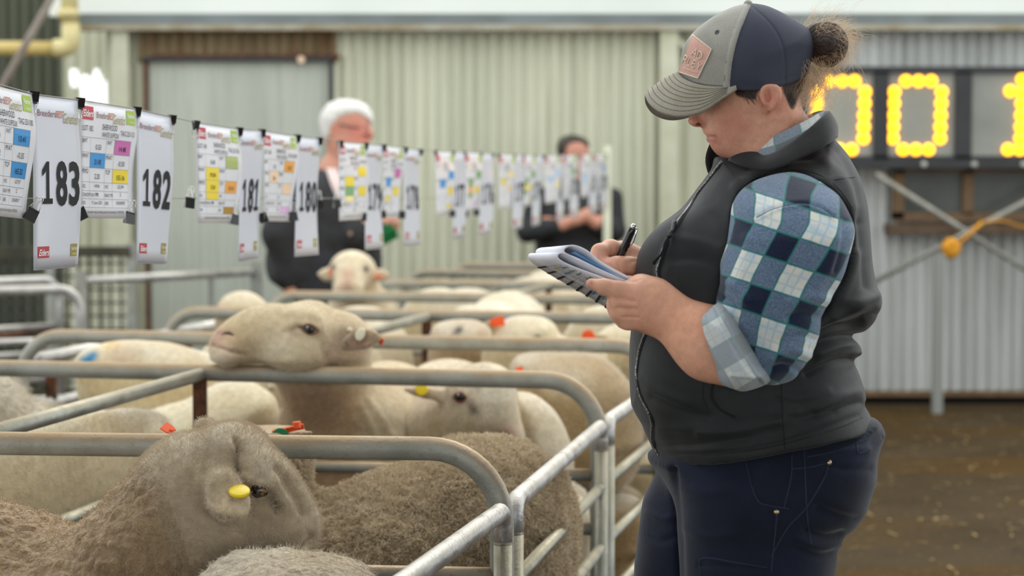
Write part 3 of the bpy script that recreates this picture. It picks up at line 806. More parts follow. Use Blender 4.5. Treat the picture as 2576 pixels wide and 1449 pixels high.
# ---- nearest ram: grizzled head in profile at the bottom left
def ram_front():
    Y = 3.2
    op = [(578, 1066), (540, 1076), (501, 1087), (444, 1092), (400, 1115), (351, 1158), (300, 1218), (260, 1258), (227, 1290), (187, 1327), (144, 1354), (90, 1372), (33, 1384), (-60, 1386), (-200, 1400), (-300, 1500), (-250, 1700), (100, 1760), (420, 1720), (560, 1560), (600, 1470), (640, 1425), (690, 1404), (740, 1396), (772, 1390), (786, 1374), (788, 1360), (781, 1350), (792, 1342), (798, 1328), (794, 1312), (782, 1267), (760, 1220), (736, 1188), (712, 1164), (690, 1146), (655, 1116), (625, 1090), (605, 1074)]
    poly = smooth_poly(pts2(op, Y), 170)
    lo, hi = field_for(poly, Y, (.36, .36), .006); lo[0] -= .35; lo[2] = -.01
    F_ = Field(lo, hi, .0058)
    def T(x, z):
        px = CX+x/Y*FPX
        return lerp(px, [-100, 150, 330, 480, 600, 700, 760, 800], [.24, .20, .15, .115, .105, .088, .066, .052])
    F_.inflate(poly, lambda x, z: Y+lerp(CX+x/Y*FPX, [-100, 200, 500, 800], [.10, .03, 0, -.03]), T, .115, 0)
    F_.cone(P(-60, 1610, Y+.12), P(-330, 1610, Y+.2), .235, .23, .06)
    A = P(0, 1700, Y+.1)
    legs(F_, [(A[0]+.1, Y+.02, 0), (A[0]+.1, Y+.24, 0), (A[0]-.45, Y+.1, 0), (A[0]-.45, Y+.3, 0)], [(A[0]+.08, Y+.03, .5), (A[0]+.08, Y+.22, .5), (A[0]-.42, Y+.12, .5), (A[0]-.42, Y+.3, .5)])
    # brow over the eye, woolly poll, cheek, muzzle
    F_.ell(P(650, 1190, Y-.055), (.040, .05, .042), .03); F_.ell(P(590, 1112, Y), (.05, .085, .026), .025)
    F_.ell(P(640, 1300, Y-.065), (.065, .045, .06), .04); F_.ell(P(748, 1356, Y-.03), (.024, .040, .020), .02)
    F_.cone(P(690, 1225, Y-.045), P(752, 1305, Y-.028), .030, .024, .03)
    # near ear, drooping forward
    ear = smooth_poly(pts2([(520, 1218), (548, 1203), (590, 1206), (618, 1222), (638, 1250), (641, 1272), (632, 1286), (604, 1293), (574, 1298), (548, 1288), (526, 1270), (517, 1243)], Y-.13), 60)
    zt = P(560, 1203, Y-.13)[2]; zl = P(575, 1298, Y-.13)[2]
    F_.inflate(ear, lambda x, z: Y+lerp(z, [zl, zt], [-.180, -.118]), .009, .012, .006); F_.cone(P(555, 1212, Y-.08), P(560, 1215, Y-.12), .03, .022, .02)
    # far ear tip behind the poll
    F_.ell(P(515, 1080, Y+.10), (.020, .02, .020), .01); 
    V, Q = F_.mesh(2); Nn = normals(V, Q)
    V = folds(V, Nn, [([(592, 1100), (600, 1125), (594, 1152), (598, 1175)], 8, -.014), ([(598, 1178), (612, 1210), (640, 1222)], 9, -.008), ([(612, 1200), (640, 1216), (668, 1218), (690, 1206)], 11, .011), ([(640, 1256), (660, 1258), (676, 1250)], 7, -.004),
        ([(764, 1372), (776, 1360), (786, 1352)], 4, -.007), ([(742, 1398), (722, 1388), (708, 1382)], 6, -.008), ([(672, 1238), (688, 1262), (698, 1284)], 9, -.010), ([(690, 1222), (708, 1250), (722, 1274)], 9, .011), ([(700, 1178), (722, 1216), (746, 1252), (764, 1290)], 10, -.009), ([(770, 1330), (782, 1342), (790, 1346)], 5, -.008), ([(728, 1320), (748, 1330), (770, 1330)], 12, .005), ([(600, 1326), (650, 1352), (700, 1366)], 14, -.006), ([(520, 1290), (548, 1306), (590, 1314)], 10, -.010)])
    px, py = proj(V)
    wool = np.clip((430-px + (py-1200)*.35)/90, 0, 1)*np.clip((py-1130)/100, 0, 1)
    Nn = normals(V, Q)
    cl = np.maximum(np.abs(vnoise(V, 70)), .15); V = V + Nn*((cl-.4)*.011*wool + vnoise(V, 38)*.004*wool + vnoise(V, 45)*.0012)[:, None]
    C = np.tile(np.array(srgb(190, 174, 150)), (len(V), 1)); wl = wool[:, None]
    C = C*(1-wl)+np.array(srgb(176, 150, 118))*wl
    C = paint(V, C, [(600, 1130, 9, DUSK*.35, .7), (540, 1110, 26, DUSK*.6, .45), (700, 1270, 16, DUSK*.3, .75), (668, 1180, 26, WHITE*.9, .45), (650, 1330, 60, DUSK*.7, .45), (770, 1375, 18, WHITE*.95, .5), (784, 1344, 9, PINK*.4, .8), (738, 1196, 22, TAN*.55, .5), (762, 1240, 18, TAN*.6, .4), (712, 1256, 10, WHITE*.95, .6), (645, 1140, 30, WHITE*.85, .35), (560, 1085, 40, WHITE*.95, .5), (460, 1110, 40, WHITE*.9, .4), (578, 1262, 46, np.array(srgb(226, 206, 174)), .9), (560, 1310, 24, DUSK*.45, .5), (700, 1330, 50, DUSK*.8, .35)])  # dark spots paint shade under the ear and in the poll crease
    C = paint_line(V, C, [(666, 1228), (684, 1245), (694, 1272)], 7, DUSK*.22, .75)
    C = paint_line(V, C, [(712, 1384), (730, 1391), (748, 1394)], 4, PINK*.35, .7)
    hw_ = (wool[Q].mean(1) < .3)
    t, o = sheep_thing('sheep', V, Q, C, [m_curl, m_short], 'large grizzled ram in profile at the bottom left, yellow button in its drooping ear', 'rams in the pens')
    o.data.polygons.foreach_set('material_index', hw_.astype(np.int32))
    b = bvh_of(V, Q)
    c, n = on_surf(b, 651, 1238, -.005); eye_ball('eye', c, .0125, t, m_eye)
    c2, _ = on_surf(b, 653, 1236, .004); eye_ball('iris', c2+np.array([.002, .002, -.001]), .006, t, m_pup)
    for dz, nm in ((9, 'upper_eyelid'), (-8, 'lower_eyelid')):
        L = [on_surf(b, 633+38*s, 1240-dz*math.sin(math.pi*s)-3*s, .0035)[0] for s in np.linspace(0, 1, 9)]
        MB().tube(L, [.001, .002, .0026, .003, .003, .003, .0026, .002, .001], 8).build(nm, M('lid_hide', srgb(150, 128, 110), rough=.8) if dz > 0 else m_lid, t, True)
    c, n = on_surf(b, 602, 1240, .001); disc('ear_tag', c, (np.array([.05, -.42, .9])), (0, .8, .3), .0165, .0165, .004, m_tagy, t)
    c = P(432, 1084, Y+.11); flap_tag('ear_tag', c, (.2, -.6, .7), (-.6, .1, .5), .018, .022, m_tago, t)
    mask = np.clip(wool[Q[:, 0]]*1.0+.02, 0, 1)
    fuzz(t, V, Q, 34000, .008, .0005, M('brown_wool_fibre', srgb(186, 164, 132), rough=.9, spec=.1), mask, curl=1.0, clump=95, seed=3)
    hm = (1-wool[Q[:, 0]])*(py[Q[:, 0]] < 1500)*(px[Q[:, 0]] > 200)
    fuzz(t, V, Q, 42000, .0062, .00022, M('fawn_face_hair', srgb(204, 188, 164), rough=.9, spec=.1), hm, curl=.5, clump=30, seed=4, name='face_hair')
ram_front()

# ---- woolly ram filling the lower middle
def ram_woolly():
    Y = 4.14
    op = [(700, 1120), (716, 1146), (740, 1172), (767, 1200), (795, 1225), (820, 1240), (848, 1238), (880, 1228), (921, 1211), (977, 1190), (1034, 1178), (1091, 1146), (1115, 1129), (1144, 1121), (1181, 1117), (1246, 1123), (1299, 1134), (1347, 1153), (1374, 1178), (1396, 1186), (1410, 1220), (1427, 1266), (1442, 1310), (1446, 1370), (1440, 1440), (1425, 1530), (1360, 1640), (1150, 1690), (950, 1680), (800, 1600), (700, 1480), (640, 1340), (600, 1220), (610, 1130), (650, 1105)]
    poly = smooth_poly(pts2(op, Y), 150)
    lo, hi = field_for(poly, Y, (.36, .36), .007); lo[2] = -.01
    F_ = Field(lo, hi, .0065)
    def T(x, z): return lerp(CX+x/Y*FPX, [600, 720, 830, 950, 1250, 1440], [.10, .12, .16, .27, .27, .20])
    F_.inflate(poly, lambda x, z: Y+lerp(CX+x/Y*FPX, [640, 850, 1000, 1250], [-.08, -.05, .0, .06]), T, .17, 0)
    F_.ell(P(1210, 1310, Y+.06), (.18, .22, .145), .04)
    F_.ell(P(980, 1420, Y-.08), (.20, .19, .14), .06)
    a = P(1370, 1500, Y); b = P(900, 1560, Y)
    legs(F_, [(a[0], Y-.10, 0), (a[0]+.02, Y+.16, 0), (b[0], Y-.12, 0), (b[0], Y+.1, 0)], [(a[0]-.02, Y-.12, .46), (a[0]-.02, Y+.14, .46), (b[0], Y-.12, .42), (b[0], Y+.1, .42)], .09)
    # head hidden behind the near ram: cranium and muzzle, far side ear up
    F_.cone(P(676, 1130, Y-.06), P(590, 1215, Y-.10), .085, .05, .05)
    ear = smooth_poly(pts2([(680, 1100), (690, 1085), (715, 1082), (745, 1082), (775, 1074), (798, 1062), (803, 1066), (790, 1088), (772, 1102), (740, 1112), (700, 1116)], Y-.10), 50)
    F_.inflate(ear, Y-.10, .010, .012, .012)
    V, Q = F_.mesh(2); Nn = normals(V, Q); px, py = proj(V)
    body = np.clip((px-730)/40, 0, 1)*(1-np.clip((1135-py)/15, 0, 1)*np.clip((900-px)/40, 0, 1))
    V = V+Nn*((np.abs(vnoise(V, 85))-.3)*.009*body+vnoise(V, 40)*.004*body + vnoise(V, 8)*.008*body)[:, None]
    C = np.tile(np.array(srgb(196, 168, 130)), (len(V), 1)); f = np.clip(.5+.8*vnoise(V, 9), 0, 1)[:, None]
    C = C*(1-.5*f)+np.array(srgb(198, 188, 170))*.5*f
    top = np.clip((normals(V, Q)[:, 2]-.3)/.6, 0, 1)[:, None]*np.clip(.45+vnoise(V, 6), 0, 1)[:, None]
    C = C*(1-.65*top)+np.array(srgb(222, 214, 200))*.65*top  # up-facing wool paled: light from above painted into the fleece
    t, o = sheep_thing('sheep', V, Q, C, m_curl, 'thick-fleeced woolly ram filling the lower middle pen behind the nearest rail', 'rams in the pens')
    m = body[Q[:, 0]]*(py[Q[:, 0]] < 1560)+.001
    fuzz(t, V, Q, 90000, .013, .0007, m_wool_fuzz2, m, curl=1.0, clump=75, seed=5)
    c = P(726, 1078, Y-.118); 
    mb = MB(); a0, b0 = P(686, 1089, Y-.118), P(764, 1072, Y-.118); mb.bar(a0, b0, .004, .012, up=(0, -.5, .8)); mb.tube([P(748, 1076, Y-.12), P(746, 1061, Y-.12)], .0085, 10); mb.build('ear_tag', m_tago, t)
    disc('tag_button', P(706, 1089, Y-.122), (0, -1, .2), (0, 0, 1), .015, .010, .003, m_tagg, t)
ram_woolly()

# ---- pale sheep resting its chin on the rail
def sheep_chin():
    Y = 4.95
    op = [(539, 838), (552, 822), (571, 806), (596, 789), (624, 775), (657, 766), (690, 763), (717, 766), (745, 761), (770, 756), (795, 759), (811, 767), (821, 783), (832, 802), (852, 820), (874, 850), (886, 886), (892, 924), (902, 966), (916, 994), (945, 1006), (985, 1030), (1012, 1075), (1030, 1130), (1010, 1300), (900, 1380), (740, 1340), (690, 1200), (688, 1085), (698, 1040), (694, 1005), (676, 975), (668, 950), (672, 930), (650, 923), (600, 925), (562, 924), (546, 913), (537, 897), (531, 877), (527, 864), (531, 850)]
    poly = smooth_poly(pts2(op, Y), 170)
    lo, hi = field_for(poly, Y, (.22, 1.0), .006); lo[2] = -.01; hi[0] += .3
    F_ = Field(lo, hi, .0062)
    z0 = P(0, 925, Y)[2]; zn = P(0, 990, Y)[2]
    def y0(x, z): return Y + lerp(z, [zn-.1, zn, z0-.005, z0+.02], [.17, .135, .115, .0]) + lerp(CX+x/Y*FPX, [740, 860], [0, .05])*(z > z0)
    def T(x, z): 
        px = CX+x/Y*FPX
        return np.where(z > z0+.005, lerp(px, [528, 570, 640, 720, 800, 880], [.042, .055, .068, .082, .088, .085]), lerp(px, [660, 760, 900, 1000], [.085, .105, .12, .14]))
    F_.inflate(poly, y0, T, .085, 0)
    F_.ell(P(772, 815, Y-.045), (.045, .035, .040), .03)        # brow
    F_.ell(P(748, 893, Y-.04), (.075, .05, .045), .04)          # cheek
    F_.ell(P(575, 895, Y-.01), (.036, .05, .03), .03)           # lips
    F_.cone(P(860, 860, Y+.06), P(840, 960, Y+.15), .075, .09, .05)
    # trunk going back into the pen
    F_.cone(P(880, 1120, Y+.24), P(975, 1072, 5.64), .165, .185, .09)
    a = P(860, 1200, Y+.2); c = P(975, 1100, 5.62)
    legs(F_, [(a[0]-.06, a[1], 0), (a[0]+.1, a[1]+.14, 0), (c[0]-.08, c[1], 0), (c[0]+.1, c[1]+.05, 0)], [(a[0]-.05, a[1], .45), (a[0]+.1, a[1]+.12, .45), (c[0]-.06, c[1], .55), (c[0]+.08, c[1], .55)])
    ear = smooth_poly(pts2([(853, 877), (862, 856), (876, 840), (886, 829), (902, 824), (924, 825), (945, 833), (961, 845), (955, 857), (935, 873), (911, 882), (884, 884), (864, 888)], Y-.09), 60)
    F_.inflate(ear, lambda x, z: Y+lerp(CX+x/(Y-.09)*FPX, [855, 960], [-.06, -.10]), .012, .014, .018)
    inner = smooth_poly(pts2([(868, 872), (880, 850), (902, 838), (930, 838), (948, 846), (930, 864), (900, 874)], Y-.1), 50)
    F_.inflate(inner, lambda x, z: Y+lerp(CX+x/(Y-.09)*FPX, [855, 960], [-.082, -.118]), .012, .012, .006, op='sub')
    V, Q = F_.mesh(2); Nn = normals(V, Q)
    V = folds(V, Nn, [([(535, 868), (560, 876), (590, 886), (622, 891)], 4, -.007), ([(545, 842), (562, 836), (585, 842)], 5, -.004), ([(700, 790), (720, 800), (735, 798)], 10, -.003), ([(715, 835), (738, 828), (755, 822)], 5, -.005), ([(758, 818), (778, 812), (800, 822)], 5, .004), ([(800, 850), (815, 890), (830, 920)], 14, -.006), ([(760, 990), (800, 1020), (830, 1080)], 20, -.006), ([(700, 990), (730, 1020), (760, 1080)], 14, .006), ([(930, 1010), (960, 1050), (985, 1100)], 9, .006), ([(905, 1020), (930, 1060), (945, 1105)], 9, .005)])
    V = V+normals(V, Q)*(vnoise(V, 50)*.0012)[:, None]
    px, py = proj(V)
    C = np.tile(np.array(srgb(222, 204, 170)), (len(V), 1))
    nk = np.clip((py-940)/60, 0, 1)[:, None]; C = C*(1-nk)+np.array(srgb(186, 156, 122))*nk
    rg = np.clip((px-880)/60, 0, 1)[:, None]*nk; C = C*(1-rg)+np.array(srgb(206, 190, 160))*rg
    C = paint(V, C, [(552, 842, 20, PINK*1.02, .85), (540, 862, 18, PINK*1.1, .7), (575, 880, 34, PINK*1.2, .35), (860, 850, 34, DUSK*.75, .65), (830, 880, 44, DUSK*1.0, .6), (832, 905, 30, PINK*.7, .4), (800, 1010, 60, PINK*.55, .4), (790, 1060, 60, TAN*.6, .35), (720, 795, 22, TAN*.7, .35), (737, 835, 14, PINK*.75, .7), (640, 850, 60, TAN*1.1, .35), (905, 862, 40, PINK*.62, .85), (945, 846, 16, DUSK*.6, .5), (870, 868, 10, DUSK*.3, .6), (560, 905, 40, WHITE, .5), (700, 880, 60, WHITE*.95, .35)])
    C = paint_line(V, C, [(535, 868), (560, 876), (590, 886), (620, 890)], 2.5, PINK*.5, .7)
    C = paint_line(V, C, [(752, 822), (764, 824), (772, 830)], 4, (.02, .012, .01), .8)
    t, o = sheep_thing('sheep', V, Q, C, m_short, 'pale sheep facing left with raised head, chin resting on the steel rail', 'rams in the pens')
    b = bvh_of(V, Q)
    c, n = on_surf(b, 779, 829, -.006); eye_ball('eye', c, .0148, t)
    c2, _ = on_surf(b, 774, 826, .0); eye_ball('eye_glint', c2+np.array([0, -.0105, .004]), .0022, t, M('painted_glint', (.8, .85, .9), rough=.05))  # pale bead paints a highlight on the eye
    for dz, nm in ((12, 'upper_eyelid'), (-11, 'lower_eyelid')):
        L = [on_surf(b, 755+48*s, 823+9*s-dz*math.sin(math.pi*s), .0022)[0] for s in np.linspace(0, 1, 9)]
        MB().tube(L, [.001, .002, .0028, .0032, .0032, .0032, .0028, .002, .001], 8).build(nm, M('pink_lid', srgb(120, 82, 66), rough=.6), t, True)
    L = [on_surf(b, *p, .0006)[0] for p in ((556, 843), (566, 838), (578, 838), (587, 843))]
    MB().tube(L, [.001, .003, .0035, .001], 8).build('nostril', m_nostril, t, True)
    c, n = on_surf(b, 908, 841, .002); disc('ear_tag', c, (-.25, -1, .15), (.3, 0, 1), .0125, .0165, .004, m_tagw, t)
    c, n = on_surf(b, 879, 831, .003); disc('tag_stud', c, (-.4, -1, .4), (0, 0, 1), .007, .006, .005, m_tagw, t)
    fb = P(938, 838, Y-.07); flap_tag('ear_tag', fb, (.6, .7, .35), (.75, -.1, -.5), .022, .045, m_tago, t)
    hm = (py[Q[:, 0]] < 1120)*1.0
    fuzz(t, V, Q, 60000, .0055, .00022, M('pale_hair', srgb(224, 210, 184), rough=.9, spec=.1), hm, curl=.35, clump=30, seed=6, name='short_hair', lean=(.35, 0, -.3))
    r = np.random.default_rng(5); roots = []
    for k in range(46):
        c, n = on_surf(b, r.uniform(530, 556), r.uniform(868, 912), 0)
        if c is not None: roots.append(c)
    roots = np.array(roots); d = np.stack([r.normal(-.85, .2, len(roots)), r.normal(-.3, .3, len(roots)), r.normal(-.15, .3, len(roots))], 1)
    hair('whiskers', roots, lambda s: roots+d*.018*s, .00022, M('whisker', (.8, .75, .65), rough=.6), t)
sheep_chin()

# ---- sheep looking out under the second rail, dark round eye
def sheep_peek():
    Y = 5.0
    op = [(1140, 950), (1155, 934), (1180, 921), (1217, 912), (1254, 917), (1284, 936), (1298, 976), (1303, 1014), (1309, 1047), (1314, 1088), (1312, 1112), (1290, 1124), (1262, 1116), (1235, 1118), (1190, 1130), (1150, 1150), (1110, 1180), (1060, 1220), (1040, 1160), (1066, 1112), (1090, 1088), (1098, 1040), (1112, 1000), (1126, 975)]
    poly = smooth_poly(pts2(op, Y), 140)
    lo, hi = field_for(poly, Y, (.24, .9), .007); lo[2] = -.01; lo[0] -= .25; hi[0] += .1
    F_ = Field(lo, hi, .0068)
    F_.inflate(poly, lambda x, z: Y+lerp(CX+x/Y*FPX, [1060, 1150, 1310], [.10, .03, -.03]), lambda x, z: lerp(z, [P(0, 1150, Y)[2], P(0, 1090, Y)[2], P(0, 1000, Y)[2], P(0, 915, Y)[2]], [.09, .075, .10, .085]), .08, 0)
    F_.ell(P(1165, 985, Y-.05), (.045, .04, .04), .03); F_.ell(P(1200, 1050, Y-.03), (.07, .06, .05), .04); F_.ell(P(1283, 1098, Y-.04), (.028, .04, .022), .03)
    F_.cone(P(1120, 1090, Y+.1), P(1105, 1180, 5.22), .11, .14, .08); F_.cone(P(1110, 1160, 5.28), P(1130, 1062, 5.66), .16, .18, .08)
    a = P(1110, 1200, 5.25); c = P(1130, 1160, 5.64)
    legs(F_, [(a[0]-.08, a[1], 0), (a[0]+.1, a[1], 0), (c[0]-.09, c[1], 0), (c[0]+.09, c[1], 0)], [(a[0]-.07, a[1], .45), (a[0]+.08, a[1], .45), (c[0]-.08, c[1], .45), (c[0]+.08, c[1], .45)])
    ear = smooth_poly(pts2([(1120, 983), (1090, 976), (1060, 970), (1030, 974), (1010, 978), (1030, 992), (1060, 1003), (1090, 1009), (1118, 1014)], Y-.03), 50)
    F_.inflate(ear, Y-.02, .012, .014, .02)
    V, Q = F_.mesh(2); Nn = normals(V, Q)
    V = folds(V, Nn, [([(1140, 992), (1156, 984), (1172, 992)], 6, .004), ([(1258, 1104), (1272, 1096), (1286, 1104)], 5, -.006), ([(1170, 1010), (1195, 1040)], 8, -.004), ([(1118, 985), (1122, 1000), (1116, 1016)], 5, -.004)])
    px, py = proj(V); C = np.tile(np.array(srgb(226, 212, 186)), (len(V), 1))
    C = paint(V, C, [(1192, 1034, 16, DUSK*.25, .9), (1184, 1022, 9, DUSK*.35, .7), (1156, 1000, 17, PINK*.6, .7), (1280, 1092, 24, PINK*.8, .9), (1186, 1015, 10, PINK*.6, .4), (1240, 990, 50, WHITE, .5), (1060, 985, 40, PINK*1.0, .4), (1100, 1060, 30, TAN, .5), (1060, 1120, 60, TAN, .5), (1200, 975, 16, DUSK*.8, .35)])
    t, o = sheep_thing('sheep', V, Q, C, m_short, 'white-faced sheep peering over the woolly ram\'s back, yellow tag in its sideways ear', 'rams in the pens')
    b = bvh_of(V, Q)
    c, n = on_surf(b, 1157, 998, -.006); eye_ball('eye', c, .0145, t)
    c2, _ = on_surf(b, 1154, 994, .0); eye_ball('eye_glint', c2+np.array([-.001, -.010, .003]), .002, t, bpy.data.materials['painted_glint'])
    for dz, nm in ((11, 'upper_eyelid'), (-12, 'lower_eyelid')):
        L = [on_surf(b, 1140+34*s, 998+2*s-dz*math.sin(math.pi*s), .002)[0] for s in np.linspace(0, 1, 9)]
        MB().tube(L, [.001, .002, .003, .0034, .0034, .0034, .003, .002, .001], 8).build(nm, M('red_lid', srgb(128, 70, 58), rough=.6), t, True)
    L = [on_surf(b, *p, .0006)[0] for p in ((1260, 1098), (1270, 1093), (1284, 1096))]
    MB().tube(L, [.001, .0035, .001], 8).build('nostril', m_nostril, t, True)
    c, n = on_surf(b, 1061, 985, .002); disc('ear_tag', c+np.array([0, -.003, .004]), (0, -1, .35), (0, 0, 1), .0165, .0155, .004, m_tagy, t)
    c = P(1308, 938, Y+.06); flap_tag('ear_tag', c, (-.2, -.8, .4), (-.2, 0, 1), .018, .02, m_tago, t)
    fuzz(t, V, Q, 30000, .006, .00024, bpy.data.materials['pale_hair'], (py[Q[:, 0]] < 1130)*1.0, curl=.35, clump=30, seed=8, name='short_hair')
sheep_peek()

# ---- other near bodies, traced by outline at their own depth
def traced(op, Y, T, label, R=.16, y0=None, ext=(.34, .34), h=.009, base=CREAM, mat=None, extra=None, spots=(), feet=None, wool=0, hairs=0, hl=.006, seed=1, mk=None, group='rams in the pens', smooth=120, lo_ext=(0, 0)):
    poly = smooth_poly(pts2(op, Y), smooth); lo, hi = field_for(poly, Y, ext, h); lo[2] = -.01; lo[0] -= lo_ext[0]; hi[0] += lo_ext[1]
    F_ = Field(lo, hi, h); F_.inflate(poly, y0 if y0 else Y, T, R, 0)
    if extra: extra(F_)
    if feet: legs(F_, [(a, b, 0) for a, b, z in feet], [(a, b, z) for a, b, z in feet])
    V, Q = F_.mesh(2); Nn = normals(V, Q)
    if wool: V = V+Nn*((np.abs(vnoise(V, 80))-.3)*wool+vnoise(V, 38)*wool*.6)[:, None]
    V = V+Nn*(vnoise(V, 7)*.008)[:, None]
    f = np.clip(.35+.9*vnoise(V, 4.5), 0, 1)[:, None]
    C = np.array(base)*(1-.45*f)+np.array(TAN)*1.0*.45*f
    up = np.clip((Nn[:, 2]-.25)/.5, 0, 1)[:, None]*np.clip(.6+vnoise(V, 7), 0, 1)[:, None]; C = C*(1-.55*up)+WHITE*.55*up  # pale tops over browner flanks: dirt mixed with painted top light
    C = paint(V, C, spots)
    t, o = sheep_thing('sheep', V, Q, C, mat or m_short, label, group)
    if hairs:
        py = proj(V)[1]; fuzz(t, V, Q, hairs, hl, .0004 if wool else .00028, m_wool_fuzz, None, curl=.9 if wool else .4, clump=80, seed=seed)
    return t, V, Q
def ft(cx, cy, dx, dy, z=.45): return [(cx-dx, cy-dy, z), (cx-dx, cy+dy, z), (cx+dx, cy-dy, z), (cx+dx, cy+dy, z)]
c = P(730, 1449, 2.98)
traced([(500, 1475), (530, 1440), (565, 1418), (620, 1400), (690, 1389), (760, 1387), (830, 1396), (890, 1416), (935, 1450), (960, 1500), (960, 1700), (860, 1800), (600, 1800), (490, 1700), (480, 1550)], 2.98, .2, 'broad fleecy back rising at the bottom edge below the ram\'s chin', R=.14, h=.007, base=srgb(206, 190, 164), mat=m_curl, wool=.006, hairs=16000, hl=.008, feet=ft(c[0], 2.98, .08, .09, .40), seed=21)
c = P(150, 1300, 4.3)
def s7y(x, z): return lerp(x, [-1.3, -1.05, -.85], [3.98, 4.12, 4.68])
traced([(-260, 1150), (-100, 1100), (0, 1088), (60, 1074), (120, 1061), (170, 1053), (230, 1059), (290, 1080), (335, 1110), (358, 1150), (352, 1220), (330, 1320), (280, 1440), (100, 1500), (-200, 1480), (-300, 1300)], 4.3, .19, 'big cream-flanked sheep behind the sloping rails at the left edge', R=.17, y0=s7y, ext=(.65, .75), h=.0085, base=srgb(205, 188, 150), feet=ft(P(0, 1400, 4.2)[0], 4.2, .2, .1, .42), hairs=40000, hl=.009, seed=22)
traced([(172, 1040), (212, 1031), (258, 1036), (325, 1048), (364, 1041), (414, 1021), (464, 1006), (507, 986), (546, 967), (590, 960), (632, 961), (664, 974), (690, 992), (702, 1018), (704, 1080), (690, 1160), (640, 1250), (400, 1280), (220, 1240), (150, 1130)], 5.3, .17, 'smooth cream sheep behind the rusty upright, rump towards the chin-resting sheep', h=.009, y0=lambda x, z: lerp(x, [-1.15, -.6], [5.34, 5.26]), base=srgb(224, 212, 176), feet=ft(P(430, 1200, 5.3)[0], 5.3, .22, .08, .45), spots=[(490, 1060, 0.1, TAN, 0)], hairs=22000, hl=.006, seed=23)
traced([(-200, 960), (-80, 946), (0, 950), (30, 964), (58, 992), (86, 1010), (112, 1018), (130, 1040), (120, 1100), (40, 1180), (-150, 1200), (-260, 1080)], 5.35, .16, 'shaggy white-woolled sheep cut off by the left edge, above the sloping rail', h=.009, base=srgb(214, 204, 184), mat=m_curl, wool=.010, feet=ft(P(-80, 1150, 5.35)[0], 5.35, .1, .08, .45), hairs=16000, hl=.022, seed=24)
def s8x(F_):
    F_.cone(P(225, 918, 5.62), P(330, 930, 5.66), .040, .07, .04)
    F_.cone(P(450, 1030, 5.72), P(560, 1060, 5.8), .17, .19, .08)
t8, V8, Q8 = traced([(200, 908), (212, 892), (232, 877), (256, 866), (290, 860), (340, 858), (400, 860), (430, 872), (456, 893), (484, 915), (520, 940), (560, 960), (620, 1010), (620, 1150), (480, 1220), (360, 1180), (280, 1100), (230, 1040), (204, 1000), (196, 960)], 5.68, .13, 'cream sheep with a bright blue paint mark on its nose, behind the left rails', R=.11, h=.009, base=srgb(214, 196, 158), extra=s8x, feet=ft(P(480, 1150, 5.72)[0], 5.72, .12, .07, .45), spots=[(226, 903, 13, srgb(0, 128, 176), 1.0), (214, 908, 13, srgb(0, 128, 176), 1.0), (235, 893, 10, srgb(0, 128, 176), 1.0), (280, 858, 24, srgb(214, 180, 80), .7), (305, 900, 40, PINK*.8, .35)], hairs=0)
c = P(1450, 1000, 5.62)
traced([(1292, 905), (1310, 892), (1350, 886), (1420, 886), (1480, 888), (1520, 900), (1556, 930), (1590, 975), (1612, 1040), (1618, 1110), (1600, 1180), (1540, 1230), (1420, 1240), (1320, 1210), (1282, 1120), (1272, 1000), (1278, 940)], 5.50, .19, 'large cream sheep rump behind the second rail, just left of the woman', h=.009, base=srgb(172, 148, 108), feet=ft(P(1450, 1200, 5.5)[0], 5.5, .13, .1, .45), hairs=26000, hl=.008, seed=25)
traced([(1290, 990), (1305, 984), (1345, 993), (1388, 1030), (1412, 1070), (1430, 1120), (1448, 1190), (1450, 1260), (1400, 1300), (1330, 1290), (1290, 1200), (1280, 1080)], 5.16, .13, 'white hindquarters of a sheep between the peering sheep and the gate post', R=.11, h=.009, base=srgb(226, 214, 190), feet=[(P(1445, 1200, 5.1)[0], 5.08, .5), (P(1430, 1200, 5.2)[0], 5.26, .5), (P(1310, 1200, 5.16)[0], 5.1, .45), (P(1310, 1200, 5.16)[0], 5.24, .45)], hairs=12000, hl=.005, seed=26)
# ---- pens farther back
def earblade(F_, pts, Y, T=.012): F_.inflate(smooth_poly(pts2(pts, Y), 30), Y, T, .014, .015)
def s11x(F_):
    earblade(F_, [(1215, 806), (1235, 804), (1262, 818), (1290, 840), (1262, 848), (1235, 832)], 6.22)
    earblade(F_, [(1330, 852), (1345, 836), (1360, 832), (1376, 850), (1372, 868), (1350, 870)], 6.08)
t11, V, Q = traced([(1225, 866), (1240, 838), (1260, 815), (1290, 800), (1330, 796), (1370, 799), (1398, 815), (1412, 840), (1440, 850), (1500, 856), (1530, 900), (1520, 1000), (1400, 1040), (1260, 1010), (1215, 920)], 6.25, .14, 'sheep seen from behind its poll, orange tag at its left ear, beyond the third rail', R=.12, h=.011, base=srgb(222, 206, 168), extra=s11x, feet=ft(P(1370, 1000, 6.25)[0], 6.25, .08, .08, .45), spots=[(1354, 852, 12, (.03, .018, .015), .9)])
flap_tag('ear_tag', P(1240, 812, 6.19), (0, -1, .3), (1, 0, .25), .03, .045, m_tago, t11)
t15, V, Q = traced([(1078, 880), (1082, 840), (1100, 815), (1140, 803), (1190, 802), (1222, 815), (1236, 850), (1238, 900), (1210, 960), (1120, 970), (1080, 930)], 6.45, .12, 'dusky-faced sheep with a dark eye showing just above the third rail', R=.11, h=.011, base=srgb(190, 164, 132), feet=ft(P(1160, 960, 6.45)[0], 6.45, .06, .06, .45), spots=[(1156, 829, 10, (.012, .01, .012), 1), (1146, 836, 8, (.03, .02, .02), .8), (1135, 848, 8, DUSK*.3, .6)])
def s12x(F_): earblade(F_, [(1455, 842), (1475, 828), (1500, 834), (1530, 838), (1530, 856), (1490, 858), (1462, 856)], 6.25)
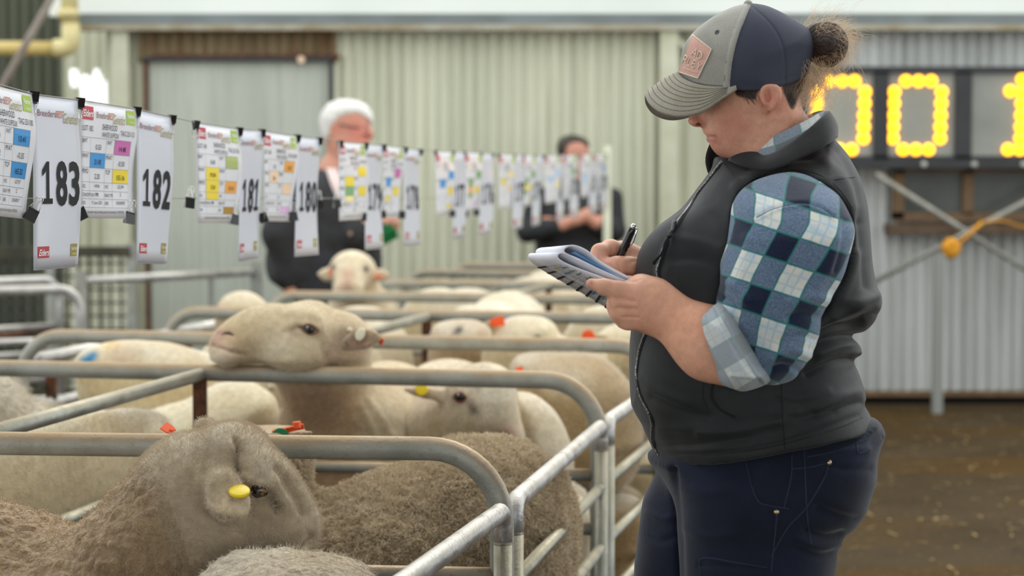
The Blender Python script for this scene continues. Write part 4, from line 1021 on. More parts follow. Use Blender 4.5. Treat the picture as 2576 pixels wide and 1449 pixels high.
t12, V, Q = traced([(1470, 862), (1500, 845), (1530, 822), (1560, 810), (1600, 806), (1650, 820), (1690, 870), (1690, 980), (1600, 1020), (1500, 1000), (1462, 920)], 6.4, .15, 'sheep with an orange ear tag beyond the third rail, left of the woman', R=.13, h=.011, base=srgb(216, 198, 158), extra=s12x, feet=ft(P(1580, 980, 6.4)[0], 6.4, .07, .08, .45))
flap_tag('ear_tag', P(1478, 838, 6.21), (0, -1, .2), (.2, 0, -1), .042, .034, m_tago, t12); 
traced([(545, 790), (552, 762), (570, 743), (600, 733), (635, 736), (660, 752), (690, 790), (700, 860), (650, 900), (570, 890), (540, 840)], 7.35, .12, 'creamy sheep head rising behind the pale sheep\'s muzzle', R=.11, h=.013, base=srgb(226, 210, 176), feet=ft(P(620, 880, 7.35)[0], 7.35, .05, .06, .45))
# sheep facing the camera from the fifth pen
def face_sheep():
    Y = 8.6
    lo = P(760, 1010, Y-.35); hi = P(1010, 610, Y+.75); lo[1] = Y-.4; hi[1] = Y+.9; lo[2] = -.01
    F_ = Field(lo, hi, .0105)
    F_.ell(P(886, 672, Y+.03), (.095, .10, .07), 0); F_.cone(P(884, 680, Y-.03), P(878, 722, Y-.12), .078, .058, .04)
    F_.ell(P(876, 728, Y-.13), (.062, .055, .035), .03)
    F_.cone(P(895, 720, Y+.09), P(910, 800, Y+.25), .10, .15, .07); F_.cone(P(915, 840, Y+.3), P(925, 840, Y+.58), .19, .19, .08)
    for a, b, c_ in (((840, 690), (800, 688), -1), ((935, 690), (985, 692), 1)):
        F_.cone(P(*a, Y+.02), P((a[0]+b[0])/2, (a[1]+b[1])/2+2, Y), .02, .03, .02, sq=(1, .5, .9)); F_.cone(P((a[0]+b[0])/2, (a[1]+b[1])/2+2, Y), P(*b, Y-.01), .03, .008, .01, sq=(1, .5, .9))
    q = P(918, 850, Y+.3); legs(F_, [(q[0]-.1, Y+.3, 0), (q[0]+.1, Y+.3, 0), (q[0]-.1, Y+.56, 0), (q[0]+.1, Y+.56, 0)], [(q[0]-.08, Y+.3, .45), (q[0]+.08, Y+.3, .45), (q[0]-.08, Y+.56, .45), (q[0]+.08, Y+.56, .45)])
    V, Q = F_.mesh(2); C = np.tile(np.array(srgb(228, 214, 186)), (len(V), 1))
    C = paint(V, C, [(876, 690, 16, PINK*.9, .75), (872, 722, 22, PINK*.75, .75), (838, 672, 8, DUSK*.3, .7), (920, 676, 8, DUSK*.2, .8), (960, 692, 20, PINK, .4)])
    t, o = sheep_thing('sheep', V, Q, C, m_far, 'sheep facing the camera with ears out, in front of the white-haired man', 'rams in the pens')
    b = bvh_of(V, Q)
    for p in ((838, 672), (921, 677)):
        c, n = on_surf(b, *p, -.004)
        if c is not None: eye_ball('eye', c, .013, t)
    flap_tag('ear_tag', P(830, 688, Y-.04), (0, -1, 0), (.3, 0, 1), .02, .018, m_tago, t)
    flap_tag('ear_tag', P(946, 697, Y-.05), (0, -1, 0), (1, 0, .3), .012, .03, m_tago, t)
face_sheep()
# distant backs: one body shape, each ram its own object
def far_mesh(h=.016, head=True):
    F_ = Field((-.75, -.33, -.01), (1.05, .33, 1.2), h)
    F_.cone((-.42, 0, .62), (.28, 0, .62), .235, .235, .05, sq=(1, .95, 1)); F_.ell((-.45, 0, .64), (.2, .22, .235), .06); F_.ell((.3, 0, .6), (.2, .2, .24), .06)
    F_.cone((.36, 0, .64), (.58, 0, .66), .165, .11, .08); F_.cone((.60, 0, .68), (.78, 0, .52), .088, .052, .04); F_.ell((.60, 0, .70), (.07, .085, .07), .04)
    for s in (-1, 1): F_.cone((.57, s*.07, .72), (.55, s*.20, .70), .026, .012, .02, sq=(1.2, 1, .6))
    legs(F_, [(-.45, -.12, 0), (-.45, .12, 0), (.28, -.11, 0), (.28, .11, 0)], [(-.43, -.12, .48), (-.43, .12, .48), (.28, -.11, .46), (.28, .11, .46)])
    V, Q = F_.mesh(2); Nn = normals(V, Q); V = V+Nn*(vnoise(V, 8)*.008)[:, None]
    f = np.clip(.35+.9*vnoise(V, 4.5), 0, 1)[:, None]; C = CREAM*(1-.5*f)+TAN*.5*f
    up = np.clip((Nn[:, 2]-.25)/.5, 0, 1)[:, None]; C = C*(1-.5*up)+WHITE*.5*up  # backs whitened where they face up, painting in overhead light
    hd = np.clip((V[:, 0]-.58)/.1, 0, 1)[:, None]; C = C*(1-hd*.5)+np.array(srgb(226, 206, 184))*hd*.5
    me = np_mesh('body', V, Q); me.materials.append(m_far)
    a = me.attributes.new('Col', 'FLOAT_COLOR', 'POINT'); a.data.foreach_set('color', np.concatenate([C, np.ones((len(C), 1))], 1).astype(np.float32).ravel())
    return me
FM = far_mesh()
# (pen depth at the aisle, distance from the aisle, facing away?, back height, label)
FAR = [(7.40, .38, 1, .925, 'white-backed sheep below the notebook corner, between the fourth and fifth rails'),
       (7.38, .90, 0, .935, 'white-backed sheep in the middle of the pen behind the fourth rail'),
       (7.42, 1.48, 1, .90, 'sheep behind the fourth rail, below the facing sheep'),
       (8.45, .45, 0, .92, 'distant sheep right of the far divider rail'),
       (8.45, 1.30, 1, .92, 'distant sheep left of the far divider rail'),
       (9.52, .50, 1, .93, 'small distant sheep half hidden by the notebook, sixth pen'),
       (9.52, 1.15, 0, .94, 'small pale sheep back in the sixth pen, left of the notebook'),
       (10.52, .75, 1, .95, 'tiny sheep back at the end of the pens'),
       (6.32, 1.42, 0, .90, 'pale sheep behind the pale sheep\'s ear, under the fourth rail')]
for k, (z_, off, aw, top, lab) in enumerate(FAR):
    q = np.array([gx(z_), z_])+C_*off; yaw = math.atan2(D[1], D[0])+(0 if aw else math.pi)
    t = tag(empty('sheep', (q[0], q[1], 0), yaw), lab, 'sheep', 'rams in the pens'); t.scale = (.66, .92, top/.865)
    o = bpy.data.objects.new('body', FM); COL.objects.link(o); o.parent = t
# ================================================================== THE WOMAN WITH THE NOTEBOOK
WY0 = 3.15
wc = P(1900, 1400, WY0)
woman = tag(empty('person', (wc[0], WY0, 0)), 'person in black vest, plaid shirt and trucker cap writing in a folded booklet', 'person')
def skin_mat():
    m, t, b = _new('sunned_skin')
    a = N(t, 'ShaderNodeAttribute'); a.attribute_name = 'Col'
    f = ramp(t, noise(t, 70, 4, .6), [(.3, .86), (.7, 1.08)]); col = mixc(t, 1.0, a.outputs['Color'], f, 'MULTIPLY')
    fr = ramp(t, noise(t, 190, 2), [(.62, 0.0), (.74, 1.0)]); col = mixc(t, math_n(t, 'MULTIPLY', fr, .22), col, srgb(150, 92, 66))
    t.links.new(col, b.inputs['Base Color']); b.inputs['Roughness'].default_value = .52; b.inputs['Specular IOR Level'].default_value = .35
    pass
    bump(t, b, math_n(t, 'ADD', noise(t, 420, 3), noise(t, 120, 3)), .12, .001)
    return m
m_skin = skin_mat()
def fabric(name, c1, c2, weave=900, rough=.85, sheen=.2, wr=.25):
    m, t, b = _new(name)
    col = mixc(t, ramp(t, noise(t, 9, 4), [(.35, 0.0), (.65, 1.0)]), c1, c2)
    col = mixc(t, 1.0, col, ramp(t, noise(t, weave, 2), [(.3, .82), (.7, 1.1)]), 'MULTIPLY')
    t.links.new(col, b.inputs['Base Color']); b.inputs['Roughness'].default_value = rough; b.inputs['Specular IOR Level'].default_value = .25
    b.inputs['Sheen Weight'].default_value = sheen; b.inputs['Sheen Roughness'].default_value = .4
    bump(t, b, math_n(t, 'ADD', noise(t, weave, 2), math_n(t, 'MULTIPLY', noise(t, 28, 4), 2.0)), wr, .002)
    return m
m_vest = fabric('charcoal_softshell', srgb(45, 46, 48), srgb(37, 38, 40), rough=.62, sheen=.15)
m_vest_edge = fabric('black_binding', srgb(34, 34, 35), srgb(28, 28, 29))
m_fleecein = fabric('charcoal_fleece_lining', srgb(48, 48, 49), srgb(38, 38, 40), sheen=.5)
m_jean = fabric('navy_drill', srgb(30, 37, 56), srgb(22, 27, 42), rough=.9, sheen=.25)
def plaid_mat(name, wash=0.0):
    m, t, b = _new(name)
    a = N(t, 'ShaderNodeAttribute'); a.attribute_name = 'plaid'
    s = N(t, 'ShaderNodeSeparateXYZ'); t.links.new(a.outputs['Vector'], s.inputs[0])
    def band(ch):
        wob = math_n(t, 'MULTIPLY', math_n(t, 'SUBTRACT', noise(t, 60, 2), .5), .02)
        fr = math_n(t, 'FRACT', math_n(t, 'ADD', math_n(t, 'ADD', ch, wob), 100.5)); return math_n(t, 'ABSOLUTE', math_n(t, 'SUBTRACT', fr, .5))
    fu, fv = band(s.outputs['X']), band(s.outputs['Y'])
    A = ramp(t, fu, [(.232, 1.0), (.262, 0.0)]); B = ramp(t, fv, [(.232, 1.0), (.262, 0.0)])
    both = math_n(t, 'MULTIPLY', A, B); one = math_n(t, 'SUBTRACT', math_n(t, 'ADD', A, B), math_n(t, 'MULTIPLY', both, 2.0))
    tw = ramp(t, noise(t, 320, 3, .7), [(.35, 0.0), (.65, 1.0)])
    mid = mixc(t, tw, srgb(82, 104, 134), srgb(122, 140, 162))
    white = mixc(t, ramp(t, noise(t, 50, 3), [(.4, 0.0), (.7, 1.0)]), srgb(232, 230, 220), srgb(196, 214, 226))
    lb = math_n(t, 'MULTIPLY', ramp(t, math_n(t, 'ABSOLUTE', math_n(t, 'SUBTRACT', fu, .42)), [(.0, 1.0), (.03, 0.0)]), .6)
    lb2 = math_n(t, 'MULTIPLY', ramp(t, math_n(t, 'ABSOLUTE', math_n(t, 'SUBTRACT', fv, .40)), [(.0, 1.0), (.03, 0.0)]), .5)
    white = mixc(t, math_n(t, 'MAXIMUM', lb, lb2), white, srgb(150, 190, 214))
    col = mixc(t, one, white, mid); col = mixc(t, both, col, mixc(t, tw, srgb(24, 34, 58), srgb(34, 44, 70)))
    g1 = ramp(t, math_n(t, 'ABSOLUTE', math_n(t, 'SUBTRACT', fu, .236)), [(.012, 1.0), (.024, 0.0)])
    g2 = ramp(t, math_n(t, 'ABSOLUTE', math_n(t, 'SUBTRACT', fv, .236)), [(.012, 1.0), (.024, 0.0)])
    col = mixc(t, math_n(t, 'MULTIPLY', math_n(t, 'MAXIMUM', g1, g2), .85), col, srgb(40, 124, 122))
    if wash: col = mixc(t, wash, col, srgb(214, 220, 222))
    t.links.new(col, b.inputs['Base Color']); b.inputs['Roughness'].default_value = .92; b.inputs['Specular IOR Level'].default_value = .15
    b.inputs['Sheen Weight'].default_value = .3
    bump(t, b, math_n(t, 'ADD', noise(t, 700, 2), math_n(t, 'MULTIPLY', noise(t, 40, 4), 1.2)), .3, .002)
    return m
m_plaid = plaid_mat('plaid_flannel'); m_plaid_in = plaid_mat('pale_plaid_reverse', .5)
def pl(op, Y, n=140): return smooth_poly(pts2(op, Y), n)
def PX(x, Y): return CX+x/Y*FPX
def zof(py, Y=WY0): return P(1288, py, Y)[2]

# ---------------------------------------------------------------- body: head, neck, arms and hands, one surface
lo = np.array([P(1465, 0, 3.0)[0], 2.84, zof(1010)]); hi = np.array([P(2080, 0, 3.1)[0], 3.50, zof(15)])
B = Field(lo, hi, .0026)
head = [(1752, 180), (1746, 240), (1745, 270), (1737, 286), (1731, 298), (1730, 308), (1739, 316), (1754, 318), (1763, 319), (1767, 326), (1770, 336), (1779, 342), (1782, 346), (1780, 350), (1786, 355), (1793, 360), (1797, 368), (1798, 380), (1804, 389), (1818, 396), (1840, 402), (1870, 425), (1890, 520), (2060, 520), (2060, 340), (2036, 300), (2018, 274), (2012, 240), (2030, 190), (2032, 120), (2000, 72), (1935, 34), (1870, 34), (1800, 78), (1762, 130)]
def THd(x, z):
    px = PX(x, WY0); t = lerp(px, [1733, 1742, 1755, 1768, 1790, 1820, 1860, 1910, 2030], [.012, .017, .024, .036, .050, .060, .070, .076, .074])
    nk = np.clip((zof(330)-z)/.05, 0, 1)*np.clip((px-1840)/40, 0, 1); return t*(1-nk)+.064*nk
B.inflate(pl(head, WY0, 180), WY0, THd, .075, 0)
B.ell(P(1846, 318, WY0-.045), (.038, .026, .034), .03)                 # cheek
B.ell(P(1872, 360, WY0-.045), (.045, .022, .020), .03)                 # jaw
B.ell(P(1752, 306, WY0-.013), (.010, .008, .0075), .008)               # nostril wing
B.ell(P(1752, 306, WY0+.013), (.010, .008, .0075), .008)
B.ell(P(1794, 351, WY0-.012), (.009, .012, .005), .008)                # lower lip
B.cone(P(1965, 290, WY0-.05), P(1905, 380, WY0-.055), .018, .012, .03) # neck muscle
earp = pl([(1912, 222), (1928, 215), (1952, 216), (1965, 228), (1963, 252), (1952, 270), (1938, 283), (1924, 285), (1918, 270), (1922, 256), (1914, 244)], WY0-.085, 60)
B.inflate(earp, lambda x, z: WY0+lerp(PX(x, WY0-.08), [1910, 1965], [-.077, -.093]), .009, .011, .008)
B.ell(P(1936, 246, WY0-.108), (.0105, .020, .0145), .003, op='sub'); B.ell(P(1931, 264, WY0-.106), (.005, .014, .008), .003, op='sub')
_er = smooth_line([(1924, 262), (1916, 238), (1924, 221), (1942, 218), (1957, 224), (1959, 246), (1950, 264), (1938, 277)], 20)
B.chain([P(a, b, WY0-float(np.interp(a, [1910, 1965], [.086, .102]))) for a, b in _er], [.0036]*len(_er), .004)
B.chain([P(1944, 232, WY0-.096), P(1948, 248, WY0-.096), P(1938, 262, WY0-.094)], [.0035, .0035, .003], .004)
# left arm: upper arm inside the sleeve, forearm, hand
B.chain([P(1990, 560, 3.03), P(1930, 870, 2.97), P(1870, 890, 2.96)], [.035, .040, .044], .03)
B.cone(P(1870, 890, 2.96), P(1790, 866, 2.96), .044, .0495, .03, sq=(1, .85, 1)); B.cone(P(1790, 866, 2.96), P(1662, 774, 2.99), .0495, .037, .03, sq=(1, .85, 1))
B.cone(P(1664, 772, 2.99), P(1612, 762, 2.985), .036, .034, .02, sq=(1, .8, 1)); B.cone(P(1612, 764, 2.985), P(1578, 768, 2.98), .035, .030, .02, sq=(1, .72, 1))
def finger(pts, rs, k=.006): B.chain([P(*p) for p in pts], rs, k)
finger([(1590, 742, 2.968), (1556, 731, 2.962), (1522, 722, 2.962), (1486, 713, 2.967)], [.0140, .0125, .0108, .0078], .010)
finger([(1592, 764, 2.962), (1556, 760, 2.964), (1549, 768, 2.99), (1556, 772, 3.02)], [.0145, .0125, .0115, .010], .007)
finger([(1598, 786, 2.966), (1562, 786, 2.968), (1555, 790, 2.995), (1562, 792, 3.02)], [.0145, .0125, .0112, .010], .007)
finger([(1608, 806, 2.972), (1578, 808, 2.975), (1570, 808, 2.998), (1578, 808, 3.02)], [.0135, .0115, .0105, .009], .007)
finger([(1650, 745, 3.0), (1612, 722, 3.0), (1580, 718, 3.03), (1552, 712, 3.052)], [.020, .0155, .0125, .0105], .012)
# right arm and hand with the pen
B.chain([P(1850, 850, 3.42), P(1700, 745, 3.28), P(1634, 702, 3.155), P(1606, 684, 3.125), P(1566, 654, 3.115)], [.045, .042, .033, .032, .030], .02)
B.cone(P(1618, 703, 3.12), P(1562, 698, 3.105), .021, .015, .015)
finger([(1576, 640, 3.115), (1536, 626, 3.09), (1508, 634, 3.068), (1503, 656, 3.062), (1514, 676, 3.064)], [.0170, .0138, .0120, .0108, .0085], .008)
finger([(1560, 652, 3.125), (1520, 648, 3.105), (1500, 664, 3.092), (1512, 688, 3.090)], [.0150, .0125, .0112, .0095], .006)
finger([(1562, 672, 3.13), (1526, 672, 3.115), (1510, 686, 3.105), (1528, 702, 3.10)], [.0140, .0118, .0105, .009], .006)
finger([(1566, 690, 3.13), (1536, 694, 3.12), (1526, 704, 3.11), (1545, 712, 3.105)], [.0125, .0105, .0095, .0085], .006)
finger([(1612, 684, 3.095), (1580, 672, 3.066), (1552, 669, 3.056), (1524, 673, 3.052)], [.019, .0150, .0135, .0108], .010)
B.cone(P(1990, 560, 3.03), P(1960, 560, 3.3), .035, .035, .03); B.cone(P(1960, 560, 3.3), P(1900, 850, 3.42), .035, .045, .03); B.cone(P(1900, 850, 3.42), P(1850, 850, 3.42), .045, .045, .02); B.cone(P(1960, 420, WY0), P(1975, 560, 3.1), .05, .04, .03)
V, Q = B.mesh(2); Nn = normals(V, Q)
V = folds(V, Nn, [([(1768, 344), (1784, 345), (1802, 345)], 2.4, -.0022), ([(1762, 318), (1772, 326), (1782, 340)], 6, -.0018), ([(1760, 300), (1768, 312)], 4, -.003), ([(1800, 364), (1806, 366)], 6, -.002), ([(1640, 722), (1655, 760), (1650, 800)], 9, -.0015), ([(1545, 752), (1570, 752), (1596, 756)], 3.5, -.003), ([(1552, 776), (1575, 777), (1600, 777)], 3.5, -.003), ([(1566, 799), (1585, 799), (1606, 799)], 3.5, -.0025),
   ([(1534, 714), (1536, 726)], 3, -.0015), ([(1516, 708), (1518, 730)], 2.5, -.001), ([(1556, 660), (1560, 682)], 3, -.0015), ([(1580, 662), (1600, 655)], 5, -.002), ([(1570, 696), (1590, 700), (1612, 692)], 3, -.0012), ([(1572, 704), (1594, 708), (1612, 702)], 3, -.0012), ([(1930, 300), (1915, 330), (1900, 360)], 5, -.002), ([(1912, 318), (1898, 345)], 3, -.0012)])
px, py = proj(V)
C = np.tile(np.array(srgb(236, 178, 150)), (len(V), 1))
C = paint(V, C, [(1850, 318, 60, srgb(196, 122, 100), .7), (1745, 305, 22, srgb(190, 108, 96), .6), (1800, 370, 34, srgb(206, 140, 124), .6), (1940, 250, 34, srgb(208, 124, 108), .7), (1980, 310, 60, srgb(196, 134, 106), .5), (1720, 800, 90, srgb(240, 172, 138), .6), (1600, 770, 60, srgb(236, 174, 148), .5), (1515, 640, 30, srgb(216, 156, 138), .6), (1525, 672, 14, srgb(222, 160, 150), .6), (1486, 713, 12, srgb(208, 140, 124), .6), (1560, 700, 30, srgb(190, 128, 104), .5)])
C = paint_line(V, C, [(1779, 341), (1788, 341), (1800, 343)], 4, srgb(176, 98, 92), .7); C = paint_line(V, C, [(1783, 352), (1792, 353), (1802, 351)], 4, srgb(186, 108, 100), .7)
def in_poly(pp, soft=4.0): return np.clip(.5-poly_sd(px, py, smooth_poly(pp, 40))/soft, 0, 1)[:, None]*(np.abs(V[:, 1]-WY0) < .13)[:, None]
SIDE = [(1848, 190), (1850, 236), (1872, 246), (1894, 252), (1904, 240), (1910, 190)]; NAPE = [(1966, 190), (1968, 222), (1978, 250), (1990, 274), (2000, 270), (2010, 244), (2030, 200), (2040, 150), (2000, 150)]
for pp in (SIDE, NAPE): f_ = in_poly(pp); C = C*(1-f_)+np.array(srgb(66, 48, 40))*f_
body = obj('body', V, Q, m_skin, woman, True); set_col(body, C)
bb = bvh_of(V, Q)
m_nail = M('finger_nail', srgb(226, 170, 156), rough=.3)
def nail(cx, cy, rx, ry, ang):
    g = []; ca, sa = math.cos(ang), math.sin(ang)
    for i in range(5):
        for j in range(7):
            u, v = (j/3-1), (i/2-1); s = 1-.25*(u*u)*(abs(v) > .9)
            x, y = u*rx*math.sqrt(max(0, 1-.55*v*v)), v*ry
            c, n = on_surf(bb, cx+x*ca-y*sa, cy+x*sa+y*ca, .0007)
            if c is None: return
            g.append(c)
    F = [(i*7+j, i*7+j+1, (i+1)*7+j+1, (i+1)*7+j) for i in range(4) for j in range(6)]
    obj('nail', g, F, m_nail, woman, True)
nail(1526, 671, 9, 9, .05); nail(1483, 709, 5, 3.5, .2)
# lips, nostril
L = [on_surf(bb, *p, .0004)[0] for p in ((1750, 313), (1756, 311), (1762, 314))]
if all(c is not None for c in L): MB().tube(L, [.001, .0025, .001], 8).build('nostril', M('nostril_shade', srgb(110, 58, 48), rough=.7), woman, True)

# ---------------------------------------------------------------- hair: sides, nape, bun, flyaway strands
m_hair = M('brown_hair', srgb(74, 54, 42), srgb(44, 32, 27), rough=.42, scale=60, stretch=(1, 1, 6), bmp=.5, bscale=240, spec=.5)
H = Field(P(1830, 300, 3.1)-np.array([0, .15, 0]), P(2150, 30, 3.1)+np.array([0, .2, 0]), .0034)
bun = [((2030, 100), .016), ((2058, 86), .017), ((2086, 84), .0175), ((2104, 104), .017), ((2102, 128), .016), ((2084, 140), .0155), ((2060, 134), .016), ((2050, 116), .018)]
for (a, ra), (b_, rb) in zip(bun, bun[1:]): H.cone(P(*a, WY0), P(*b_, WY0-.004), ra, rb, .010, sq=(1, 1.25, 1))
H.ell(P(2078, 112, WY0-.008), (.024, .036, .022), .012)
V, Q = H.mesh(1); Nn = normals(V, Q); hx, hy = proj(V)
ang = np.arctan2(hy-112, hx-2078); V = V+Nn*(np.sin(np.hypot(hx-2080, hy-112)*.75+ang*2.0)*.0012*(hx > 2030))[:, None]
hr = obj('hair', V, Q, m_hair, woman, True)
m_strand = M('sunlit_strand', srgb(226, 196, 160), srgb(176, 140, 106), rough=.35, scale=40)  # paler than the bun: backlight painted into the strand colour
_t = m_strand.node_tree; _b = _t.nodes['Principled BSDF']; _tr = N(_t, 'ShaderNodeBsdfTranslucent'); _tr.inputs[0].default_value = (.85, .66, .45, 1); _mx = N(_t, 'ShaderNodeMixShader'); _mx.inputs[0].default_value = .5
_t.links.new(_b.outputs[0], _mx.inputs[1]); _t.links.new(_tr.outputs[0], _mx.inputs[2]); _t.links.new(_mx.outputs[0], _t.nodes['Material Output'].inputs[0])
rr = np.random.default_rng(8); S0, S1, S2, S3 = [], [], [], []
for k in range(800):
    a = rr.uniform(-2.4, 1.9); r0 = rr.uniform(24, 40); cx, cy = 2078+math.cos(a)*r0, 110+math.sin(a)*r0
    d = rr.uniform(.008, .030)*(1.6 if rr.random() < .12 else 1); o = a+rr.normal(.9, .5); z0 = rr.normal(0, .02)
    p0 = P(cx, cy, WY0+z0); ta = a+rr.choice([-1.0, 1.25]); v1 = np.array([math.cos(ta), rr.normal(0, .4), -math.sin(ta)])*d*.6; v2 = np.array([math.cos(o), rr.normal(0, .4), -math.sin(o)])*d*.7; v3_ = np.array([math.cos(o+rr.normal(.6, .6)), rr.normal(0, .4), -math.sin(o+.6)])*d*.6
    S0.append(p0); S1.append(p0+v1); S2.append(p0+v1+v2); S3.append(p0+v1+v2+v3_)
for k in range(380):   # wisps falling at the nape
    cx = rr.uniform(2016, 2075); cy = rr.uniform(140, 205); z0 = rr.normal(-.01, .03)
    p0 = P(cx, cy, WY0+z0); dr = rr.uniform(.02, .07); sw = rr.normal(.003, .012)
    S0.append(p0); S1.append(p0+np.array([sw, rr.normal(0, .006), -dr*.4])); S2.append(p0+np.array([sw*1.5-.008, rr.normal(0, .008), -dr*.75])); S3.append(p0+np.array([sw*.4-.012, rr.normal(0, .01), -dr]))
for (x0, y0, x1, y1, x2, y2, x3, y3) in ((2056, 70, 2050, 20, 2060, 5, 2075, -4), (2110, 90, 2150, 70, 2155, 90, 2157, 82), (2070, 270, 2085, 250, 2092, 262, 2086, 282)):
    for l, q in zip((S0, S1, S2, S3), ((x0, y0), (x1, y1), (x2, y2), (x3, y3))): l.append(P(*q, WY0))
SS = np.stack([S0, S1, S2, S3], 1)
def strands(t):
    x = t*3; i_ = min(2, int(x)); f = x-i_
    p = SS[:, [max(0, i_-1), i_, i_+1, min(3, i_+2)]]
    return .5*((2*p[:, 1])+(-p[:, 0]+p[:, 2])*f+(2*p[:, 0]-5*p[:, 1]+4*p[:, 2]-p[:, 3])*f*f+(-p[:, 0]+3*p[:, 1]-3*p[:, 2]+p[:, 3])*f**3)
hair('flyaway_hair', SS[:, 0], strands, .00018, m_strand, woman, npt=9, tip=.5)

RS, DS = [], []
for pp, dv, cnt in ((SIDE, (.55, -.12, -.6), 420), (NAPE, (.25, -.1, .9), 900)):
    q_ = np.array(pp, float); lo_, hi_ = q_.min(0), q_.max(0)
    for k in range(cnt):
        a_, b_ = rr.uniform(lo_, hi_)
        if poly_sd(np.array([a_]), np.array([b_]), q_)[0] > 1: continue
        c, n = on_surf(bb, a_, b_, -.0005)
        if c is not None and c[1] < WY0+.02:
            RS.append(c); d_ = np.array(dv)+rr.normal(0, .15, 3); d_ -= n*(d_@n)*.9; DS.append(d_/np.linalg.norm(d_)*rr.uniform(.007, .014)+n*.001)
RS, DS = np.array(RS), np.array(DS); hair('short_hair', RS, lambda t: RS+DS*t, .00028, m_hair, woman, npt=3)

# ---------------------------------------------------------------- trucker cap (worn, but lifts away: its own thing)
cap = tag(empty('trucker_cap', tuple(P(1880, 230, WY0))), 'grey trucker cap with navy mesh back and pink patch, on the writing woman\'s head', 'cap')
def mesh_back_mat():
    m, t, b = _new('navy_cap_mesh')
    co = N(t, 'ShaderNodeTexCoord'); w = []
    for d in ('X', 'Z'):
        wv = N(t, 'ShaderNodeTexWave'); wv.bands_direction = d; wv.inputs['Scale'].default_value = 190; wv.inputs['Distortion'].default_value = .6; t.links.new(co.outputs['Object'], wv.inputs[0]); w.append(wv.outputs['Fac'])
    f = math_n(t, 'MULTIPLY', w[0], w[1]); col = mixc(t, f, srgb(50, 54, 70), srgb(92, 97, 116)); t.links.new(col, b.inputs['Base Color'])
    b.inputs['Roughness'].default_value = .8; bump(t, b, f, .5, .002); return m
m_capg = fabric('faded_grey_twill', srgb(172, 170, 162), srgb(156, 153, 144), weave=700, rough=.9)
m_capb = fabric('grey_brim_twill', srgb(176, 172, 158), srgb(156, 148, 130), weave=700, rough=.9)
m_capm = mesh_back_mat()
cr = [(1700, 330), (1702, 240), (1706, 187), (1712, 150), (1722, 112), (1745, 80), (1768, 60), (1800, 38), (1842, 18), (1882, 9), (1920, 13), (1950, 24), (1978, 39), (2012, 59), (2036, 78), (2048, 114), (2042, 148), (2032, 190), (2022, 240), (2000, 330)]
rim = [(1690, 180), (1706, 188), (1716, 200), (1740, 212), (1780, 222), (1826, 226), (1870, 228), (1913, 228), (1945, 223), (1977, 214), (2004, 204), (2032, 191), (2080, 168), (2080, 400), (1690, 400)]
CF = Field(np.array([P(1690, 0, WY0)[0], WY0-.125, zof(245)]), np.array([P(2065, 0, WY0)[0], WY0+.125, zof(-5)]), .0024)
CF.inflate(pl(cr, WY0, 150), WY0, lambda x, z: lerp(PX(x, WY0), [1700, 1740, 1800, 1900, 2050], [.060, .080, .090, .094, .088]), .10, 0)
inn = [(1716, 350), (1716, 240), (1720, 170), (1743, 110), (1800, 58), (1882, 26), (1950, 40), (2010, 76), (2034, 120), (2026, 175), (2006, 250), (1990, 350)]
CF.inflate(pl(inn, WY0, 90), WY0, lambda x, z: lerp(PX(x, WY0), [1700, 1740, 1800, 1900, 2050], [.053, .073, .083, .087, .081]), .09, .002, op='sub')
CF.inflate(np.array([P(a, b, WY0-float(np.interp(a, [1706, 1716, 1740, 1780, 1826, 1977, 2032, 2045], [0, .03, .055, .072, .084, .084, .05, .0])))[[0, 2]] for a, b in rim]), WY0, 9.0, .004, .0, op='sub')
V, Q = CF.mesh(1); Nn = normals(V, Q)
seamF = [(1879, 16), (1866, 48), (1855, 74), (1845, 104), (1837, 134), (1831, 170), (1826, 226)]
V = folds(V, Nn, [(seamF, 2.5, -.0012), ([(1890, 14), (1940, 60), (1968, 110), (1976, 160), (1976, 214)], 2.5, -.0012), ([(1700, 190), (1760, 205), (1826, 212)], 2, -.0005), ([(1826, 210), (1913, 211), (1977, 198), (2035, 176)], 3, -.001), ([(1800, 60), (1790, 110), (1795, 150)], 16, -.0015)])
px, py = proj(V)
sl_ = smooth_line(seamF, 40); xb = np.interp(py, sl_[:, 1], sl_[:, 0])
frontm = px < xb
Fm = frontm[Q].sum(1) >= 2
crown = obj('crown', V, Q, [m_capg, m_capm], cap, True); crown.data.polygons.foreach_set('material_index', (~Fm).astype(np.int32))
cb = bvh_of(V, Q)
m_thread = M('grey_thread', srgb(98, 94, 86), rough=.9)
for pts in ([(p[0]-5, p[1]) for p in seamF[1:]], [(1716, 194), (1742, 206), (1780, 213), (1824, 216)]):
    v_, f_ = strip_on(cb, pts, .0012, .0006, .0002); obj('stitching', v_, f_, m_thread, cap, True)
v_, f_ = strip_on(cb, [(p[0]+1, p[1]) for p in seamF], .0105, .0018, .0010, 60); obj('panel_piping', v_, f_, m_capg, cap, True)
mb = MB(); ctr = P(1882, 10, WY0); k = 12
for j, (zz, r_) in enumerate(((-.004, .0085), (.001, .0085), (.004, .006), (.0052, 0.002))): pass
eye_ball('top_button', ctr-np.array([0, 0, .001]), .0075, cap, m_capg)
c, n = on_surf(cb, 1804, 81, .0002)
if c is not None:
    a_ = np.linspace(0, 2*math.pi, 17); u = np.cross(n, (0, 0, 1)); u /= np.linalg.norm(u); w_ = np.cross(n, u)
    MB().tube([c+(u*math.cos(t_)+w_*math.sin(t_))*.0032 for t_ in a_], .0011, 6, cap=False).build('eyelet', m_thread, cap, True); disc('eyelet_hole', c-n*.0006, n, (0, 0, 1), .0026, .0026, .0008, m_black, cap)
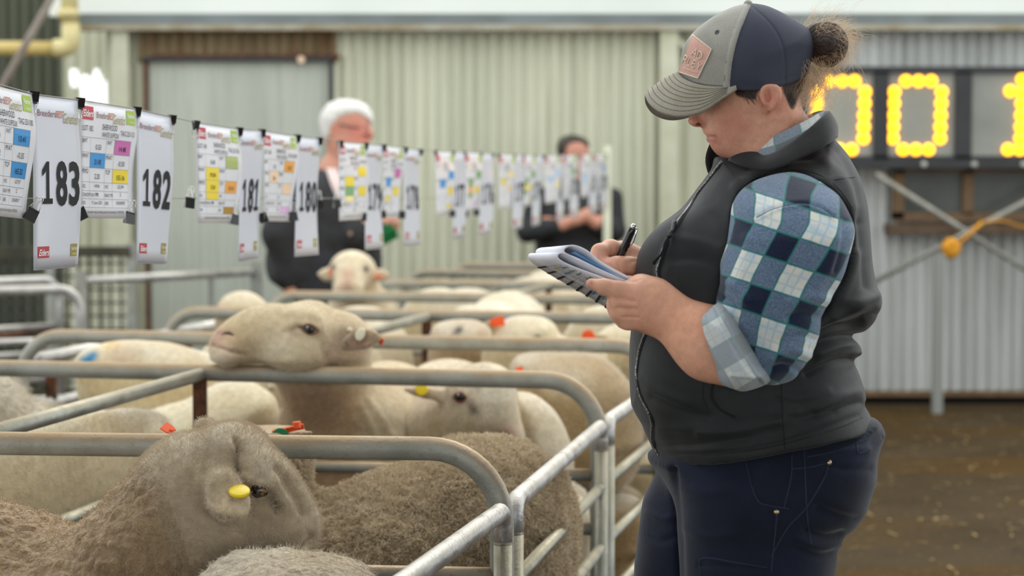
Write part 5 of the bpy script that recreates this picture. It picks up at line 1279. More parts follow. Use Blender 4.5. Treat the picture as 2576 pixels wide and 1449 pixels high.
# brim
rt = smooth_line([(1706, 187, 0), (1710, 194, .022), (1718, 202, .040), (1739, 213, .060), (1774, 222, .074), (1815, 226, .084), (1850, 228, .089)], 28)
ed = smooth_line([(1622, 245, 0), (1628, 262, .026), (1650, 283, .052), (1685, 296, .074), (1722, 298, .086), (1768, 286, .094), (1812, 257, .094), (1852, 231, .091)], 28)
def rs(L, n):
    s = np.concatenate([[0], np.cumsum(np.linalg.norm(np.diff(L[:, :2], axis=0), axis=1)+1e-6)]); s /= s[-1]; t = np.linspace(0, 1, n)
    return np.stack([np.interp(t, s, L[:, i]) for i in range(3)], 1)
nb, nr = 30, 9; rt, ed = rs(rt, nb), rs(ed, nb)
def bpt(i, j, side, off):
    f = j/(nr-1); a = rt[i]*(1-f)+ed[i]*f; bow = math.sin(math.pi*f)*.004
    p = P(a[0], a[1]-7*(1-f)-10*f, WY0-a[2]); p[1] = WY0-side*a[2]; return p+np.array([.0, 0, bow+off])
grid = [[bpt(i, j, sd, 0) for j in range(nr)] for sd, rng_ in ((-1, range(nb-1, 0, -1)), (1, range(nb))) for i in rng_]
m_ = len(grid); VT = [q+np.array([.0, 0, .0]) for g in grid for q in g]; VBt = [q-np.array([-.001, 0, .0035]) for g in grid for q in g]
F = []
for i in range(m_-1):
    for j in range(nr-1):
        a = i*nr+j; F.append((a, a+nr, a+nr+1, a+1)); a += m_*nr; F.append((a, a+1, a+nr+1, a+nr))
for i in range(m_-1):
    a, b_ = i*nr+nr-1, (i+1)*nr+nr-1; F.append((a, b_, b_+m_*nr, a+m_*nr)); a, b_ = i*nr, (i+1)*nr; F.append((b_, a, a+m_*nr, b_+m_*nr))
for j in range(nr-1):
    a = j; F.append((a, a+1, a+1+m_*nr, a+m_*nr)); a = (m_-1)*nr+j; F.append((a+1, a, a+m_*nr, a+1+m_*nr))
br = obj('brim', VT+VBt, F, m_capb, cap, True)
g0 = nb-1
for j in np.linspace(1.2, 7.2, 7):
    L = []
    for i in range(m_):
        a, f = int(j), j-int(j); q = grid[i][a]*(1-f)+grid[i][a+1]*f; L.append(q+np.array([-.0003, 0, .0005]))
    MB().tube([q-np.array([0, 0, .0006]) for q in L[nb-1-22:nb+26]], .0005, 5).build('stitching', m_thread, cap, True)
# pink patch with stitched letters
m_patch = fabric('pink_patch', srgb(230, 184, 170), srgb(220, 172, 158), weave=600)
pc = [np.array(q, float) for q in ((1743, 88), (1791, 125), (1757, 197), (1709, 181))]
def bil(u, v): return (pc[0]*(1-u)+pc[1]*u)*(1-v)+(pc[3]*(1-u)+pc[2]*u)*v
PT = []
for i in range(11):
    for j in range(9):
        q = bil(j/8, i/10); c, n = on_surf(cb, q[0], q[1], .0014)
        s = 0
        while c is None and s < 20: s += 1; q = q+np.array([1.5, 0]); c, n = on_surf(cb, q[0], q[1], .0014)
        PT.append(c)
PT = np.array(PT)
obj('patch', PT, [(i*9+j, i*9+j+1, (i+1)*9+j+1, (i+1)*9+j) for i in range(10) for j in range(8)], m_patch, cap, True)
m_ivory = M('ivory_thread', srgb(236, 226, 204), rough=.9)
edge = [PT[j] for j in range(9)]+[PT[i*9+8] for i in range(1, 11)]+[PT[90+j] for j in range(7, -1, -1)]+[PT[i*9] for i in range(9, 0, -1)]
MB().tube(edge+[edge[0]], .0009, 5).build('patch_edging', m_ivory, cap, True)
def patch_pt(u, v):
    x = np.clip(u, 0, 1)*8; y = np.clip(v, 0, 1)*10; i, j = min(9, int(y)), min(7, int(x)); fx, fy = x-j, y-i
    return (PT[i*9+j]*(1-fx)+PT[i*9+j+1]*fx)*(1-fy)+(PT[(i+1)*9+j]*(1-fx)+PT[(i+1)*9+j+1]*fx)*fy+np.array([-.0004, -.0008, .0003])
GL = {'A': [[(0, 1), (.5, 0), (1, 1)], [(.2, .65), (.8, .65)]], 'D': [[(0, 0), (0, 1), (.6, 1), (1, .7), (1, .3), (.6, 0), (0, 0)]], 'L': [[(0, 0), (0, 1), (.9, 1)]], 'E': [[(.9, 0), (0, 0), (0, 1), (.9, 1)], [(0, .5), (.7, .5)]], 'Y': [[(0, 0), (.5, .5), (1, 0)], [(.5, .5), (.5, 1)]], 'R': [[(0, 1), (0, 0), (.8, 0), (.9, .25), (.7, .5), (0, .5)], [(.45, .5), (1, 1)]]}
for word, u0, v0, cw, chh, gap in (('AD', .30, .26, .19, .20, .07), ('RLEY', .03, .55, .17, .20, .065)):
    for n_, ch in enumerate(word):
        mb = MB()
        for st_ in GL[ch]:
            L = []
            for (a, b_), (c_, d_) in zip(st_, st_[1:]):
                for t_ in np.linspace(0, 1, 4): L.append(patch_pt(u0+n_*(cw+gap)+(a+(c_-a)*t_)*cw, v0+(b_+(d_-b_)*t_)*chh))
            mb.tube(L, .0009, 5)
        mb.build('letter', m_ivory, cap, True)
MB().tube([patch_pt(u, .86) for u in np.linspace(.15, .85, 8)], .0005, 5).build('underline', m_ivory, cap, True)

# ---------------------------------------------------------------- vest
VY = WY0
vo = [(1800, 395), (1789, 428), (1752, 480), (1702, 550), (1662, 608), (1641, 644), (1631, 690), (1627, 740), (1621, 790), (1607, 835), (1597, 892), (1598, 950), (1611, 1013), (1631, 1060), (1633, 1090), (1647, 1138), (1664, 1176), (1672, 1300), (1900, 1330), (2180, 1300), (2190, 1160), (2186, 1066), (2181, 1038), (2166, 1012), (2169, 990), (2154, 935), (2141, 902), (2155, 892), (2159, 872), (2143, 852), (2139, 840), (2164, 831), (2197, 796), (2207, 755), (2197, 722), (2185, 660), (2181, 580), (2171, 500), (2156, 440), (2131, 386), (2097, 346), (2080, 330), (2020, 350), (1930, 390), (1870, 405), (1835, 398)]
lo = np.array([P(1585, 0, VY)[0], VY-.27, zof(1200)]); hi = np.array([P(2220, 0, VY)[0], VY+.27, zof(320)])
VF = Field(lo, hi, .0031)
def TV(x, z):
    pyy = 460+(CAM_H-z)/VY*FPX
    t = lerp(pyy, [325, 370, 410, 450, 520, 640, 800, 900, 1060, 1180], [.075, .095, .13, .165, .195, .205, .205, .20, .205, .205])
    return t
VF.inflate(pl(vo, VY, 230), VY, TV, .115, 0)
VF.ell(P(1720, 690, VY-.09), (.075, .085, .085), .05); VF.ell(P(1720, 690, VY+.09), (.075, .085, .085), .05)
VF.ell(P(1700, 930, VY-.04), (.07, .14, .10), .05)
VF.inflate(np.array([P(a, b, VY-float(np.interp(a, [1664, 1700, 1760, 1850, 2000, 2120, 2186], [0, .10, .165, .20, .20, .13, 0])))[[0, 2]] for a, b in [(1560, 1180), (1664, 1175), (1690, 1175), (1720, 1174), (1760, 1171), (1800, 1168), (1900, 1154), (1980, 1138), (2050, 1119), (2100, 1102), (2150, 1082), (2186, 1066), (2240, 1040), (2240, 1400), (1560, 1400)]]), VY, 9.0, .004, .004, op='sub')
arm_hole = [(1843, 536), (1858, 498), (1890, 466), (1935, 445), (2007, 436), (2063, 453), (2105, 488), (2135, 530), (2150, 575), (2146, 625), (2124, 690), (2090, 752), (2050, 800), (1960, 830), (1870, 800), (1830, 740), (1815, 690), (1826, 640), (1838, 590)]
Ya = VY-.17
VF.inflate(pl(arm_hole, Ya, 120), VY, 1.5, .01, .006, op='sub', yhi=VY-.085)
VF.inflate(np.array([(x, z) for x, z in pl(arm_hole, Ya, 120)]), VY, 1.5, .01, .006, op='sub', ylo=VY+.085)
V, Q = VF.mesh(2); Nn = normals(V, Q)
V = folds(V, Nn, [
 ([(2200, 745), (2150, 770), (2090, 800), (2040, 830)], 16, .010), ([(2204, 790), (2150, 815), (2100, 822), (2060, 838)], 12, -.009), ([(2158, 868), (2110, 872), (2060, 890)], 13, .008), ([(2145, 845), (2100, 850), (2040, 868)], 8, -.008), ([(2140, 903), (2090, 912), (2030, 940)], 9, -.008), ([(2160, 985), (2110, 1000), (2060, 1030)], 14, .006), ([(2165, 1012), (2110, 1030), (2050, 1040)], 8, -.006),
 ([(1840, 640), (1826, 720), (1800, 780)], 18, -.006), ([(1760, 520), (1800, 560), (1830, 610)], 22, .004), ([(1700, 600), (1760, 610), (1830, 640)], 16, .004), ([(1690, 650), (1760, 650), (1820, 670)], 14, -.004), ([(1640, 1000), (1700, 1030), (1780, 1050)], 12, -.003), ([(1610, 950), (1650, 985), (1720, 1010)], 14, .003), ([(1660, 1080), (1760, 1075), (1900, 1060), (2000, 1040)], 16, .004), ([(1650, 1120), (1760, 1118), (1880, 1102)], 10, -.004), ([(1670, 1145), (1800, 1140), (1950, 1118), (2160, 1046)], 5, -.0018), ([(1760, 1090), (1850, 1085), (1960, 1062)], 10, .004), ([(1900, 400), (1980, 385), (2060, 380)], 12, .003), ([(1850, 470), (1910, 430), (1980, 415)], 12, .003), ([(1880, 425), (1950, 405), (2040, 400)], 7, -.003), ([(2070, 400), (2120, 450), (2150, 520)], 14, .003), ([(2110, 380), (2150, 460), (2165, 560)], 10, -.003), ([(2160, 560), (2168, 640), (2176, 720)], 10, -.003), ([(2155, 640), (2130, 720), (2090, 790)], 14, .004), ([(1700, 560), (1690, 620), (1680, 680)], 10, .002), ([(1640, 820), (1680, 850), (1720, 900)], 18, .003), ([(1960, 990), (2010, 1000), (2080, 985)], 12, .003), ([(1950, 1040), (2020, 1050), (2100, 1035)], 10, -.003)])
Nn = normals(V, Q); V = V+Nn*(vnoise(V, 16)*.0016+vnoise(V, 34)*.0007)[:, None]
vest = obj('vest', V, Q, m_vest, woman, True, label='charcoal zip-up vest')
vb = bvh_of(V, Q)
for pts, w_, th in (([(1838, 590), (1843, 537), (1858, 497), (1890, 464), (1935, 443), (2007, 433), (2065, 450), (2108, 485), (2138, 528), (2151, 568)], .007, .0016), ([(1832, 575), (1836, 533), (1850, 492), (1884, 457), (1933, 435), (2008, 426), (2070, 443), (2115, 480), (2143, 522)], .0016, .0008), ([(1983, 396), (1984, 410), (1982, 424)], .0016, .0008), ([(1795, 962), (1790, 985), (1793, 1005), (1812, 1030), (1850, 1050)], .004, .0014), ([(1772, 952), (1768, 985), (1772, 1010), (1784, 1030)], .0014, .0007), ([(1668, 1150), (1800, 1144), (1950, 1122), (2100, 1080), (2170, 1050)], .0015, .0008), ([(1965, 960), (1968, 1040), (1975, 1130)], .0015, .0008), ([(2100, 452), (2150, 445)], .0014, .0007)):
    v_, f_ = strip_on(vb, pts, w_, th, .0); obj('seam', v_, f_, m_vest_edge, vest, True)
m_zip = M('steel_zip_teeth', srgb(150, 152, 154), srgb(60, 60, 62), rough=.35, metal=.7, scale=420, lo=.45, hi=.55)
for pts in ([(1817, 406), (1800, 428), (1784, 450), (1757, 484), (1728, 528), (1702, 562), (1683, 596), (1662, 644), (1652, 682), (1658, 712)], [(1624, 836), (1608, 884), (1601, 936), (1608, 988), (1631, 1036), (1641, 1064), (1640, 1102), (1650, 1132), (1668, 1164)]):
    v_, f_ = strip_on(vb, pts, .014, .0006, .0004); obj('zip_tape', v_, f_, m_vest_edge, vest, True)
    v_, f_ = strip_on(vb, pts, .004, .0012, .0012, 90); obj('zip_teeth', v_, f_, m_zip, vest, True)
zp = [on_surf(vb, *q, .006)[0] for q in ((1699, 566), (1697, 574), (1694, 588), (1689, 600))]
MB().tube(zp, [.004, .0035, .003, .004], 8).build('zip_slider', M('dark_zip_metal', srgb(70, 70, 72), rough=.35, metal=.8), vest, True)
zp = [on_surf(vb, *q, .007)[0] for q in ((1689, 600), (1682, 616), (1676, 632), (1668, 645), (1660, 654), (1653, 662), (1652, 668))]
MB().tube(zp, [.0015, .003, .0025, .0015, .0028, .0036, .002], 8).build('zip_pull', m_vest_edge, vest, True)
# stand collar of the vest, shirt collar inside it
def ring_loft(name, top, bot, th, mat, parent, plaid=None, bulge=.004, n=60):
    t3 = smooth_line([tuple(P(a, b_, WY0)[[0, 2]])+(d,) for a, b_, d in top], n); b3 = smooth_line([tuple(P(a, b_, WY0)[[0, 2]])+(d,) for a, b_, d in bot], n)
    m = min(len(t3), len(b3)); 
    def rs3(L): 
        s = np.linspace(0, 1, len(L)); t = np.linspace(0, 1, m); return np.stack([np.interp(t, s, L[:, i]) for i in range(3)], 1)
    t3, b3 = rs3(t3), rs3(b3); K = 8; V = []
    cen = np.array([P(1960, 0, WY0)[0], WY0, 0])
    for lay in (0, 1):
        for j in range(K):
            f = j/(K-1); q = t3*(1-f)+b3*f; X = np.stack([q[:, 0], WY0+q[:, 2], q[:, 1]], 1)
            out = X-cen; out[:, 2] = 0; out /= np.linalg.norm(out, axis=1)[:, None]+1e-9
            V.append(X+out*(bulge*math.sin(math.pi*f) - lay*th))
    V = np.concatenate(V); F = []
    for lay in (0, 1):
        for j in range(K-1):
            for i in range(m-1):
                a = lay*K*m+j*m+i; q = (a, a+1, a+m+1, a+m); F.append(q if lay == 0 else q[::-1])
    for i in range(m-1): F.append((i+1, i, K*m+i, K*m+i+1)); a = (K-1)*m+i; F.append((a, a+1, K*m+a+1, K*m+a))
    for j in range(K-1):
        a = j*m; F.append((a, a+m, K*m+a+m, K*m+a)); a = j*m+m-1; F.append((a+m, a, K*m+a, K*m+a+m))
    o = obj(name, V, F, mat, parent, True)
    if plaid is not None:
        u = np.tile(np.linspace(0, plaid[0], m), 2*K); v = np.tile(np.repeat(np.linspace(0, plaid[1], K), m), 2); set_vec(o, np.stack([u+plaid[2], v+plaid[3], 0*u], 1), 'plaid')
    return o
ctop = [(1789, 362, .045), (1800, 372, .055)][:1]
top = [(1866, 357, -.052), (1884, 372, -.066), (1908, 390, -.080), (1946, 376, -.090), (1992, 344, -.094), (2042, 306, -.080), (2074, 283, -.045), (2084, 281, 0), (2072, 284, .045), (2040, 306, .08), (1990, 344, .094), (1930, 378, .085), (1860, 385, .065), (1789, 362, .03)]
bot = [(1822, 404, -.050), (1850, 418, -.085), (1892, 430, -.112), (1944, 420, -.125), (2000, 394, -.126), (2056, 366, -.104), (2094, 348, -.05), (2100, 346, 0), (2092, 348, .05), (2054, 366, .104), (2000, 394, .12), (1930, 420, .12), (1850, 430, .10), (1788, 440, .035)]
ring_loft('collar', top, bot, .006, m_fleecein, vest, bulge=.006)
stop = [(1880, 361, -.055), (1910, 350, -.070), (1944, 337, -.080), (2006, 309, -.082), (2046, 288, -.062), (2066, 280, -.03), (2070, 278, 0), (2062, 280, .03), (2040, 290, .06), (2000, 310, .078), (1940, 338, .078), (1880, 365, .06), (1822, 392, .03)]
sbot = [(1850, 410, -.062), (1905, 400, -.082), (1950, 385, -.088), (2010, 350, -.090), (2050, 320, -.075), (2076, 300, -.04), (2080, 298, 0), (2076, 300, .04), (2050, 320, .07), (2005, 350, .086), (1945, 385, .084), (1880, 405, .07), (1815, 412, .03)]
ring_loft('shirt_collar', stop, sbot, .003, plaid_mat('collar_plaid', .3), woman, plaid=(5.2, .9, .05, .3), bulge=.003)

# ---------------------------------------------------------------- plaid sleeve with rolled cuff
SY = 2.965
so = [(1838, 560), (1850, 512), (1880, 472), (1930, 446), (2008, 432), (2070, 452), (2120, 496), (2147, 560), (2145, 604), (2122, 682), (2088, 746), (2066, 792), (2056, 850), (2037, 892), (2012, 930), (1986, 956), (1930, 966), (1880, 940), (1838, 862), (1812, 800), (1799, 752), (1808, 706), (1813, 660), (1830, 610)]
SF = Field(np.array([P(1780, 0, 2.9)[0], 2.83, zof(985, SY)]), np.array([P(2160, 0, 3.0)[0], 3.12, zof(420, SY)]), .0027)
def sy0(x, z):
    pyy = 460+(CAM_H-z)/SY*FPX; return lerp(pyy, [430, 500, 600, 750, 930], [3.03, 2.995, 2.965, 2.955, 2.955])
SF.inflate(pl(so, SY, 150), sy0, lambda x, z: lerp(460+(CAM_H-z)/SY*FPX, [430, 520, 640, 800, 960], [.05, .078, .082, .078, .068]), .085, 0)
V, Q = SF.mesh(2); Nn = normals(V, Q)
V = folds(V, Nn, [([(1905, 545), (1950, 522), (2010, 510), (2060, 520), (2100, 545)], 4, -.003), ([(1900, 552), (1950, 530), (2010, 518), (2060, 528), (2098, 552)], 5, .002), ([(1815, 700), (1850, 720), (1880, 760)], 12, .005), ([(1806, 740), (1840, 765), (1862, 800)], 9, -.006), ([(1808, 775), (1850, 790), (1880, 830)], 9, .005), ([(2080, 755), (2040, 745), (1990, 760)], 14, .004), ([(2064, 800), (2020, 790), (1980, 800)], 10, -.004), ([(2035, 895), (1990, 880), (1940, 900)], 12, .005), ([(2050, 855), (2010, 845), (1960, 860)], 9, -.004), ([(2010, 932), (1970, 920), (1930, 930)], 7, -.004), ([(1880, 600), (1870, 660), (1850, 720)], 16, .003), ([(2110, 600), (2095, 660), (2060, 720)], 14, .003), ([(2125, 560), (2115, 620), (2100, 680)], 8, -.003)])
Nn = normals(V, Q); V = V+Nn*(vnoise(V, 22)*.0014)[:, None]
px, py = proj(V); dx, dy = px-1966, py-621
al = (-.31*dx+.95*dy)/146.0
ax_y = np.interp(py, [430, 500, 600, 750, 930], [3.03, 2.995, 2.965, 2.955, 2.955]); cxl = np.interp(py, [440, 560, 700, 800, 950], [1985, 1992, 1955, 1935, 1930])
off = (px-cxl)/FPX*SY; th = np.arctan2(off, -(V[:, 1]-ax_y)); u0 = (1966-np.interp(621, [560, 700], [1992, 1955]))/FPX*SY
un = (np.clip(th, -2.6, 2.6)*.082)/.089 - math.asin(max(-1, min(1, u0/.085)))*.082/.089 + (dy*.31)/154.0*.95
wtop = np.clip((560-py)/90, 0, 1); un = un*(1-wtop)+wtop*(((px-1966)*.95+dy*.31)/154.0)
slv = obj('sleeve', V, Q, m_plaid, woman, True, label='blue and white plaid flannel sleeve'); set_vec(slv, np.stack([un, al, 0*al], 1), 'plaid')
far = obj('sleeve', V*np.array([1, -1, 1])+np.array([0, 2*WY0+.03, 0]), Q[:, ::-1], m_plaid, woman, True); set_vec(far, np.stack([un, al, 0*al], 1), 'plaid')
sb_ = bvh_of(V, Q)
v_, f_ = strip_on(sb_, [(1902, 548), (1950, 525), (2010, 513), (2060, 523), (2100, 548)], .0015, .0006, .0); obj('seam', v_, f_, M('blue_stitch', srgb(70, 84, 110), rough=.9), slv, True)
co = [(1756, 788), (1818, 760), (1858, 796), (1894, 854), (1924, 906), (1946, 960), (1884, 989), (1850, 984), (1815, 968), (1789, 932), (1765, 884), (1750, 832)]
KF = Field(np.array([P(1735, 0, 2.9)[0], 2.845, zof(1000, 2.9)]), np.array([P(1945, 0, 3.0)[0], 3.06, zof(745, SY)]), .0026)
KF.inflate(pl(co, 2.92, 90), 2.957, .086, .05, 0)
# hollow where the arm enters
KF.cone(P(1700, 800, 2.965), P(1790, 862, 2.957), .054, .056, .003, op='sub', sq=(1, .92, 1))
V, Q = KF.mesh(2); Nn = normals(V, Q)
V = folds(V, Nn, [([(1770, 795), (1790, 860), (1830, 930), (1870, 978)], 5, -.003), ([(1800, 775), (1826, 830), (1868, 900), (1912, 958)], 5, -.004), ([(1815, 785), (1845, 850), (1880, 910), (1922, 962)], 5, .003), ([(1840, 945), (1880, 945), (1910, 950)], 6, .003)])
px, py = proj(V); cuff = obj('rolled_cuff', V, Q, m_plaid_in, woman, True, label='pale turned-up cuff')
set_vec(cuff, np.stack([(.5*(px-1760)+.86*(py-790))/120., (.86*(px-1760)-.5*(py-790))/120.+.4, 0*px], 1), 'plaid')
far = obj('rolled_cuff', V*np.array([1, -1, 1])+np.array([0, 2*WY0+.03, 0]), Q[:, ::-1], m_plaid_in, woman, True); set_vec(far, np.stack([px/120., py/120., 0*px], 1), 'plaid')

# ---------------------------------------------------------------- trousers and boots
TF = Field(np.array([P(1570, 0, WY0)[0], 2.88, .04]), np.array([P(2220, 0, WY0)[0], 3.42, zof(1030)]), .0042)
nl = [(1690, 1140), (1697, 1200), (1704, 1300), (1712, 1449), (1722, 1700), (1755, 2000), (1780, 2560), (1970, 2560), (2010, 2000), (2062, 1650), (2098, 1450), (2106, 1392), (2122, 1344), (2162, 1300), (2186, 1222), (2195, 1160), (2190, 1100), (2184, 1060), (1900, 1080)]
fl_ = [(1668, 1150), (1660, 1185), (1640, 1222), (1621, 1262), (1612, 1320), (1601, 1400), (1597, 1460), (1602, 1700), (1630, 2000), (1650, 2560), (1830, 2560), (1850, 2000), (1900, 1500), (1960, 1200), (1900, 1090)]
TF.inflate(pl(nl, 3.06, 110), 3.07, lambda x, z: lerp(z, [0, .4, .8, 1.0], [.085, .10, .125, .125]), .11, 0)
TF.inflate(pl(fl_, 3.22, 110), 3.24, lambda x, z: lerp(z, [0, .4, .8, 1.0], [.085, .10, .125, .125]), .11, .012)
TF.inflate(pl([(1672, 1120), (1665, 1200), (1800, 1300), (2100, 1330), (2186, 1220), (2194, 1150), (2182, 1050)], WY0, 60), WY0, .19, .13, .03)
V, Q = TF.mesh(2); Nn = normals(V, Q)
V = folds(V, Nn, [([(1692, 1180), (1700, 1250), (1708, 1340), (1714, 1449)], 9, -.010), ([(1630, 1290), (1670, 1305), (1700, 1300)], 10, .004), ([(1612, 1340), (1660, 1360), (1700, 1350)], 9, -.004), ([(1720, 1230), (1790, 1240), (1860, 1225)], 14, .003), ([(1880, 1160), (1900, 1240), (1930, 1270), (1985, 1278)], 4, -.002), ([(2160, 1310), (2110, 1300), (2060, 1280)], 14, -.006), ([(2120, 1345), (2080, 1350), (2030, 1335)], 10, -.006), ([(2105, 1392), (2060, 1398), (2010, 1380)], 10, -.005), ([(2110, 1370), (2060, 1375), (2010, 1358)], 9, .005), ([(2180, 1130), (2120, 1140), (2060, 1160)], 10, .003), ([(2190, 1180), (2130, 1180), (2090, 1170)], 8, -.003), ([(2090, 1165), (2040, 1240), (1985, 1310), (1945, 1400)], 4, -.0016), ([(1760, 1420), (1830, 1425), (1920, 1430)], 5, -.003), ([(1720, 1330), (1780, 1350), (1850, 1345)], 12, .003)])
Nn = normals(V, Q); V = V+Nn*(vnoise(V, 18)*.0015)[:, None]
tr = obj('trousers', V, Q, m_jean, woman, True, label='navy work trousers')
tb = bvh_of(V, Q)
m_jst = M('navy_stitching', srgb(40, 47, 68), rough=.9)
for pts in ([(1876, 1160), (1890, 1220), (1908, 1262), (1936, 1272), (1985, 1280)], [(1992, 1145), (1990, 1200), (1972, 1278)], [(2084, 1165), (2075, 1200), (2030, 1275), (1980, 1330), (1940, 1400)], [(2022, 1120), (2030, 1290), (2040, 1370)], [(2030, 1150), (2100, 1135), (2180, 1105)], [(1762, 1449), (1766, 1405), (1850, 1415), (1930, 1428)], [(1955, 1290), (1948, 1360), (1940, 1440)], [(1990, 1180), (2040, 1175), (2080, 1165)], [(2155, 1112), (2160, 1140), (2190, 1130)]):
    v_, f_ = strip_on(tb, pts, .002, .0009, .0); obj('seam', v_, f_, m_jst, tr, True)
m_rivet = M('brass_rivet', srgb(186, 170, 140), rough=.3, metal=.9)
for q in ((2085, 1164), (1953, 1288)):
    c, n = on_surf(tb, *q, .0005)
    if c is not None: disc('rivet', c, n, (0, 0, 1), .0042, .0042, .002, m_rivet, tr, dome=.6)
for yc, x0 in ((3.07, 1870), (3.24, 1745)):
    f = P(x0, 2600, yc); BF = Field((f[0]-.24, yc-.08, -.005), (f[0]+.1, yc+.08, .2), .006)
    BF.cone((f[0], yc, .15), (f[0], yc, .06), .058, .055, .01); BF.cone((f[0], yc, .05), (f[0]-.16, yc, .042), .05, .04, .02, sq=(1, .95, 1))
    BF.D = np.maximum(BF.D, (0.0-BF.ax[2])[None, None, :].astype(np.float32)); v_, q_ = BF.mesh(1); v_[:, 2] = np.maximum(v_[:, 2], .001)
    obj('boot', v_, q_, M('brown_work_boot', srgb(70, 50, 36), rough=.6), woman, True)

# ---------------------------------------------------------------- pen
pen = tag(empty('pen', tuple(P(1565, 640, 3.065))), 'black ballpoint pen in the woman\'s writing hand', 'pen')
a, b_ = P(1592, 572, 3.062), P(1541, 690, 3.078)
d = b_-a
MB().tube([a, a+d*.03, a+d*.12, a+d*.6, a+d*.66], [.0042, .0055, .0062, .0066, .0062], 14).build('barrel', M('gloss_black_barrel', (.012, .012, .013), rough=.18, spec=.6), pen, True)
MB().tube([a+d*.66, a+d*.70], [.0066, .0066], 14).build('ring', M('chrome_ring', (.7, .7, .7), rough=.15, metal=1), pen, True)
MB().tube([a+d*.70, a+d*.95, a+d*1.08, a+d*1.12], [.0064, .006, .003, .001], 14).build('grip', M('black_grip', (.01, .01, .01), rough=.5), pen, True)
MB().tube([a-d*.07, a-d*.04, a+d*.02], [.003, .004, .0048], 12).build('push_button', bpy.data.materials['chrome_ring'], pen, True)
cd = np.array([.006, -.0035, -.0005]); MB().tube([a+cd*.7-d*.01, a+cd*1.25+d*.05, a+cd*1.5+d*.3, a+cd*1.2+d*.42], [.0014, .0016, .0016, .0019], 8).build('clip', bpy.data.materials['chrome_ring'], pen, True)

# ---------------------------------------------------------------- folded booklet
nb_ = tag(empty('booklet', tuple(P(1450, 690, 3.04))), 'white sale booklet folded back on itself, tables printed on its underside', 'booklet')
Yn, Yf = 3.10, 3.0
TL, BL = P(1338, 658, Yn), P(1570, 797, Yn); TR, BR = P(1408, 654, Yf), P(1590, 726, Yf)
e1 = (BL-TL); e2 = (TR-TL); nrm = np.cross(e2, e1); nrm /= np.linalg.norm(nrm)
if nrm[1] < 0: nrm = -nrm
def bk(s, w, h): return (TL*(1-s)+BL*s)*(1-w)+(TR*(1-s)+BR*s)*w+nrm*h
m_paper = M('white_paper', srgb(238, 238, 246), srgb(228, 228, 240), rough=.7, scale=20, sss=0)
def leaf_loop(name, prof, th, mat, w0=0.0, w1=1.0):
    prof = smooth_line(prof, 40); T_ = np.gradient(prof, axis=0); L_ = np.linalg.norm(e1); nr_ = np.stack([-T_[:, 1], T_[:, 0]*1.0], 1); nr_ /= np.linalg.norm(nr_, axis=1)[:, None]
    W = np.linspace(w0, w1, 4); V = []; n = len(prof)
    for sgn in (0, 1):
        for w in W:
            for (s, h), (a_, c_) in zip(prof, nr_): V.append(bk((s+a_*th*sgn)/L_, w, h+c_*th*sgn))
    F = []
    for lay in (0, 1):
        for j in range(3):
            for i in range(n-1):
                q = lay*4*n+j*n+i; f = (q, q+1, q+n+1, q+n); F.append(f if lay else f[::-1])
    for j in (0, 3):
        for i in range(n-1): q = j*n+i; F.append((q, q+1, 4*n+q+1, 4*n+q) if j == 0 else (q+1, q, 4*n+q, 4*n+q+1))
    for i in (0, n-1):
        for j in range(3): q = j*n+i; F.append((q, q+n, 4*n+q+n, 4*n+q))
    return obj(name, V, F, mat, nb_, True)
L1 = float(np.linalg.norm(e1))
leaf_loop('page_bundle', [(L1, 0), (L1*.6, 0), (.03, -.001), (.0, .001), (-.008, .007), (.002, .0115), (.03, .010), (L1*.5, .008), (L1, .006)], .0022, m_paper)
leaf_loop('page_bundle', [(L1, .008), (L1*.5, .011), (.03, .014), (.006, .014), (-.001, .019), (.010, .0275), (.04, .028), (L1*.5, .019), (L1, .012)], .003, m_paper, .02, .98)
leaf_loop('page', [(L1, .010), (L1*.5, .015), (.04, .019), (.02, .021)], .0008, M('blue_page', srgb(70, 150, 214), srgb(210, 226, 240), rough=.7, scale=14), .55, .985)
m_ink = M('black_ink', (.018, .018, .02), rough=.7); m_blu = M('blue_ink', srgb(50, 140, 205), rough=.7); m_grn = M('green_ink', srgb(110, 160, 140), rough=.7); m_yel = M('yellow_ink', srgb(238, 214, 30), rough=.7); m_gry = M('grey_ink', srgb(120, 120, 124), rough=.7)
def pq(mb, s0, s1, w0, w1, h=-.0042): 
    b0 = [bk(s0, w0, h), bk(s1, w0, h), bk(s1, w1, h), bk(s0, w1, h)]; mb.add(b0, [(0, 1, 2, 3)])
ink, blu, grn, yel, gry = MB(), MB(), MB(), MB(), MB()
rb = np.random.default_rng(4)
for k in range(9):
    s = .06+k*.105
    pq(ink, s, s+.028, .02, .36)
    for w in np.arange(.42, .95, .09): pq(ink, s+.008, s+.016, w, w+.05)
    for j in range(3):
        ss = s+.040+j*.021
        for w in (.06, .27, .49, .72): pq(gry, ss+.004, ss+.009, w+.02, w+.10)
        pq(gry, ss-.001, ss, .02, .96)
    for w in (.02, .25, .47, .70, .955): pq(gry, s+.038, s+.10, w, w+.004)
    for mb, p_ in ((blu, .9), (grn, .55), (yel, .5)):
        if rb.random() < p_:
            w = float(rb.choice([.25, .47, .70])); q = s+.04+.021*int(rb.integers(0, 3)); pq(mb, q, q+.02, w, w+.22, -.0040)
for nm, mb, m in (('black_print', ink, m_ink), ('blue_print', blu, m_blu), ('green_print', grn, m_grn), ('yellow_print', yel, m_yel), ('table_lines', gry, m_gry)):
    o = mb.build(nm, m, nb_); o['kind'] = 'stuff'
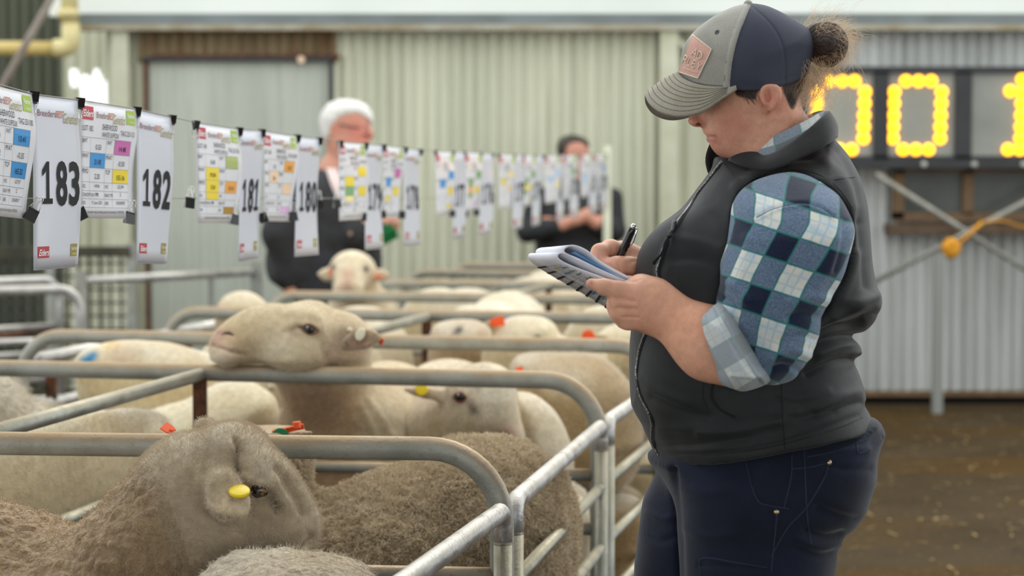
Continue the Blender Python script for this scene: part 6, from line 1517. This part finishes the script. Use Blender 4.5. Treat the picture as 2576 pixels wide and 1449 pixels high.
# ================================================================== HANGING SALE SHEETS ON TWO STRINGS, WITH BINDER CLIPS
def sY(px): return 7077.0/(2180.0-px)
TX = [-400, 0, 85, 197, 343, 430, 490, 600, 658, 748, 803, 855, 918, 963, 1020, 1057, 1095, 1170, 1255, 1360, 1460, 1530]
TYY = [140, 214, 238, 252, 275, 295, 308, 325, 329, 343, 349, 357, 362, 366, 373, 378, 381, 383, 388, 392, 389, 388]
def ytop(px): return float(np.interp(px, TX, TYY))
def S3(px, py): return P(px, py, sY(px))
m_string = M('grey_cord', srgb(150, 146, 136), rough=.7)
o = MB().tube([S3(x_, ytop(x_)-1) for x_ in np.linspace(-350, 1528, 70)], .0011, 6).build('cord', m_string, smooth=True); tag(o, 'upper cord that carries the hanging sale sheets', 'cord')
o = MB().tube([S3(x_, 499)-np.array([.02, 0, 0]) for x_ in np.linspace(-350, 1528, 40)], .0011, 6).build('cord', m_string, smooth=True); tag(o, 'lower cord behind the sale sheets, at mid-sheet height', 'cord')
pq_ = S3(1528, 380); o = MB().tube([(pq_[0], pq_[1], 0), (pq_[0], pq_[1], pq_[2]+.03)], .022, 12).build('cord_pole', m_cream, smooth=True); tag(o, 'pale pole at the far end of the cords', 'pole')
def sheet_mat(name, c):
    m, t, b = _new(name); b.inputs['Base Color'].default_value = (*c, 1); b.inputs['Roughness'].default_value = .32; b.inputs['Coat Weight'].default_value = .2
    tr = N(t, 'ShaderNodeBsdfTranslucent'); tr.inputs[0].default_value = (*c, 1); mx = N(t, 'ShaderNodeMixShader'); mx.inputs[0].default_value = .3
    t.links.new(b.outputs[0], mx.inputs[1]); t.links.new(tr.outputs[0], mx.inputs[2]); t.links.new(mx.outputs[0], t.nodes['Material Output'].inputs[0]); return m
m_info = sheet_mat('laminated_white_sheet', srgb(243, 243, 247)); m_num = sheet_mat('laminated_number_sheet', srgb(228, 230, 238))
m_blk = M('printed_black', (.018, .018, .021), rough=.6, spec=.15); m_line = M('table_rule', srgb(120, 120, 130), rough=.5)
INK = {k: M('print_'+k, srgb(*v), rough=.4) for k, v in dict(blue=(40, 146, 214), pink=(206, 108, 178), yellow=(240, 214, 34), orange=(240, 170, 70), green=(120, 170, 110), olive=(166, 182, 104), brown=(176, 132, 30), paleblue=(170, 206, 240), paleyellow=(246, 232, 160), paleorange=(246, 214, 180), palepink=(228, 180, 226), maroon=(120, 44, 60), red=(176, 30, 44), elders=(196, 40, 66), lime=(160, 190, 40), gold=(150, 136, 40), rust=(196, 104, 50), white=(244, 244, 246)).items()}
_tc = {}
def text2d(s, bold=0.0, shear=0.0):
    key = (s, bold, shear)
    if key in _tc: return _tc[key]
    cu = bpy.data.curves.new('t', 'FONT'); cu.body = s; cu.size = 1.0; cu.offset = bold; cu.shear = shear; cu.resolution_u = 3
    ob = bpy.data.objects.new('t', cu); me = bpy.data.meshes.new_from_object(ob)
    V = np.zeros(len(me.vertices)*3); me.vertices.foreach_get('co', V); V = V.reshape(-1, 3)[:, :2]; F = [tuple(p.vertices) for p in me.polygons]
    bpy.data.objects.remove(ob); bpy.data.meshes.remove(me); bpy.data.curves.remove(cu)
    if len(V): V = V-V.min(0)*np.array([1, 0])
    _tc[key] = (V, F); return _tc[key]
class Sheet:
    def __init__(s, name, xl, xr, H, label, group, mat, swing=0.0, curl=.006, seed=0, yl=None):
        s.L, s.R = S3(xl, ytop(xl)+1), S3(xr, ytop(xr)+1); s.H = H; s.curl = curl; s.seed = seed
        d = s.R-s.L; s.W = float(np.linalg.norm(d)); s.d = d/s.W; s.n = np.cross(s.d, (0, 0, 1)); s.n /= np.linalg.norm(s.n)
        if s.n[1] > 0: s.n = -s.n
        s.swing = swing
        s.t = tag(empty(name, tuple((s.L+s.R)/2-np.array([0, 0, H]))), label, 'sign', group)
        nu, nv = 10, 12; V = [s.pt(u, v, o_) for o_ in (0, -.0006) for v in np.linspace(0, 1, nv) for u in np.linspace(0, 1, nu)]
        F = []
        for k in (0, 1):
            for j in range(nv-1):
                for i in range(nu-1): a = k*nu*nv+j*nu+i; q = (a, a+nu, a+nu+1, a+1); F.append(q if k == 0 else q[::-1])
        ring = [i for i in range(nu)]+[j*nu+nu-1 for j in range(1, nv)]+[(nv-1)*nu+i for i in range(nu-2, -1, -1)]+[j*nu for j in range(nv-2, 0, -1)]
        for a, b_ in zip(ring, ring[1:]+ring[:1]): F.append((a, b_, b_+nu*nv, a+nu*nv))
        obj('sheet', V, F, mat, s.t, True); s.mb = {}
    def pt(s, u, v, off=0.0):
        c = s.curl*min(1, v*3)*(math.sin(v*3.4+s.seed)*u+.5*math.sin(u*3.1+s.seed*1.7)*v)
        return s.L+s.d*(u*s.W+s.swing*v)+np.array([0, 0, -v*s.H])+s.n*(off+c)
    def _m(s, key): return s.mb.setdefault(key, MB())
    def rect(s, u0, v0, u1, v1, key, off=.0007, rnd=False):
        us, vs = np.linspace(u0, u1, 4), np.linspace(v0, v1, 4); V = [s.pt(u, v, off) for v in vs for u in us]
        F = [(j*4+i, (j+1)*4+i, (j+1)*4+i+1, j*4+i+1) for j in range(3) for i in range(3)]
        if key in ('line',): s._m(key).add(V, F)
        else: MB().add(V, F).build({'elders': 'red_logo', 'red': 'red_logo', 'lime': 'green_logo', 'gold': 'olive_logo'}.get(key, 'colour_cell'), INK[key], s.t)
    def text(s, txt, u, v, h, key, sx=.75, bold=0.0, shear=0.0, anchor='l', off=.0013, fit=None):
        """v is the baseline, h the cap height in sheet heights"""
        V, F = text2d(txt, bold, shear)
        if not len(V): return
        sc = h*s.H/.70; x = V[:, 0]*sc*sx/s.W; w = x.max()
        if fit: x = x*(fit/w); w = fit
        x0 = u-(0 if anchor == 'l' else w/2 if anchor == 'c' else w)
        s._m(key).add([s.pt(x0+a, v-b_*sc/s.H, off) for a, b_ in zip(x, V[:, 1])], F)
    def done(s, names):
        for k, mb in s.mb.items():
            o = mb.build(names.get(k, 'logo_lettering'), INK.get(k, m_blk if k == 'black' else m_line), s.t)
            o['kind'] = 'stuff'
def header(S, near, big):
    pass
def info(num, xl, xr, cells, tagno=None, vals=None, sire='', rich=2, seed=0, label=''):
    S = Sheet('info_sheet', xl, xr, .21, label, 'information sheets on the cord', m_info, curl=.010, seed=seed)
    S.rect(.02, .035, .215, .15, 'elders'); S.rect(.80, .02, .955, .15, 'lime')
    if rich:
        S.text('Elders', .035, .125, .06, 'white', .8, .015, .35, off=.0016, fit=.165); S.text('Nutrien', .815, .09, .042, 'white', .7, .01, fit=.12); S.text('Livestock', .85, .135, .022, 'white', .7, fit=.085)
        S.text('Breeders', .27, .125, .055, 'maroon', .6, 0, fit=.20); S.text('BEST', .475, .125, .058, 'rust', .6, .01, fit=.10); S.text('Genetics', .555, .16, .085, 'gold', .6, 0, .45, fit=.22)
    S.text('LOT %d' % num, .03, .245, .046, 'black', fit=.18); S.text('SHERWOOD', .50, .222, .050, 'black', anchor='c', fit=.26); S.text('WHITE SUFFOLK', .52, .286, .044, 'black', anchor='c', fit=.30)
    if tagno: S.text('TAG %d' % tagno, .945, .258, .046, 'black', anchor='r', fit=.25)
    R = [.30, .43, .56, .685, .76, .83, .905]
    for v in R: S.rect(.02, v-.0015, .90, v+.0015, 'line')
    for u in (.02, .18, .46, .61, .90): S.rect(u-.001, R[0], u+.001, R[-1], 'line')
    lab = (('BWT', 'WWT'), ('PWWT', 'PFAT'), ('PEMD', 'TCP'), ('LEQ', 'FWEC'), ('CONCEPTION TYPE', 'REAR TYPE'), ('DOB', 'SIRE'))
    vals = vals or (('', ''),)*6
    for r_, (a, b_) in enumerate(lab):
        if rich or r_ in (1, 3):
            hh = .038 if r_ < 3 else .03
            S.text(a, .03, R[r_]+.05, hh, 'black', fit=(.029 if r_ < 3 else .0215)*len(a)); S.text(b_, .47, R[r_]+.05, hh, 'black', fit=(.029 if r_ < 3 else .0165)*len(b_))
            va, vb_ = vals[r_]
            if va: S.text(va, .32 if len(va) < 8 else .32, R[r_+1]-.03, .045 if r_ < 3 else .028, 'black', anchor='c', fit=(.024 if r_ < 3 else .016)*len(va))
            if vb_: S.text(vb_, .755, R[r_+1]-.03, .045 if r_ < 3 else .03, 'black', anchor='c', fit=(.024 if r_ < 3 else .02)*len(vb_))
    if rich: S.text('Australian sheep breeding values from lambplan: 01/09/2026', .14, .955, .024, 'black', .55, fit=.66)
    pos = dict(BWT=(.182, 0), PWWT=(.182, 1), PEMD=(.182, 2), LEQ=(.182, 3), WWT=(.612, 0), PFAT=(.612, 1), TCP=(.612, 2), FWEC=(.612, 3), SIRE=(.612, 5))
    for k, c in cells.items():
        u, r_ = pos[k]; S.rect(u, R[r_]+.002, u+(.276 if u < .5 else .286), R[r_+1]-.002, c, .0005)
    S.done({'black': 'lettering', 'line': 'table_rules', 'white': 'logo_lettering'})
    return S
def number(num, xl, xr, swing, rich=2, seed=0, label=''):
    S = Sheet('number_sheet', xl, xr, .297, label, 'lot number sheets on the cord', m_num, swing=swing, curl=.006, seed=seed)
    if rich:
        S.text('Breeders', .08, .115, .038, 'maroon', .6, 0, fit=.40); S.text('BEST', .49, .115, .04, 'rust', .6, .01, fit=.17); S.text('Genetics', .64, .145, .062, 'gold', .6, 0, .45, fit=.33)
    V, F = text2d(str(num), .022); cw = .21 if rich else .21
    for k, ch in enumerate(str(num)):
        V, F = text2d(ch, .03); fitw = .235
        if ch == '1': V, F = np.array([(0, 0), (.5, 0), (.5, .09), (.34, .09), (.34, .70), (.22, .70), (0, .56), (0, .45), (.2, .55), (.2, .09), (0, .09)]), [(0, 1, 2, 3, 9, 10), (3, 4, 5, 8, 9), (5, 6, 7, 8)]; fitw = .20
        sc = .245*S.H/.70; w = V[:, 0].max()*sc/S.W
        x = V[:, 0]*sc/S.W*(fitw/w); u0 = .16+k*.275
        MB().add([S.pt(u0+a, .62-b_*sc/S.H, .0014) for a, b_ in zip(x, V[:, 1])], F).build('digit', m_blk, S.t)
    S.rect(.07, .865, .30, .932, 'red'); S.rect(.78, .858, .94, .932, 'gold')
    if rich: S.text('Elders', .085, .918, .036, 'white', .8, .012, .35, off=.0016, fit=.20); S.text('Nutrien', .79, .895, .022, 'white', .7, fit=.14); S.text('Livestock', .83, .922, .012, 'white', .7, fit=.09)
    S.rect(.0, .985, 1.0, .990, 'line')
    S.done({'line': 'sleeve_edge', 'white': 'logo_lettering'})
    return S
V182 = (('0.53', '14.48'), ('21.43', '-0.50'), ('2.20', '155.16'), ('149.86', '-22.99'), ('NM', '2'), ('01 June 2025', 'SH240907'))
V183 = (('0.40', '13.41'), ('20.12', '-0.35'), ('2.10', '165.32'), ('150.30', '-27.97'), ('NM', '2'), ('01 June 2025', 'SH240917'))
def lb(n, kind, extra): return 'white %s for lot %d, %s' % (kind, n, extra)
info(183, -62, 80, dict(WWT='blue', TCP='blue'), 251100, V183, seed=1, label='white information sheet cut off by the left edge, blue cells')
info(182, 202, 342, dict(WWT='pink', PWWT='blue', TCP='yellow'), 251121, V182, seed=2.2, label='white information sheet headed LOT 182, with pink, blue and yellow cells')
info(181, 492, 599, dict(PWWT='yellow', PEMD='yellow', LEQ='yellow', WWT='olive', TCP='orange', SIRE='brown'), 251105, (('0.40', ''), ('19.04', ''), ('3.34', '151.4'), ('', ''), ('NM', ''), ('', '')), seed=.4, label='white information sheet with a tall yellow column, left of number 181')
info(180, 661, 745, dict(WWT='orange', PWWT='paleorange', TCP='paleorange', SIRE='palepink'), 251098, (('0.5', '13.0'), ('20.1', ''), ('', ''), ('', ''), ('', ''), ('', '')), seed=1.4, label='white information sheet with orange cells, left of number 180')
info(179, 852, 919, dict(WWT='yellow', PWWT='yellow', PEMD='green', LEQ='paleyellow', TCP='yellow'), 251090, rich=1, seed=.1, label='white information sheet with yellow and green cells, below the white-haired man')
info(178, 964, 1013, dict(WWT='pink', PWWT='blue', TCP='yellow', LEQ='yellow'), 251087, rich=1, seed=2, label='white information sheet with small pink and blue cells, left of number 178')
info(177, 1095, 1141, dict(WWT='blue', PWWT='blue', TCP='yellow', SIRE='yellow'), rich=0, seed=.5, label='far information sheet with two blue cells, first after the gap')
info(176, 1169, 1211, dict(WWT='green', PWWT='green', PEMD='orange', LEQ='green', TCP='yellow', SIRE='palepink'), rich=0, seed=1, label='far information sheet with a green and orange column')
info(175, 1254, 1295, dict(PWWT='yellow', WWT='paleyellow', TCP='paleorange'), rich=0, seed=1.7, label='far information sheet with one yellow cell')
info(174, 1312, 1346, dict(WWT='green', PWWT='green', PEMD='yellow', TCP='yellow', LEQ='green', SIRE='paleyellow'), rich=0, seed=.9, label='far information sheet with yellow and green cells, in front of dark sleeve')
info(173, 1371, 1407, dict(WWT='paleblue', PWWT='paleblue', TCP='paleyellow'), rich=0, seed=.2, label='far information sheet with pale blue cells, below the dark-haired man')
info(172, 1413, 1450, dict(WWT='green', TCP='palepink'), rich=0, seed=1.2, label='far information sheet with a pink cell, below the dark-haired man')
info(171, 1460, 1490, dict(PWWT='paleblue', PEMD='paleblue'), rich=0, seed=.6, label='last but one information sheet at the far end of the cord')
info(170, 1494, 1525, dict(WWT='blue', TCP='paleorange'), rich=0, seed=1.6, label='last information sheet beside the pale pole')
LN = {183: 'nearest, left of the pink-celled sheet', 182: 'hanging before the empty gap in the cord', 181: 'beside the sheet with the yellow column', 180: "in front of the white-haired man's shoulder", 179: "in front of the white-haired man's chest", 178: "at the white-haired man's far hand", 177: 'first narrow sheet past the middle gap', 176: 'right of the green and orange column', 175: 'first of the far sheets before the dark sleeve', 174: "just left of the dark-haired man's forearm", 173: "below the dark-haired man's chin, left one", 172: "below the dark-haired man's chin, right one", 171: 'last but one tall sheet at the far end', 170: 'last tall sheet, against the pale pole'}
NUM = [(183, 83, 196, -.006), (182, 344, 433, -.016), (181, 603, 659, -.016), (180, 748, 804, -.020), (179, 920, 963, -.010), (178, 1016, 1057, -.016), (177, 1141, 1170, -.02), (176, 1210, 1240, -.03), (175, 1293, 1320, -.03), (174, 1340, 1366, -.03), (173, 1402, 1424, -.03), (172, 1436, 1456, -.03), (171, 1484, 1502, -.03), (170, 1512, 1528, -.03)]
for k, (n_, a, b_, sw) in enumerate(NUM): number(n_, a, b_, sw, 2 if k < 4 else (1 if k < 6 else 0), seed=k*.9, label='tall white sheet numbered %d, %s' % (n_, LN[n_]))
# ---- binder clips
m_clip = M('black_clip_steel', (.012, .012, .013), rough=.28, spec=.6); m_wire = M('bright_clip_wire', (.75, .75, .74), rough=.2, metal=1.0)
bw, bh, bt_ = .0088, .0092, .0055
CV = [(-bw, -bt_, bh), (bw, -bt_, bh), (bw, bt_, bh), (-bw, bt_, bh), (-bw, -.0012, -bh), (bw, -.0012, -bh), (bw, .0012, -bh), (-bw, .0012, -bh)]
clip_me = np_mesh('clip_body', CV, [(0, 1, 2, 3), (4, 5, 1, 0), (6, 7, 3, 2), (4, 0, 3, 7), (1, 5, 6, 2), (7, 6, 5, 4)], False); clip_me.materials.append(m_clip)
def wire(sy):
    L = [(-.0062, sy*.0026, -bh+.001), (-.0058, sy*.0050, -bh-.003), (-.0030, sy*.0060, -.022), (-.0034, sy*.0060, -.027), (0, sy*.0060, -.0305), (.0034, sy*.0060, -.027), (.0030, sy*.0060, -.022), (.0058, sy*.0050, -bh-.003), (.0062, sy*.0026, -bh+.001)]
    V, F = tube_geo(smooth_line(L, 24), .0006, 6); me = np_mesh('clip_handle', V, F); me.materials.append(m_wire); return me
wire_me = [wire(-1), wire(1)]
roll_me = np_mesh('jaw_roll', *tube_geo([(-bw, 0, -bh), (bw, 0, -bh)], .0019, 8)); roll_me.materials.append(m_clip)
sdir = math.atan2(S3(800, 0)[1]-S3(100, 0)[1], S3(800, 0)[0]-S3(100, 0)[0])
def clip(px, py, rot=0.0, label='', grp='', yaw=0.0, sc=1.0):
    w = S3(px, py); t = tag(empty('binder_clip', tuple(w)), label, 'clip', grp)
    t.rotation_euler = (0, 0, 0); R_ = Matrix.Rotation(sdir+yaw, 3, 'Z') @ Matrix.Rotation(rot, 3, 'Y')
    t.rotation_euler = R_.to_euler(); t.scale = (sc,)*3
    for me in (clip_me, roll_me, wire_me[0], wire_me[1]):
        o = bpy.data.objects.new(me.name.split('.')[0], me); COL.objects.link(o); o.parent = t
GT, GB = 'binder clips along the upper cord', 'binder clips at the sheets\' lower corners'
NT = ['leftmost of all', 'right corner of the nearest tall sheet', 'right corner of the pink-celled sheet', 'last one before the bare gap', 'at the left corner of the yellow-column sheet', 'right corner of the yellow-column sheet', 'left corner of the orange-celled sheet', 'right corner of the orange-celled sheet', 'just left of the white-haired man', 'just right of the white-haired man\'s neck', 'top right of the yellow and green sheet', 'top left of the pink and blue sheet', 'top right of the pink and blue sheet', 'last before the middle gap']
TOPX = [(84, -4, 0), (200, -3, 0), (343, -3, 0), (432, -3, 0), (493, -2, .5), (601, -2, 0), (659, -2, -.4), (748, -2, .2), (803, -1, 0), (856, -1, .3), (919, -1, 0), (964, -1, 0), (1019, -1, 0), (1057, -1, 0)]
for (x_, dy_, yw), nm in zip(TOPX, NT): clip(x_, ytop(x_)+10*3.4/sY(x_)+dy_, .06, 'black binder clip on the upper cord, '+nm, GT, yw-.8)
for x_ in (1096, 1141, 1170, 1211, 1240, 1255, 1295, 1318, 1345, 1366, 1372, 1407, 1425, 1452, 1461, 1491, 1525): clip(x_, ytop(x_)+4, .05, 'tiny binder clip on the far half of the upper cord', 'far clips on the upper cord')
BOT = [(78, 541, 3.14+.55, .3, 'under the blue-celled sheet at the left edge'), (205, 539, 3.14-.45, -.3, 'under the pink-celled sheet\'s left corner'), (326, 549, 3.14+.2, .5, 'under the pink-celled sheet\'s right corner'), (477, 511, 3.14+.15, .2, 'on the lower cord in the bare gap'), (589, 553, 3.14+.2, .4, 'under the yellow-column sheet'), (662, 548, 3.14-.3, 0, 'under the orange-celled sheet\'s left corner'), (738, 545, 3.14-.1, .3, 'under the orange-celled sheet\'s right corner'), (803, 514, 3.14, 0, 'on the lower cord against the dark jacket, left one'), (848, 513, 3.14, .2, 'on the lower cord against the dark jacket, right one'), (913, 546, 3.14+.1, 0, 'under the yellow and green sheet'), (962, 540, 3.14, 0, 'under the small pink and blue sheet, left corner'), (1011, 541, 3.14+.1, 0, 'under the small pink and blue sheet, right corner'), (1138, 538, 3.14+.1, 0, 'below the first blue-cell sheet'), (1171, 538, 3.14, 0, 'beside the first narrow far sheet'), (1199, 535, 3.14, 0, 'below the green-column sheet')]
for x_, y_, rt_, yw, nm in BOT: clip(x_, y_, rt_, 'black binder clip '+nm, GB, yw-1.1, 1.15)
# ================================================================== TWO MEN IN THE BACKGROUND
m_white_hair = M('white_hair', srgb(232, 230, 226), srgb(206, 202, 196), rough=.6, scale=60, bmp=.5, bscale=120)
m_dark_hair = M('dark_brown_hair', srgb(66, 54, 44), srgb(44, 36, 30), rough=.5, scale=60, bmp=.5, bscale=120)
m_jack = M('dark_wool_jacket', srgb(50, 50, 52), srgb(36, 36, 38), rough=.85, scale=14)
m_jack2 = M('black_work_jacket', srgb(42, 43, 46), srgb(32, 33, 36), rough=.8, scale=14)
m_shirt2 = M('pale_pink_shirt', srgb(226, 206, 200), rough=.8)
m_trou = M('dark_trousers', srgb(40, 40, 46), rough=.85)
def man(label, Y, head, neck, hands, hairp, jacket, T_j, sleeves, trou, hair_m, jack_m, face_spots, extra=None, skin=(206, 148, 126)):
    allp = np.array([P(a, b, Y)[[0, 2]] for a, b in jacket+head])
    t = tag(empty('person', (allp[:, 0].mean(), Y, 0)), label, 'person')
    lo = [allp[:, 0].min()-.25, Y-.45, .0]; hi = [allp[:, 0].max()+.25, Y+.35, allp[:, 1].max()+.05]
    F_ = Field(lo, hi, .0095)
    F_.inflate(smooth_poly(pts2(head, Y), 70), Y, .078, .08, 0); F_.cone(P(*neck[0], Y), P(*neck[1], Y+.02), .055, .065, .03)
    F_.cone(P(*neck[1], Y+.02), (P(*neck[1], Y)[0], Y+.02, .75), .08, .09, .03)
    for ch in hands:
        pp = [P(a, b, Y+d) for a, b, d, r in ch]; F_.chain([P(*neck[1], Y+.05)]+pp, [.05]+[r for *_, r in ch], .02)
    # legs down to the ground
    for s_ in (-1, 1):
        c = P(*neck[1], Y); F_.chain([(c[0], Y+.02, .8), (c[0]+s_*.02, Y+s_*.09, .5), (c[0]+s_*.02, Y+s_*.09, .05)], [.08, .06, .045], .03)
    V, Q = F_.mesh(2); C = np.tile(np.array(srgb(*skin)), (len(V), 1)); C = paint(V, C, face_spots)
    b_ = obj('body', V, Q, m_skin, t, True); set_col(b_, C); bv = bvh_of(V, Q)
    H_ = Field(lo, hi, .0095); H_.inflate(smooth_poly(pts2(hairp, Y-.03), 60), Y+.0, .092, .085, 0); V, Q = H_.mesh(1); V = V+normals(V, Q)*(vnoise(V, 45)*.004)[:, None]
    obj('hair', V, Q, hair_m, t, True)
    J = Field(lo, hi, .0105); J.inflate(smooth_poly(pts2(jacket, Y), 90), Y+.02, T_j, .14, 0)
    for ch in sleeves: J.chain([P(a, b, Y+d) for a, b, d, r in ch], [r for *_, r in ch], .03)
    V, Q = J.mesh(2); Nn = normals(V, Q); V = V+Nn*(vnoise(V, 9)*.008+vnoise(V, 22)*.003)[:, None]
    jk = obj('jacket', V, Q, jack_m, t, True); jb = bvh_of(V, Q)
    K = Field([lo[0], lo[1], .02], [hi[0], hi[1], 1.1], .014)
    for s_ in (-1, 1):
        c = P(*trou, Y); K.chain([(c[0], Y+s_*.06, .98), (c[0]+s_*.03, Y+s_*.10, .5), (c[0]+s_*.03, Y+s_*.10, .06)], [.15, .10, .085], .03)
    V, Q = K.mesh(1); obj('trousers', V, Q, m_trou, t, True)
    for s_ in (-1, 1):
        c = P(*trou, Y); x_ = c[0]+s_*.03; BF = Field((x_-.12, Y+s_*.1-.09, -.005), (x_+.25, Y+s_*.1+.09, .16), .012)
        BF.cone((x_, Y+s_*.10, .09), (x_, Y+s_*.10, .06), .06, .058, .01); BF.cone((x_, Y+s_*.10, .05), (x_+.15, Y+s_*.10, .045), .052, .042, .02)
        V, Q = BF.mesh(1); V[:, 2] = np.maximum(V[:, 2], .002); obj('boot', V, Q, m_black, t, True)
    if extra: extra(t, bv, jb)
def m1(t, bv, jb):
    Y = 9.75
    # open shirt collar, buttons, spectacles and a green folder in the far hand
    v_, f_ = strip_on(jb, [(826, 398), (836, 430), (850, 470), (868, 505)], .055, .006, .004); obj('shirt', v_, f_, m_shirt2, t, True)
    for q in ((882, 588), (884, 640)):
        c, n = on_surf(jb, *q, .001)
        if c is not None: disc('button', c, n, (0, 0, 1), .011, .011, .004, M('horn_button', srgb(150, 124, 104), rough=.4), t)
    MB().tube([P(852, 312, Y-.092), P(880, 318, Y-.09), P(906, 322, Y-.07), P(930, 326, Y-.02)], .004, 6).build('glasses', M('spectacle_frame', (.05, .045, .04), rough=.3), t, True)
    a_ = np.linspace(0, 2*math.pi, 15); MB().tube([P(915+12*math.cos(s_), 330+11*math.sin(s_), Y-.06) for s_ in a_], .003, 6, cap=False).build('glasses', bpy.data.materials['spectacle_frame'], t, True)
man('person with white hair and dark jacket standing beyond the hanging sheets', 9.75,
    [(812, 335), (808, 300), (820, 270), (848, 256), (885, 254), (915, 266), (930, 290), (932, 318), (942, 336), (938, 346), (930, 352), (932, 366), (924, 392), (906, 408), (880, 408), (850, 398), (826, 376)],
    [(856, 380), (842, 430)], [[(740, 560, .0, .055), (722, 690, -.12, .035), (728, 724, -.14, .032), (742, 742, -.15, .022)], [(930, 560, -.2, .05), (968, 572, -.2, .03), (985, 562, -.2, .034), (995, 566, -.2, .02)]],
    [(806, 330), (803, 300), (812, 272), (834, 255), (866, 248), (900, 253), (926, 270), (938, 296), (936, 312), (910, 300), (888, 304), (868, 312), (858, 326), (846, 330), (838, 352), (824, 366), (812, 352)],
    [(836, 412), (800, 424), (752, 440), (712, 470), (690, 520), (676, 590), (668, 660), (680, 706), (720, 735), (780, 800), (930, 800), (956, 730), (962, 640), (958, 560), (944, 490), (912, 440), (876, 418)],
    lambda x, z: lerp(460+(CAM_H-z)/9.75*FPX, [405, 440, 500, 760], [.09, .18, .22, .2]),
    [[(716, 490, -.12, .075), (700, 590, -.18, .07), (712, 690, -.15, .055), (722, 706, -.14, .05)], [(930, 500, -.1, .07), (900, 590, -.2, .06), (952, 578, -.22, .045)]],
    (830, 900), m_white_hair, m_jack, [(900, 330, 30, srgb(214, 120, 108), .7), (848, 325, 12, srgb(206, 120, 104), .6), (925, 345, 14, srgb(208, 112, 100), .6), (985, 565, 20, srgb(150, 96, 84), .6)], m1)
man('person with short dark hair and black jacket writing at the far end of the pens', 11.8,
    [(1404, 390), (1402, 365), (1412, 348), (1440, 342), (1466, 348), (1480, 366), (1482, 388), (1488, 402), (1482, 408), (1480, 422), (1468, 440), (1446, 444), (1424, 432), (1410, 412)],
    [(1440, 420), (1432, 462)], [[(1350, 560, -.1, .05), (1410, 566, -.28, .036), (1452, 552, -.30, .034), (1476, 540, -.30, .036), (1484, 530, -.30, .02)], [(1520, 560, -.15, .05), (1500, 560, -.28, .036), (1478, 548, -.3, .03)]],
    [(1402, 388), (1400, 364), (1410, 346), (1436, 338), (1464, 343), (1482, 360), (1480, 372), (1456, 366), (1440, 374), (1430, 392), (1418, 408), (1408, 404)],
    [(1424, 446), (1390, 462), (1362, 486), (1348, 530), (1346, 600), (1356, 680), (1380, 740), (1510, 740), (1536, 660), (1545, 580), (1536, 510), (1510, 472), (1470, 450)],
    lambda x, z: lerp(460+(CAM_H-z)/11.8*FPX, [440, 470, 520, 740], [.09, .19, .23, .2]),
    [[(1356, 500, -.12, .07), (1330, 582, -.14, .065), (1396, 572, -.28, .05)], [(1536, 500, -.1, .07), (1548, 580, -.12, .065), (1512, 568, -.26, .05)]],
    (1440, 800), m_dark_hair, m_jack2, [(1470, 400, 20, srgb(200, 120, 98), .6)], None)

gb = tag(empty('green_booklet', tuple(P(975, 592, 9.5))), 'green folded booklet in the white-haired man\'s far hand', 'booklet')
m_gb = M('green_card', srgb(20, 128, 72), rough=.6)
for a_, b_ in (((955, 600), (990, 572)), ((958, 604), (996, 584))):
    MB().bar(P(*a_, 9.5), P(*b_, 9.5), .10, .006, up=(.1, .5, 1)).build('cover', m_gb, gb)
